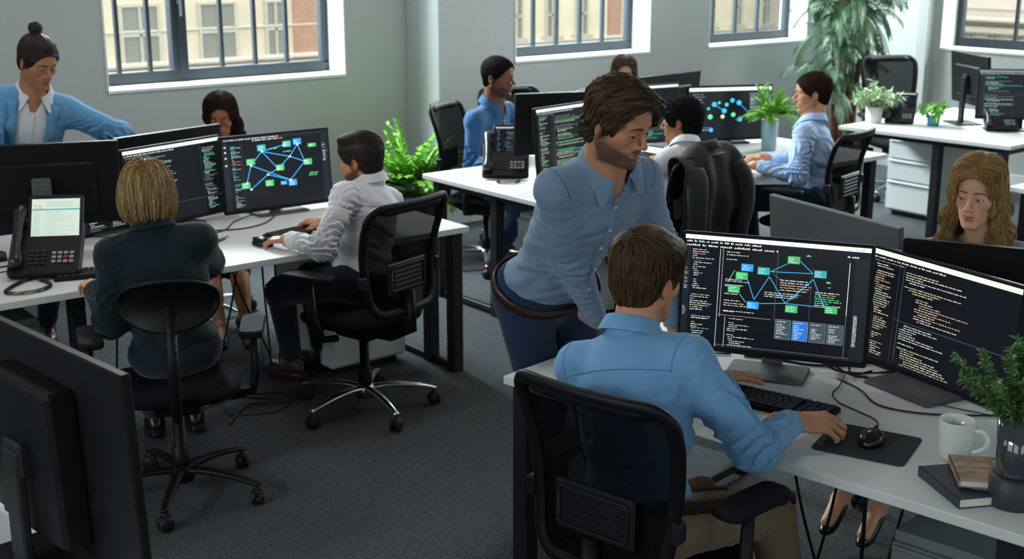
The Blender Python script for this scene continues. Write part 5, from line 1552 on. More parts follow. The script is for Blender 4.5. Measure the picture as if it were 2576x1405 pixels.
def mug(label, c, rz):
    root = thing('mug', label, 'mug', c, rz); m = mat('white_ceramic', 'dcdedb', 0.22, coat=0.3)
    root.scale = (1.1, 1.1, 1.1)
    b = MB(); b.lathe([(0.0, 0.0), (0.026, 0.0), (0.031, 0.004), (0.037, 0.022), (0.041, 0.055), (0.0425, 0.100), (0.0418, 0.1025), (0.0395, 0.1015), (0.038, 0.060), (0.034, 0.020), (0.0, 0.012)], n=40); b.build('cup', m, root)
    b = MB(); b.tube(spline([(0.040, 0, 0.078), (0.060, 0, 0.082), (0.074, 0, 0.066), (0.070, 0, 0.044), (0.052, 0, 0.030), (0.037, 0, 0.026)], 6), 0.0052, 10, flat=1.3); b.build('handle', m, root)
    return root

def book(label, c, rz, w, d, h, cover, tilt=0, name='book', spiral=False, art=False):
    root = thing(name, label, 'book' if name != 'notebook' else 'notebook', c, rz)
    b = MB(); b.box((0, 0, h / 2), (w / 2 - 0.003, d / 2 - 0.003, h / 2 - 0.0022)); b.build('pages', mat('paper', 'd9d6cb', 0.9, noise=(900, 0.1, (0.02, 0.02, 1))), root)
    b = MB(); b.box((0, 0, 0.0012), (w / 2, d / 2, 0.0012)); b.box((0, 0, h - 0.0012), (w / 2, d / 2, 0.0012)); b.box((-w / 2 + 0.001, 0, h / 2), (0.0012, d / 2, h / 2)); b.build('cover', cover, root)
    if spiral:
        b = MB()
        for k in range(14):
            y = -d / 2 + 0.012 + k * (d - 0.024) / 13
            b.tube([np.array((w / 2 - 0.012 + 0.008 * cos(t), y, h - 0.002 + 0.006 * sin(t))) for t in np.linspace(0, pi, 6)], 0.0010, 5)
        b.build('binding_ring', mat('brass_wire', 'b09468', 0.4, metal=0.6), root)
    return root

def leaf_blade(b, base, d, L, w, droop, up=(0, 0, 1), n=6, mi=0, fold=0.25, twist=0):
    d = nrm(d); side = nrm(np.cross(d, up)); 
    if twist: side = nrm(side * cos(twist) + np.cross(d, side) * sin(twist))
    p = np.asarray(base, float); V = []; cur = d.copy()
    for i in range(n + 1):
        t = i / n; ww = w * (sin(pi * (0.08 + 0.92 * t) ** 0.8) ** 0.9) if i < n else 0.0
        nn = nrm(np.cross(side, cur))
        V += [p + side * ww * 0.5 + nn * ww * fold, p, p - side * ww * 0.5 + nn * ww * fold]
        cur = nrm(cur + np.array((0, 0, -droop / n))); p = p + cur * L / n
    F = []
    for i in range(n):
        a = 3 * i; F += [(a, a + 1, a + 4, a + 3), (a + 1, a + 2, a + 5, a + 4)]
    b.add(V, F, mi, True)

def leafmat(name, c, var=0.25): return mat(name, c, 0.42, noise=(9, var), spec=0.4)

def fern(label, c, pot_h=0.0, n=34, L=0.42, seed=1, col='5f9a4a', potcol=None, pot_r=0.09, spread=1.0, w=0.030, kind='potted_fern', floor_pot=True, dens=15):
    root = thing(kind, label, 'plant', c, 0); rs = random.Random(seed)
    b = MB(); m1 = leafmat(kind + '_leaf', col)
    for i in range(n):
        a = rs.uniform(0, 2 * pi); e = rs.uniform(0.35, 1.45) ; LL = L * rs.uniform(0.7, 1.1)
        d = np.array((cos(a) * cos(e) * spread, sin(a) * cos(e) * spread, sin(e))); p = np.array((cos(a) * 0.02, sin(a) * 0.02, pot_h)); cur = nrm(d); pts = [p]
        for k in range(12): cur = nrm(cur + np.array((0, 0, -0.10))); p = p + cur * LL / 12; pts.append(p)
        b.tube(pts, list(np.linspace(0.003, 0.0012, 13)), 4, 0)
        for k in range(dens * 2):
            t = 0.18 + 0.82 * k / (dens * 2); x = t * 12; i0 = min(int(x), 11); q = pts[i0] + (pts[i0 + 1] - pts[i0]) * (x - i0); td = nrm(pts[i0 + 1] - pts[i0]); sd = nrm(np.cross(td, (0, 0, 1.0))) * (1 if k % 2 else -1)
            leaf_blade(b, q, sd * 0.8 + td * 0.75 + np.array((0, 0, rs.uniform(-.1, .35))), w * 2.6 * (1.15 - t * 0.75) * rs.uniform(.8, 1.2), w * 0.62, 0.25, n=3, mi=0)
    b.build('foliage', m1, root)
    if potcol:
        b = MB(); b.lathe([(0, 0), (pot_r * 0.78, 0), (pot_r * 0.82, 0.006), (pot_r, pot_h), (pot_r * 0.93, pot_h), (pot_r * 0.90, pot_h - 0.02), (0, pot_h - 0.02)], n=32); b.build('pot', potcol, root)
        b = MB(); b.lathe([(0, pot_h - 0.018), (pot_r * 0.9, pot_h - 0.019)], n=20); b.build('soil', mat('soil', '2b211a', 0.95), root)
    return root

def bush(label, c, h, r, pot, n=160, seed=2, col='7aa05a', kind='potted_plant', LL=0.07, w=0.02, droop=0.4, up=0.7, spread=1.0, pot_h=0.1, stems=14, pr=0.06):
    root = thing(kind, label, 'plant', c, 0); rs = random.Random(seed); b = MB(); m1 = leafmat('leaf_' + col, col)
    for i in range(stems):
        a = 2 * pi * i / stems + rs.uniform(-.3, .3); e = rs.uniform(0.5, 1.5); p = np.array((0, 0, pot_h)) + np.array((cos(a), sin(a), 0)) * 0.012; cur = nrm((cos(a) * cos(e) * spread, sin(a) * cos(e) * spread, sin(e) * up + .2)); pts = [p]; sl = h * rs.uniform(.65, 1.05)
        for k in range(8): cur = nrm(cur + np.array((0, 0, -droop * 0.08))); p = p + cur * sl / 8; pts.append(p)
        b.tube(pts, list(np.linspace(0.0028, 0.001, 9)), 4)
        for k in range(n // stems):
            t = 0.15 + 0.85 * (k + rs.random()) / (n // stems); x = min(t, .999) * 8; i0 = int(x); q = pts[i0] + (pts[i0 + 1] - pts[i0]) * (x - i0); td = nrm(pts[i0 + 1] - pts[i0]); aa = rs.uniform(0, 2 * pi)
            sd = nrm(np.cross(td, (cos(aa), sin(aa), 0.3))); leaf_blade(b, q, sd + td * rs.uniform(.4, 1.0), LL * rs.uniform(.6, 1.15), w * rs.uniform(.8, 1.2), droop, n=4, twist=rs.uniform(-.6, .6))
    b.build('foliage', m1, root)
    if pot: pot(root)
    return root

def palm(label, c, seed=5):
    root = thing('palm_tree', label, 'plant', c, 0); rs = random.Random(seed)
    m1 = leafmat('palm_leaf', '4c7350', 0.35); mt = mat('palm_stem', '7d5640', 0.8, noise=(5, 0.3, (1, 1, 6)), bump=(14, 0.6, (1, 1, 8)))
    tops = []
    for i in range(7):
        a = 2 * pi * i / 7 + rs.uniform(-.3, .3); r0 = 0.07 * rs.uniform(.4, 1.2); hh = rs.uniform(1.45, 2.35)
        pts = [np.array((cos(a) * r0, sin(a) * r0, 0.30)), np.array((cos(a) * (r0 + 0.03), sin(a) * (r0 + .03), hh * 0.55)), np.array((cos(a) * (r0 + 0.07), sin(a) * (r0 + .07), hh))]
        b = MB(); b.tube(spline(pts, 6), list(np.linspace(0.030, 0.020, 13)), 8); b.build('stem', mt, root); tops.append((pts[-1], a))
    for q, a in tops:
        b = MB()
        for j in range(26):
            aa = a + rs.uniform(-2.2, 2.2) if j else a; e = rs.uniform(-0.2, 1.35); L = rs.uniform(0.32, 0.56)
            cur = nrm((cos(aa) * cos(e), sin(aa) * cos(e), sin(e))); p = q - np.array((0, 0, rs.uniform(0, 0.85))); pts = [p]
            for k in range(12): cur = nrm(cur + np.array((0, 0, -0.16))); p = p + cur * L / 12; pts.append(p)
            b.tube(pts, list(np.linspace(0.006, 0.002, 13)), 4)
            for k in range(26):
                t = 0.2 + 0.8 * k / 26; x = t * 11.99; i0 = int(x); s_ = pts[i0] + (pts[i0 + 1] - pts[i0]) * (x - i0); td = nrm(pts[i0 + 1] - pts[i0]); sd = nrm(np.cross(td, (0, 0, 1.0))) * (1 if k % 2 else -1)
                leaf_blade(b, s_, sd * 0.75 + td * 0.8 + np.array((0, 0, -0.1)), 0.155 * (1.1 - 0.55 * t) * rs.uniform(.85, 1.15), 0.0125, 0.9, n=3)
        b.build('frond_crown', m1, root)
    b = MB(); b.lathe([(0, 0), (0.16, 0), (0.20, 0.34), (0.185, 0.34), (0.18, 0.30), (0, 0.30)], n=32); b.build('pot', mat('dark_planter', '2c3034', 0.6), root)
    return root
# ---------------------------------------------------------------- desks
DK = dict
E_d = np.array((0.152, -0.988)); E_p = np.array((0.988, 0.152)); E0 = np.array((2.36, 3.01))
def EP(a, b): q = E0 + E_d * a + E_p * b; return (q[0], q[1])
ea = atan2(E_p[1], E_p[0])
desk('large white front workbench carrying the diagram monitor, keyboard, mug and books', [EP(0, 0), EP(1.68, 0), EP(1.68, 1.42), EP(0, 1.42)],
     [(*EP(0.05, 0.05), ea), (*EP(1.60, 0.10), ea), (*EP(0.06, 1.34), ea), (*EP(1.60, 1.34), ea)], frames=[(*EP(0.06, 0.06), *EP(0.06, 1.34), 0.04, 0.018), (*EP(0.05, 0.70), *EP(1.6, 0.70), 0.68, 0.02)])
desk('long white bench on the left where the blonde bob and white shirt workers type', [(-0.5, 4.87), (3.57, 4.82), (3.58, 6.02), (-0.5, 6.02)],
     [(3.525, 4.885, 0), (3.525, 5.09, 0), (3.525, 5.95, 0), (1.70, 4.98, 0), (1.70, 5.9, 0), (0.1, 4.95, 0)], frames=[(3.525, 4.89, 3.525, 5.95, 0.02, 0.016), (0.1, 5.45, 3.5, 5.45, 0.69, 0.02)])
desk('white bench in the middle with the phone at its left end and black frame', [(4.20, 4.85), (6.95, 4.85), (6.95, 6.13), (4.20, 6.13)],
     [(4.27, 6.05, 0), (4.27, 5.50, 0), (4.27, 4.93, 0), (6.88, 4.93, 0), (6.88, 6.05, 0)], frames=[(4.27, 4.93, 4.27, 6.05, 0.03, 0.016), (4.27, 4.93, 4.27, 6.05, 0.69, 0.018), (4.27, 5.49, 6.88, 5.49, 0.69, 0.02)])
desk('white desk at the back right holding the white pot plant and two phones', [(7.86, 4.53), (9.35, 4.60), (9.35, 5.92), (7.76, 5.86)],
     [(7.93, 4.62, 0), (7.93, 5.12, 0), (9.25, 4.68, 0), (9.25, 5.8, 0), (8.6, 4.66, 0)], frames=[(7.93, 4.62, 9.25, 4.68, 0.68, 0.02), (7.93, 4.62, 7.88, 5.75, 0.69, 0.018)])
desk('white desk corner cut by the right edge of the picture behind the blonde woman', [(6.47, 2.6), (7.9, 2.6), (7.9, 3.76), (6.55, 3.76)], [(6.62, 3.68, 0), (7.8, 3.68, 0), (6.6, 2.7, 0)])
desk('dark desk end in the near left corner under the blurred monitor', [(0.55, 1.3), (0.95, 1.3), (0.95, 3.2), (0.55, 3.2)], [(0.6, 3.1, 0), (0.9, 1.4, 0)])

cabinet('white three drawer cabinet with a lock under the back right desk', (8.36, 5.60), radians(-2), 0.44, 0.56, 0.62)
cabinet('pale cabinet under the right end of the left bench behind the white shirt chair', (3.20, 5.17), pi / 2, 0.42, 0.55, 0.60, 2)
cabinet('dark grey cabinet under the far left end of the left bench', (1.36, 5.06), pi / 2, 0.42, 0.55, 0.60, 2, M_CABG, M_CABG)
cabinet('white cabinet under the middle bench beside the standing man', (4.44, 5.30), 0, 0.42, 0.56, 0.58, 2)
cabinet('dark grey cabinet under the near right end of the front workbench', EP(1.42, 0.20), ea, 0.34, 0.5, 0.55, 2, M_CABG, M_CABG)

# ---------------------------------------------------------------- monitors
GREY = mat('monitor_grey', '4d5054', 0.45)
monitor('large monitor with the blue network diagram and code on the front workbench', (3.054, 2.516, 0.982), 210.6, 6.4, 0.60, 0.385, scr_main(), plate=(0.125, 0.085), plate_dx=0.075, neck=M_GREYP, emit=1.0)
monitor('monitor full of code beside the green plant at the right edge', (3.335, 2.105, 0.937), 170.5, 4, 0.60, 0.385, scr_code(21, 0.20, 'cream', split=0.42), plate=(0.135, 0.10), plate_dx=0.105, neck=GREY, emit=0.95)
monitor('back of a grey monitor rising behind the diagram monitor', (3.61, 2.70, 0.975), -10.2, 5.6, 0.66, 0.39, None, body=M_GREYP, bulge=(0.2, 0.12, 0.012))
monitor('back of a black monitor in front of the blonde woman', (3.575, 1.985, 0.985), 26, 5.7, 0.70, 0.38, None, bulge=(0.2, 0.12, 0.012))
monitor('monitor with the blue and green node network on the left bench', (3.014, 5.678, 0.954), 267.8, 4.7, 0.60, 0.385, scr_network(1), plate=(0.14, 0.11), neck=GREY, emit=1.15)
monitor('monitor of green code behind the blonde bob haircut', (2.479, 5.698, 0.954), 286, 4.1, 0.60, 0.385, scr_code(31, 0.03, 'lt', ('mint', 'dim', 'txt', 'grn'), 0.22, True, 0.018), neck=GREY)
M7C = tuple(np.array((2.02, 5.73, 0.925)) + 0.18 * np.array((0.966, 0.26, 0)))
monitor('narrow view of a code monitor beside the phone with the tablet screen', M7C, 285, 3, 0.36, 0.385, scr_code(41, 0.40, 'bg', ('txt', 'mint', 'txt', 'dim'), 0.02, False, 0.026), neck=GREY)
monitor('back of a black monitor at the left edge behind the phone', (1.80, 5.56, 1.045), 69.8, 5.7, 0.66, 0.37, None, neck=GREY)
monitor('back of a black monitor in front of the woman with glasses', (2.55, 5.96, 0.985), 104, 5.7, 0.64, 0.37, None)
monitor('back of a black monitor between the man in dark blue shirt and the code monitor', (4.82, 5.577, 1.051), 68.6, 5.5, 0.61, 0.36, None)
monitor('monitor with green code beside the standing man\'s right shoulder', (4.551, 5.186, 1.035), 279.1, 5.4, 0.60, 0.37, scr_code(51, 0.20, 'lt', ('mint', 'grn', 'yel', 'dim'), 0.02, False, 0.024), emit=0.9)
monitor('half hidden green code monitor in front of the person with the draped chair', (5.62, 5.75, 1.01), 262, 5.4, 0.60, 0.37, scr_code(61, 0.35, 'lt', ('grn', 'mint', 'dim'), 0.02, False, 0.022), emit=0.8)
monitor('monitor with glowing blue and green nodes beside the plant in a blue pot', (6.50, 5.80, 0.945), 244.3, 5.9, 0.61, 0.37, scr_nodes(), emit=1.0)
monitor('back of a black monitor in front of the far woman', (6.10, 6.02, 1.035), 97, 5.7, 0.66, 0.37, None)
monitor('back of a black monitor on the back right desk', (8.62, 5.33, 1.07), -32, 5.7, 0.60, 0.38, None, neck=M_PLAS)
monitor('code monitor on the back right desk at the picture edge', (8.55, 4.88, 1.00), 219.8, 5.9, 0.62, 0.36, scr_code(71, 0.03, 'dim', ('mint', 'dim', 'teal', 'txt'), 0.5, True, 0.03), emit=0.8)
monitor('large blurred monitor back in the near left corner', (0.853, 2.677, 1.005), 7.0, 2, 0.72, 0.50, None, desk=0.74, bulge=(0.21, 0.36, 0.035), neck=M_BLK)

# ---------------------------------------------------------------- chairs
CG = None
office_chair('black mesh chair in the foreground holding the man in the light blue shirt', (2.26, 2.235), radians(11), top=1.01, bot=0.52, hw=0.235, base_rz=0.5, armz=0.70, armx=-0.01, seat=0.46)
office_chair('black mesh chair with chrome star base under the man in the white shirt', (2.885, 4.70), radians(106), top=1.00, bot=0.52, hw=0.25, base_rz=0.22, armz=0.68, armx=0.03)
office_chair('round backed black chair of the woman with the blonde bob', (1.835, 4.35), radians(66), oval=True, chrome=False, top=0.935, bot=0.745, hw=0.168, base_rz=0.42, armz=0.66, armx=-0.02)
office_chair('black mesh chair holding the man in the dark blue shirt by the column', (4.91, 6.44), radians(-60), top=1.05, bot=0.55, base_rz=0.1)
office_chair('chair draped with a dark jacket in the middle of the office', (4.80, 4.74), radians(96), top=1.00, bot=0.55, base_rz=0.9)
office_chair('black mesh chair behind the man in the pale blue shirt at the middle bench', (6.02, 4.74), radians(103), top=1.00, bot=0.54, base_rz=0.4, armz=0.67)
office_chair('empty black chair at the back right desk behind the white pot plant', (9.00, 6.20), radians(-120), top=1.12, bot=0.60, base_rz=0.4)
office_chair('chair top just showing behind the black monitor near the standing man', (5.55, 6.80), radians(-100), top=1.05, bot=0.55, arms=False)
office_chair('chair under the bench of the woman with glasses, chrome base showing', (2.92, 6.50), radians(-112), top=0.98, bot=0.54, base_rz=0.7, arms=False)
office_chair('chair of the far woman hidden behind the middle monitors', (6.42, 6.78), radians(-105), top=0.98, bot=0.54, arms=False)
office_chair('black wheeled chair of the blonde woman in the grey blazer', (4.00, 2.42), radians(190), chrome=False, top=0.95, bot=0.52, base_rz=0.25, arms=False)

# ---------------------------------------------------------------- people
SK = {}
def skin(n, c, **k): return mat('skin_' + n, c, 0.48, attr=True, sss=0.10, bump=(260, 0.05), spec=0.35)
S_ALL = skin('tone', 'c08060')
HM = mat('hair_fibre', '3a2a1e', 0.45, attr=True, spec=0.4)
HMR = mat('short_hair_fibre', '3a2a1e', 0.85, attr=True, spec=0.15)
def cloth(n, c, rough=0.9, noise=(90, 0.06), bump=(130, 0.25), weave=None, sheen=0.15): return mat(n, c, rough, noise=noise, bump=bump, weave=weave, sheen=sheen, spec=0.25)
C_MAIN = cloth('heather_blue_shirt', '7389a0', noise=(520, 0.22), bump=(420, 0.3))
C_FRONT = cloth('light_blue_cotton', '6f9dc6', noise=(20, 0.03), bump=(60, 0.12))
C_WHITE = cloth('white_cotton', 'd3d3d8', noise=(20, 0.02), bump=(60, 0.12))
C_DBLUE = cloth('dark_blue_linen', '2f5a86', noise=(60, 0.12), bump=(90, 0.3))
C_PBLUE = cloth('pale_blue_cotton', '9db8dc', noise=(20, 0.03), bump=(60, 0.12))
C_TEAL = cloth('dark_teal_blazer', '0e1e25', noise=(60, 0.06), bump=(150, 0.2))
C_BLAZ = cloth('sky_blue_blazer', '5f93bd', noise=(200, 0.08), bump=(260, 0.3))
C_GREY = cloth('pale_grey_blazer', '9c9ea2', noise=(200, 0.05), bump=(260, 0.2))
C_JEAN = cloth('navy_denim', '1d2f4a', noise=(160, 0.14), bump=(240, 0.3))
C_NAVY = cloth('navy_trousers', '16202d', noise=(60, 0.05), bump=(150, 0.2))
C_KHAKI = cloth('khaki_chino', '7d6c55', noise=(60, 0.05), bump=(150, 0.2))
C_BLOUSE = cloth('black_blouse', '23242a')
L_BRN = mat('brown_leather', '3a241a', 0.35, bump=(80, 0.15)); L_BLK = mat('black_leather', '14171a', 0.3, bump=(80, 0.1))
SEAM = {k: cloth('seam_' + k, v) for k, v in (('m', '4a607a'), ('f', '4f7aa2'), ('t', '0d1c22'), ('w', 'a9a9b0'))}

person('standing bearded man leaning over in a heather blue shirt and jeans', dict(
    s=1.05, yaw=-95, P=(2.64, 3.15, 0.955), N=(2.600, 2.80, 1.412), sw=0.156, syaw=0, seed=4, tilt=0.0,
    wR=(2.755, 2.99, 0.80), wL=(2.95, 2.83, 0.83), poleR=(-1, 0.1, -0.4), poleL=(0.5, 0.3, 0.0),
    aR=(2.76, 3.26, 0.10), aL=(3.00, 3.22, 0.10), kpoleR=(-0.1, -1, 0), kpoleL=(-.1, -1, 0),
    handR=dict(dir=(0.3, -0.5, -0.25), back=(0.2, 0.2, 1), pose='rest'), handL=dict(dir=(0.15, -0.25, -0.9), back=(0.3, -0.9, 0.2), pose='relax'),
    head=dict(pos=(2.552, 2.708, 1.562), s=0.95, yaw=-80, pitch=-20, roll=-3, skin='b98466', hair='swept', haircol=('1a110c', '8a6646'), brow='23170f', beard=('2c1a12', 0.84), lip='9a5f52',
              jaw=1.18, nose=1.0, w=1.0, seed=3, res=0.0022, gaze=(0.35, 1, -0.35), open=0.75, iris='2f2015', broww=1.1, hres=0.9),
    skin_mat=S_ALL, hair_mat=HM, top=dict(mat=C_MAIN, slv=(0.053, 0.047, 0.035), placket=True, open=0.55, vee=0.055, armseam=True, seam=SEAM['m'], amp=0.0075, res=0.005, pl_len=0.42, hem=0.0),
    bottom=dict(mat=C_JEAN, belt=L_BRN, waist=0.055, res=0.007, r=(0.092, 0.066, 0.052)), shoes=L_BRN), (2.6, 3.35))

person('seated man seen from behind in a light blue shirt and khaki trousers', dict(
    s=1.0, yaw=12, P=(2.20, 2.225, 0.575), N=(2.305, 2.375, 1.035), sw=0.172, seed=2, tilt=-0.05,
    wR=(2.645, 2.090, 0.795), wL=(2.745, 2.50, 0.79), poleR=(-0.1, -0.7, -0.7), poleL=(-0.3, 0.8, -0.5),
    aR=(2.70, 2.06, 0.10), aL=(2.72, 2.34, 0.10),
    handR=dict(dir=(0.16, -0.11, 0.0), back=(-0.05, -0.25, 1), pose='relax', thumb=(0.1, 0.2), res=0.002, s=1.16), handL=dict(dir=(0.9, -0.35, -0.02), pose='flat'),
    head=dict(pos=(2.362, 2.385, 1.188), s=1.04, yaw=8, pitch=-10, roll=0, skin='c08a6c', hair='short', haircol=('2a1a11', '8a6442'), brow='2c1c12', lip='a8705e', beard=('4a3122', 0.25), seed=8, res=0.0024, hres=0.9),
    skin_mat=S_ALL, hair_mat=HM, top=dict(mat=C_FRONT, yoke=0.10, open=0.5, armseam=True, seam=SEAM['f'], amp=0.0080, res=0.005, hem=-0.01, cs=1.02, slv=(0.062, 0.054, 0.037)),
    bottom=dict(mat=C_KHAKI, belt=L_BRN, res=0.008, r=(0.092, 0.070, 0.055)), shoes=L_BRN), (2.4, 2.2))

person('seated bearded man in a white shirt with slicked dark hair, seen from behind', dict(
    s=1.0, yaw=112, P=(2.94, 4.80, 0.575), N=(3.035, 4.86, 1.005), sw=0.170, seed=5,
    wL=(2.655, 4.93, 0.79), wR=(2.955, 5.14, 0.79), poleL=(-0.7, -0.5, -0.7), poleR=(0.8, 0.2, -0.6),
    aL=(2.83, 5.28, 0.10), aR=(3.02, 5.32, 0.10), kpoleL=(-0.5, 0.5, 0.6),
    handL=dict(dir=(-0.25, 0.6, -0.08), pose='mouse'), handR=dict(dir=(-0.3, 0.7, -0.05), pose='type'),
    head=dict(pos=(3.013, 4.883, 1.112), yaw=116, pitch=-8, roll=0, skin='b9805f', hair='fade', haircol=('17100d', '54402f'), brow='1c120d', beard=('1e1410', 0.92), lip='9a5f52', seed=5),
    skin_mat=S_ALL, hair_mat=HM, top=dict(mat=C_WHITE, yoke=0.11, open=0.5, armseam=True, seam=SEAM['w'], amp=0.0085, res=0.006, hem=-0.02),
    bottom=dict(mat=C_NAVY, res=0.009), shoes=L_BRN), (2.93, 4.95))

person('woman with a blonde bob seen from behind in a dark teal blazer', dict(
    s=0.97, yaw=68, P=(1.86, 4.39, 0.575), N=(1.795, 4.36, 1.055), sw=0.158, seed=6, fem=0,
    wL=(1.685, 4.70, 0.785), wR=(2.08, 4.74, 0.785), poleL=(-0.15, -0.6, -1), poleR=(0.9, -0.5, -0.5),
    aL=(2.0, 5.0, 0.10), aR=(2.16, 4.95, 0.10),
    handL=dict(dir=(0.10, 0.9, 0.02), pose='type', s=0.93, thumb=(0.3, 0.2)), handR=dict(dir=(0.1, 0.9, 0), pose='type', s=0.93),
    head=dict(pos=(1.80, 4.405, 1.185), yaw=68, pitch=-6, skin='d0a184', hair='bob', haircol=('5f4426', 'e2bc80'), brow='6b4a2a', lip='b06058', seed=6, fem=1, w=0.96),
    skin_mat=S_ALL, hair_mat=HM, top=dict(mat=C_TEAL, name='blazer', yoke=0.13, open=0.5, armseam=True, seam=SEAM['t'], amp=0.0070, res=0.006, hem=-0.08, slv=(0.064, 0.056, 0.042), cs=1.0, loose=1),
    bottom=dict(mat=C_NAVY, res=0.009), shoes=L_BLK), (1.9, 4.5))

person('standing man with a topknot in a sky blue blazer over a white shirt', dict(
    s=1.02, yaw=-106, P=(2.02, 6.58, 0.93), N=(2.06, 6.36, 1.345), sw=0.162, seed=7,
    wL=(2.46, 6.18, 0.90), wR=(1.85, 6.12, 0.90), poleL=(0.9, 0.4, 0.3), poleR=(-0.8, 0.4, 0), aL=(2.1, 6.62, 0.10), aR=(1.85, 6.60, 0.10), kpoleL=(0, -1, 0), kpoleR=(0, -1, 0),
    handL=dict(dir=(0.3, -0.3, -0.8), pose='rest', res=0.004), handR=dict(dir=(0, -0.4, -0.8), pose='rest', res=0.004),
    head=dict(pos=(2.065, 6.265, 1.510), yaw=-78, pitch=-24, skin='b07a5a', hair='bun', haircol=('17100d', '4a362a'), brow='1c120d', beard=('3a261b', 0.25), lip='94584a', seed=7, w=0.95, res=0.0028, gaze=(0.2, 1, -0.5), open=0.6),
    skin_mat=S_ALL, hair_mat=HM, top=dict(mat=C_WHITE, placket=True, open=0.6, vee=0.09, amp=0.003, res=0.007, hem=-0.02),
    jacket=dict(mat=C_BLAZ, amp=0.009, v=0.070, vb=0.60, res=0.007, off=0.010, taper=0.3), bottom=dict(mat=C_NAVY, res=0.012), shoes=L_BRN), (2.0, 6.55))

r_, K_ = person('woman with round glasses and dark side swept hair behind the monitors', dict(
    s=0.97, yaw=-112, P=(3.03, 6.47, 0.56), N=(3.04, 6.40, 1.00), sw=0.150, seed=8, fem=1,
    wL=(3.1, 6.03, 0.79), wR=(2.85, 6.05, 0.79), aR=(2.70, 5.76, 0.10), aL=(2.82, 5.72, 0.10),
    handR=dict(dir=(0, -1, 0), pose='type', res=0.004), handL=dict(dir=(0, -1, 0), pose='type', res=0.004),
    head=dict(pos=(3.035, 6.335, 1.155), yaw=-124, pitch=-14, skin='a9704e', hair='side', haircol=('1c1310', '4e362a'), brow='1c1310', lip='8e3f38', seed=9, fem=1, w=0.94, res=0.003, gaze=(0, 1, -.4), open=0.8),
    skin_mat=S_ALL, hair_mat=HMR, bare=True, top=dict(mat=C_BLOUSE, open=0.5, amp=0.003, res=0.008), bottom=dict(mat=C_NAVY, name='skirt', skirt=True, res=0.010), shoes=L_BLK, shoe_kind='pump'), (3.0, 6.4))
g_ = MB()
for sx in (-1, 1):
    pts = [K_['xf'](np.array([[sx * 0.033 + 0.0225 * cos(t), 0.098 - 0.004 * abs(cos(t)), 0.0 + 0.0205 * sin(t)]]))[0] for t in np.linspace(0, 2 * pi, 25)]
    g_.tube(pts, 0.0013, 6, cap=False)
    g_.tube([K_['xf'](np.array([[sx * x, y, z]]))[0] for x, y, z in ((0.055, 0.095, 0.006), (0.074, 0.06, 0.006), (0.078, 0.0, 0.004))], 0.0012, 6)
g_.tube([K_['xf'](np.array([[x, 0.100 + 0.003 * (1 - abs(x) / .011), 0.004]]))[0] for x in (-0.011, 0, 0.011)], 0.0013, 6)
g_.build('glasses', mat('glasses_frame', '1d1a1a', 0.3), r_)
b = MB(); ep = K_['xf'](np.array([[0.080, -0.012, -0.05]]))[0]; b.lathe([(0, -0.008), (0.004, -0.004), (0.005, 0.004), (0, 0.010)], ep, 10); b.build('earring', mat('silver', 'd8d8d8', 0.2, metal=1), r_)

person('seated man in a dark blue shirt beside the column, looking right', dict(
    s=1.02, yaw=-72, P=(4.89, 6.46, 0.60), N=(4.905, 6.36, 1.065), sw=0.175, seed=10,
    wR=(4.74, 6.06, 0.795), wL=(5.05, 6.02, 0.79), poleR=(-0.25, 0.5, -1), poleL=(0.8, 0.3, -0.5), aR=(4.76, 6.18, 0.10), aL=(4.98, 6.14, 0.10),
    handR=dict(dir=(0.25, -0.8, -0.04), pose='rest', res=0.004), handL=dict(dir=(0, -1, 0), pose='rest', res=0.004),
    head=dict(pos=(4.920, 6.325, 1.245), yaw=-66, pitch=-4, skin='6d4430', hair='crop', haircol=('0d0a09', '241c18'), brow='120c0a', beard=('1a100c', 0.75), lip='6a3f36', seed=10, res=0.003, nose=1.15, gaze=(0.5, 1, 0), jaw=1.05),
    skin_mat=S_ALL, hair_mat=HMR, top=dict(mat=C_DBLUE, placket=True, open=0.5, vee=0.05, armseam=False, amp=0.0085, res=0.007), bottom=dict(mat=C_JEAN, res=0.010, r=(0.09, 0.066, 0.052)), shoes=L_BRN, socks=mat('sock_grey', '30343a', 0.9)), (4.8, 6.4))

person('far woman with long brown hair, only the top of her face above the monitors', dict(
    s=0.97, yaw=-110, P=(6.40, 6.75, 0.56), N=(6.36, 6.70, 0.98), sw=0.150, seed=11, fem=1,
    wL=(6.4, 6.25, 0.79), wR=(6.2, 6.25, 0.79), aR=(6.2, 6.3, 0.1), aL=(6.4, 6.3, 0.1),
    head=dict(pos=(6.30, 6.64, 1.150), yaw=-128, pitch=-5, skin='c49a80', hair='long', haircol=('3a2a20', '7a5c48'), brow='3a2a20', lip='a06058', seed=12, fem=1, w=0.94, res=0.004, hres=1.3, hn=0.7, hw=1.4, fine=False),
    skin_mat=S_ALL, hair_mat=HMR, top=dict(mat=C_BLOUSE, amp=0, res=0.012), bottom=dict(mat=C_NAVY, res=0.014), shoes=L_BLK), (6.3, 6.6))

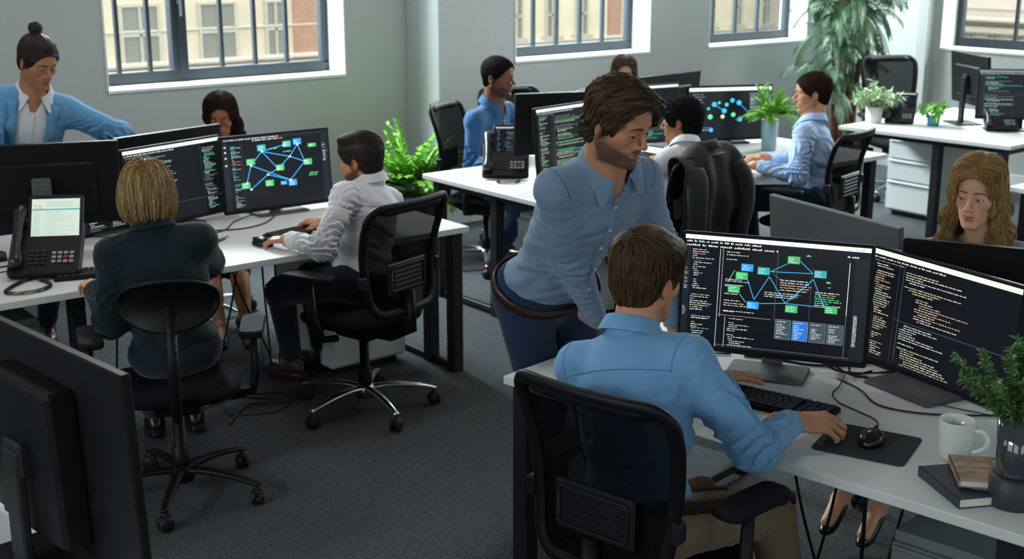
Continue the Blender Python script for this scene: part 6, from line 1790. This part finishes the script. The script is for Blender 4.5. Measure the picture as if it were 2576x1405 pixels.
person('seated person with short black curly hair and white shirt, seen from behind', dict(
    s=1.0, yaw=108, P=(4.88, 4.74, 0.575), N=(4.955, 4.74, 0.995), sw=0.160, seed=12,
    wL=(4.78, 5.08, 0.79), wR=(5.12, 5.10, 0.79), aL=(4.80, 5.15, 0.1), aR=(5.0, 5.2, 0.1), poleL=(-.8, -.3, -.5), poleR=(.8, -.2, -.5),
    handR=dict(dir=(-.2, 1, 0), pose='type', res=0.004), handL=dict(dir=(-.1, 1, 0), pose='type', res=0.004),
    head=dict(pos=(4.985, 4.80, 1.130), yaw=118, pitch=-6, skin='9c6a4c', hair='curly', haircol=('0d0b0c', '2c2628'), brow='120c0a', lip='8a5044', seed=13, res=0.003, w=0.96, fem=0.5),
    skin_mat=S_ALL, hair_mat=HMR, top=dict(mat=C_WHITE, open=0.5, amp=0.008, res=0.007), bottom=dict(mat=C_NAVY, res=0.012), shoes=L_BLK), (4.98, 4.8))

person('seated man in a pale blue shirt typing at the middle bench, in profile', dict(
    s=1.02, yaw=114, P=(6.10, 4.78, 0.575), N=(6.15, 4.84, 1.01), sw=0.172, seed=14,
    wL=(5.74, 4.90, 0.79), wR=(5.98, 5.06, 0.79), poleL=(-0.3, -0.7, -0.7), poleR=(0.5, 0.6, -0.6), aL=(5.90, 5.12, 0.1), aR=(6.10, 5.20, 0.1),
    handL=dict(dir=(-0.5, 0.7, -0.05), pose='type', res=0.003), handR=dict(dir=(-0.7, 0.25, 0.02), pose='relax', res=0.003),
    head=dict(pos=(6.175, 4.865, 1.185), yaw=131, pitch=-4, skin='bd8664', hair='crop', haircol=('21150f', '4e3828'), brow='21150f', beard=('4a3222', 0.35), lip='a06a58', seed=15, res=0.0028, nose=1.12, gaze=(0, 1, -.2)),
    skin_mat=S_ALL, hair_mat=HMR, top=dict(mat=C_PBLUE, yoke=0.10, open=0.5, armseam=False, amp=0.0090, res=0.006, hem=-0.01), bottom=dict(mat=C_JEAN, res=0.010), shoes=L_BLK), (6.2, 4.8))

r_, K_ = person('blonde woman with wavy hair in a pale grey blazer at the front workbench', dict(
    s=0.98, yaw=198, P=(4.03, 2.35, 0.56), N=(3.985, 2.365, 1.055), sw=0.165, seed=15, fem=1,
    wR=(3.66, 2.60, 0.79), wL=(3.62, 2.30, 0.79), aR=(3.54, 2.56, 0.135), aL=(3.56, 2.42, 0.135), 
    handR=dict(dir=(-1, 0, 0), pose='type', res=0.004), handL=dict(dir=(-1, 0, 0), pose='type', res=0.004),
    head=dict(pos=(3.925, 2.365, 1.240), yaw=196, pitch=-8, roll=2, skin='d6a286', hair='wavy', haircol=('8a6238', 'e6c084'), brow='6b4a30', lip='b5645a', seed=16, fem=1, w=0.93, res=0.0021, iris='6a7f86', gaze=(0.25, 1, -0.12), open=0.95, hres=0.9, lash='2a1c16'),
    skin_mat=S_ALL, hair_mat=HM, bare=True, top=dict(mat=cloth('cream_blouse', 'cfc9c0'), open=0.7, vee=0.10, amp=0.002, res=0.006, cs=0.95), jacket=dict(mat=C_GREY, amp=0.007, v=0.060, vb=0.42, res=0.006, off=0.008),
    bottom=dict(mat=C_NAVY, name='skirt', skirt=True, res=0.012), shoes=L_BLK, shoe_kind='pump'), (3.98, 2.4))
b = MB()
for sx in (-1, 1): b.lathe([(0, -0.004), (0.004, -0.002), (0.0045, 0.002), (0, 0.005)], K_['xf'](np.array([[sx * 0.078, -0.002, -0.040]]))[0], 10)
b.build('earring', mat('silver', 'd8d8d8', 0.2, metal=1), r_)
# ---------------------------------------------------------------- jacket draped over the chair
def draped_jacket():
    cx, cy, rz = 4.80, 4.74, radians(96); f = np.array((cos(rz), sin(rz), 0)); l = np.array((-sin(rz), cos(rz), 0)); o = np.array((cx, cy, 0))
    V = []; F = []; nu, nv_ = 40, 34
    for i in range(nu + 1):
        u = -1 + 2 * i / nu
        for j in range(nv_ + 1):
            v = j / nv_                                       # 0 front hem over the top to the back hem
            wdt = 0.238 + 0.02 * sin(3 * v) ; y = u * wdt
            fold = 0.014 * sin(u * 11 + v * 3) + 0.012 * sin(u * 5.3 - v * 7 + 1) + 0.008 * sin(v * 19 + u * 4)
            top = 1.035 - 0.05 * abs(u) ** 2.5 + 0.015 * sin(u * 7)
            if v < 0.25: t = v / 0.25; z = top - (1 - t) * 0.22; x = -0.215 + fold * 0.5
            elif v < 0.36: t = (v - 0.25) / 0.11; z = top + 0.03 * sin(pi * t); x = -0.215 - 0.115 * t
            else: t = (v - 0.36) / 0.64; z = top - t * (0.52 + 0.06 * cos(u * 4)); x = -0.335 - 0.03 * sin(pi * t) + fold * (0.4 + t) + 0.05 * t * 0.3
            V.append(o + f * x + l * y + np.array((0, 0, z)) - np.array((cx, cy, 0)))
    for i in range(nu):
        for j in range(nv_): a = i * (nv_ + 1) + j; F.append((a, a + 1, a + nv_ + 2, a + nv_ + 1))
    jm = cloth('charcoal_wool', '272a2b', noise=(120, 0.12), bump=(220, 0.35))
    r = thing('jacket', 'dark charcoal jacket draped over the chair back of the white shirt worker', 'jacket', (cx, cy, 0))
    bo = link('coat_body', new_mesh('coat', V, F, [jm]), r); m = bo.modifiers.new('s', 'SOLIDIFY'); m.thickness = 0.008; m.offset = 1
    m = bo.modifiers.new('b', 'SUBSURF'); m.levels = 0; m.render_levels = 1
    for sg in (-1, 1):
        pts = [o + f * x + l * (sg * y) + np.array((0, 0, z)) - np.array((cx, cy, 0)) for x, y, z in ((-0.35, 0.175, 0.96), (-0.39, 0.21, 0.86), (-0.40, 0.215, 0.74), (-0.385, 0.20, 0.62), (-0.37, 0.19, 0.54))]
        b = MB(); b.tube(spline(pts, 6), [0.040, 0.048, 0.054, 0.058, 0.058, 0.056, 0.055, 0.056, 0.054, 0.053, 0.050, 0.052, 0.050, 0.049, 0.050, 0.049, 0.047, 0.048, 0.047, 0.046, 0.046, 0.046, 0.045, 0.045, 0.044][:25], 16, flat=0.7)
        b.build('sleeve', jm, r)
    th = np.linspace(-1, 1, 20)
    lo = np.array([f * (-0.275 - 0.075 * (1 - t * t)) + l * t * 0.10 + np.array((0, 0, 1.045)) for t in th]); hi = np.array([f * (-0.27 - 0.050 * (1 - t * t)) + l * t * 0.075 + np.array((0, 0, 1.090 - 0.012 * t * t)) for t in th])
    band('lapel_collar', lo, hi, [jm], r, 0.008, closed=False)
draped_jacket()

# ---------------------------------------------------------------- keyboards, mice, phones, desk things
ZD = 0.7405
keyboard('black full size keyboard under the hands of the man in light blue', (2.815, 2.335, ZD), radians(15))
keyboard('black keyboard under the hands of the man in the white shirt', (2.865, 5.20, ZD), radians(102), 0.36)
keyboard('black keyboard under the left hand of the woman with the blonde bob', (1.86, 5.03, ZD), radians(72), 0.42)
keyboard('dark keyboard under the hands of the man in pale blue', (5.90, 5.22, ZD), radians(126), 0.42)
keyboard('keyboard behind the phone at the left edge of the left bench', (1.42, 5.62, ZD), radians(75), 0.42)
b = MB(); b.prism(rrect(0.112, 0.125, 0.018), 0, 0.004, bev=0.0012); o = b.build('mouse_pad', mat('mouse_pad_cloth', '2c343c', 0.9, bump=(900, 0.1)), None, (2.79, 1.942, ZD)); o.rotation_euler = (0, 0, radians(21))
tag(o, 'dark rounded mouse pad in front of the white mug', 'mouse pad')
mouse('black computer mouse on the dark mouse pad', (2.80, 1.935, ZD + 0.0045), radians(20))
mouse('black mouse under the left hand of the man in the white shirt', (2.60, 5.08, ZD), radians(110))
mug('white ceramic mug on the front workbench behind the books', (2.885, 1.735, ZD), radians(-72))
navy = mat('navy_cover', '2b3444', 0.5); teal = mat('teal_cover', '4d7a78', 0.5)
art = mat('travel_cover', 'a58a70', 0.5, noise=(14, 0.45, (1, 3, 1)))
book('thick navy hardback lying at the bottom of the pile beside the mug', (2.735, 1.605, ZD), radians(-28), 0.150, 0.205, 0.026, navy)
book('thin teal booklet sticking out of the pile beside the mug', (2.785, 1.565, ZD + 0.0265), radians(-58), 0.10, 0.15, 0.006, teal)
book('spiral notebook with a brown and white cover on top of the pile', (2.765, 1.60, ZD + 0.0330), radians(-48), 0.105, 0.165, 0.018, art, name='notebook', spiral=True)
b = MB(); b.lathe([(0, 0), (0.055, 0), (0.055, 0.004), (0, 0.004)], n=40); tag(b.build('coaster', M_PLAS2, None, (2.865, 1.592, ZD)), 'round black coaster between the pile of books and the plant vase', 'coaster')
def glass_pot(root):
    b = MB(); b.lathe([(0, 0), (0.058, 0), (0.060, 0.004), (0.060, 0.075), (0.055, 0.078), (0.0, 0.078)], n=40); b.build('pot_foot', mat('dark_stone_foot', '303438', 0.5), root)
    b = MB(); b.lathe([(0.0, 0.079), (0.047, 0.079), (0.049, 0.085), (0.054, 0.235), (0.052, 0.235), (0.046, 0.12), (0, 0.12)], n=40); b.build('vase', mat('smoked_glass', '3c4046', 0.08, spec=0.8, coat=0.8), root)
bush('bushy dark green plant in a smoked glass vase at the right edge', (2.755, 1.488, ZD), 0.235, 0.1, glass_pot, n=4400, seed=5, col='587f42', LL=0.022, w=0.008, droop=0.3, up=1.25, spread=0.85, pot_h=0.19, stems=40)
desk_phone('black desk phone with a tilted tablet screen showing a form, left bench', (1.625, 5.10, ZD), radians(60), form=True, s=1.22)
coil('coiled black handset cord lying on the left bench before the phone', [(1.60, 5.14, ZD + 0.008), (1.54, 5.10, ZD + 0.008), (1.46, 5.02, ZD + 0.008), (1.43, 4.96, ZD + 0.008), (1.48, 4.92, ZD + 0.008), (1.55, 4.92, ZD + 0.008), (1.60, 4.96, ZD + 0.008), (1.61, 5.02, ZD + 0.008), (1.60, 5.08, ZD + 0.008)], 0.0065, 90)
desk_phone('black desk phone at the left end of the middle bench', (4.47, 5.68, ZD), radians(50), s=1.15)
desk_phone('black desk phone beside the white pot plant on the back right desk', (8.16, 5.62, ZD), radians(28), s=0.9)
desk_phone('black desk phone at the right end of the back right desk', (8.40, 4.92, ZD), radians(48), s=1.0)
coil('black handset cord in front of the phone on the middle bench', [(4.40, 5.66, ZD + .008), (4.36, 5.60, ZD + .008), (4.42, 5.54, ZD + .008), (4.48, 5.56, ZD + .008)], 0.006, 30)
b = MB(); b.tube([(0, -0.07, 0.006), (0, 0.05, 0.006), (0, 0.065, 0.005)], [0.0055, 0.0055, 0.002], 8); o = b.build('pen', mat('pen_black', '1e2024', 0.35), None, (2.475, 5.265, ZD)); o.rotation_euler = (0, 0, radians(-55)); tag(o, 'dark pen lying on the left bench between the two typists', 'pen')
b = MB(); b.tube([(0, -0.06, 0.005), (0, 0.06, 0.005)], 0.0045, 8); o = b.build('pen', mat('pen_tan', 'a08a68', 0.4), None, (2.50, 5.30, ZD)); o.rotation_euler = (0, 0, radians(-62)); tag(o, 'tan pencil lying beside the dark pen on the left bench', 'pen')
b = MB(); 
for i in range(5): b.box((0.003 * (i % 2), 0.002 * (i % 3), 0.006 + i * 0.012), (0.10, 0.14, 0.0055), R=rot(0, 0, 0.05 * (i % 3)), bev=0.001)
tag(b.build('paper_stack', mat('paper_white', 'd4d6d4', 0.8), None, (4.98, 5.98, ZD)), 'stack of white papers on the middle bench between phone and monitor', 'paper stack')
b = MB(); b.box((0, 0, 0.003), (0.09, 0.12, 0.003)); o = b.build('note_pad', mat('paper_white', 'd4d6d4', 0.8), None, (2.20, 5.28, ZD)); o.rotation_euler = (0, 0, 0.4); tag(o, 'white note pad beside the blonde bob under the narrow monitor', 'note pad')
b = MB(); b.lathe([(0, 0), (0.035, 0), (0.04, 0.01), (0.045, 0.08), (0.04, 0.085), (0, 0.07)], n=20); tag(b.build('cup', mat('orange_glaze', 'b06a30', 0.5), None, (5.36, 5.35, ZD)), 'orange brown cup beside the short curly haired person', 'cup')

# ---------------------------------------------------------------- plants
def cyl_pot(r0, r1, h, m, ribs=0):
    def f(root):
        b = MB(); b.lathe([(0, 0), (r0, 0), (r0 * 1.02, 0.004), (r1, h), (r1 * 0.92, h), (r1 * 0.90, h - 0.015), (0, h - 0.015)], n=36); b.build('pot', m, root)
        b = MB(); b.lathe([(0, h - 0.012), (r1 * 0.9, h - 0.013)], n=20); b.build('soil', mat('soil', '2b211a', 0.95), root)
    return f
BLUEPOT = mat('pale_blue_ceramic', '8fa9b4', 0.5); WPOT = mat('white_pot', 'd0d2d0', 0.6, bump=(120, 0.3)); TPOT = mat('teal_pot', '2f7fa0', 0.4)
fern('bright green fern in a grey blue pot on the middle bench', (6.48, 5.44, ZD), 0.20, 30, 0.22, 3, '76b03c', BLUEPOT, 0.058, 0.62, 0.026, dens=13)
fern('bright green fern growing behind the man in the white shirt', (4.84, 7.18, 0.0), 0.38, 54, 0.50, 6, '8fb55e', mat('grey_planter', '888c8c', 0.6), 0.15, 0.8, 0.040, dens=15)
bush('pale variegated plant in a white pot on the back right desk', (8.10, 5.80, ZD), 0.20, 0.1, cyl_pot(0.058, 0.066, 0.12, WPOT), n=420, seed=8, col='a9c295', LL=0.065, w=0.017, droop=0.5, pot_h=0.11, stems=22)
bush('small leafy plant in a teal pot on the back right desk', (8.30, 5.42, ZD), 0.17, 0.1, cyl_pot(0.040, 0.048, 0.07, TPOT), n=90, seed=9, col='6cae3e', LL=0.055, w=0.026, droop=0.9, pot_h=0.06, stems=10, spread=1.3)
palm('tall indoor palm with several brown stems beside the third window', (9.25, 6.95, 0))
# ---------------------------------------------------------------- cables
z = ZD + 0.004
def cb(lab, pts, r=0.0028, m=None): return cable(lab, pts, r, m)
thin = mat('thin_grey_cable', '3a3d40', 0.4)
cb('thick black cable curving behind the foot of the diagram monitor', [(3.10, 2.66, z), (3.16, 2.56, z), (3.20, 2.46, z), (3.30, 2.38, z), (3.46, 2.36, z), (3.55, 2.44, z)], 0.0042)
cb('black cable looping down from the diagram monitor to its neighbour', [(3.12, 2.50, 0.84), (3.17, 2.44, 0.79), (3.22, 2.36, z), (3.34, 2.26, z), (3.46, 2.18, 0.79), (3.42, 2.12, 0.86)], 0.0042)
cb('black cable drooping low between the two front monitors', [(3.17, 2.44, 0.85), (3.19, 2.38, 0.78), (3.22, 2.31, z), (3.30, 2.22, z), (3.42, 2.20, z), (3.52, 2.26, z)], 0.0036)
cb('black cable hanging straight behind the diagram monitor', [(3.235, 2.34, 0.86), (3.232, 2.335, 0.80), (3.225, 2.33, 0.752), (3.24, 2.31, z), (3.30, 2.30, z)], 0.0036)
cb('black mouse cable winding across the workbench to the mouse pad', [(3.20, 2.33, z), (3.10, 2.275, z), (3.03, 2.245, z), (2.985, 2.185, z), (2.97, 2.11, z), (2.95, 2.03, z), (2.90, 1.99, z), (2.862, 1.962, ZD + 0.014)], 0.0022)
cb('long black cable running right to the foot of the code monitor', [(3.16, 2.33, z), (3.13, 2.22, z), (3.06, 2.10, z), (3.10, 1.98, z), (3.20, 1.88, z), (3.30, 1.80, z)], 0.0030)
cb('thin grey cable running right across the front workbench', [(3.25, 2.30, z), (3.22, 2.16, z), (3.20, 2.02, z), (3.24, 1.86, z), (3.28, 1.74, z)], 0.0022, thin)
cb('black cable under the code monitor near the mug', [(3.42, 2.02, 0.84), (3.38, 1.99, 0.77), (3.36, 1.93, z), (3.36, 1.84, z), (3.38, 1.70, z)], 0.0040)
cb('short dark cord between the mug and the vase', [(2.96, 1.68, z), (2.955, 1.63, z), (2.93, 1.58, z), (2.90, 1.52, z), (2.90, 1.40, z)], 0.0016)
cb('thick black cable behind the man in light blue at the left of the screen', [(2.95, 2.86, z), (2.93, 2.80, z), (3.0, 2.78, z), (3.08, 2.70, z)], 0.0030)
fz = 0.006
def hang(lab, x, y, dx, dy, r=0.004, top=0.70, tail=((0.1, 0.1), (0.25, -0.05))):
    pts = [(x, y, top), (x + dx * .3, y + dy * .3, 0.45), (x + dx * .8, y + dy * .8, 0.16), (x + dx, y + dy, 0.02)] + [(x + dx + a, y + dy + c, fz) for a, c in tail]
    return cb(lab, pts, r)
hang('black cable hanging under the workbench near the khaki knee', 2.80, 2.22, 0.14, -0.10, 0.0045, tail=((0.12, -0.06), (0.22, -0.2)))
hang('black cable crossing the first one under the workbench', 2.86, 2.06, 0.02, 0.14, 0.0045, tail=((0.06, 0.10), (0.2, 0.12)))
hang('thick black cable hanging straight to the carpet beneath the mouse pad', 2.86, 1.98, 0.00, 0.00, 0.006, tail=((0.05, -0.05), (0.12, -0.16)))
hang('black cable swinging down beside the bare ankle', 3.22, 2.04, -0.18, 0.02, 0.0045, tail=((0.02, 0.10), (0.12, 0.2)))
hang('black cable curling on the carpet near the black pump shoe', 3.46, 2.16, -0.06, -0.08, 0.0045, tail=((-0.1, -0.08), (-0.28, -0.06), (-0.4, 0.04)))
cb('grey cable looping on the carpet under the workbench', [(2.92, 2.12, fz), (3.05, 2.22, fz), (3.18, 2.20, 0.03), (3.2, 2.08, fz), (3.10, 1.98, fz), (3.2, 1.90, fz)], 0.0036, thin)
cb('long grey cable lying along the carpet to the shoe', [(2.80, 2.30, fz), (2.95, 2.18, fz), (3.08, 2.12, fz), (3.22, 2.10, fz), (3.38, 2.12, fz), (3.46, 2.2, fz)], 0.0036, thin)
# left bench
cb('black cable arcing from the foot of the node network monitor', [(2.96, 5.62, z), (2.82, 5.48, z), (2.66, 5.44, z), (2.48, 5.52, z), (2.30, 5.48, z)], 0.0034)
cb('black cable crossing behind the pens on the left bench', [(2.90, 5.72, z), (2.72, 5.60, z), (2.60, 5.46, z), (2.44, 5.42, z), (2.2, 5.40, z)], 0.0030)
cb('straight thin cable on the bench right of the node network monitor', [(3.06, 5.36, z), (3.2, 5.40, z), (3.36, 5.52, z)], 0.0022)
cb('tangled black cable under the narrow code monitor', [(2.0, 5.30, z), (2.08, 5.24, 0.76), (2.14, 5.30, z), (2.06, 5.36, 0.765), (2.18, 5.40, z), (2.26, 5.34, z)], 0.0040)
cb('black cable running to the phone from the left edge', [(1.30, 5.36, z), (1.42, 5.42, z), (1.55, 5.40, z), (1.70, 5.44, z)], 0.0034)
cb('thin black cable crossing the left end of the bench', [(1.30, 5.28, z), (1.46, 5.30, z), (1.60, 5.33, z), (1.74, 5.36, z)], 0.0024)
for i, (x, y, dx, dy, t) in enumerate([(2.62, 5.35, -0.22, -0.1, 'left leaning'), (2.56, 5.40, 0.22, -0.05, 'right leaning'), (2.70, 5.3, 0.03, 0.0, 'nearest'), (2.78, 5.32, 0.02, 0.02, 'second'), (2.98, 5.30, 0.03, 0.0, 'third'), (3.03, 5.32, 0.07, 0.0, 'rightmost')]):
    hang('%s black cable hanging under the left bench by the bare legs' % t if i < 2 else '%s of the straight black cables hanging under the left bench' % t, x, y, dx, dy, 0.005, tail=((0.1, -0.05), (0.2, -0.16)))
hang('black cable hanging beside the left leg of the left bench', 1.92, 5.1, -0.05, 0.0, 0.0045, tail=((-0.1, 0.1), (-0.2, 0.0)))
for o_, p in ((0, ((2.35, 5.0), (2.55, 4.92), (2.75, 5.05), (2.98, 5.10))), (1, ((2.30, 4.90), (2.50, 5.08), (2.72, 4.95), (2.90, 5.2))), (2, ((2.25, 5.15), (2.5, 5.2), (2.7, 5.12), (2.85, 5.0)))):
    cb(('upper', 'middle', 'lower')[o_] + ' loose cable in the tangle on the carpet beside the chrome chair base', [(x, y, fz) for x, y in p], 0.004)
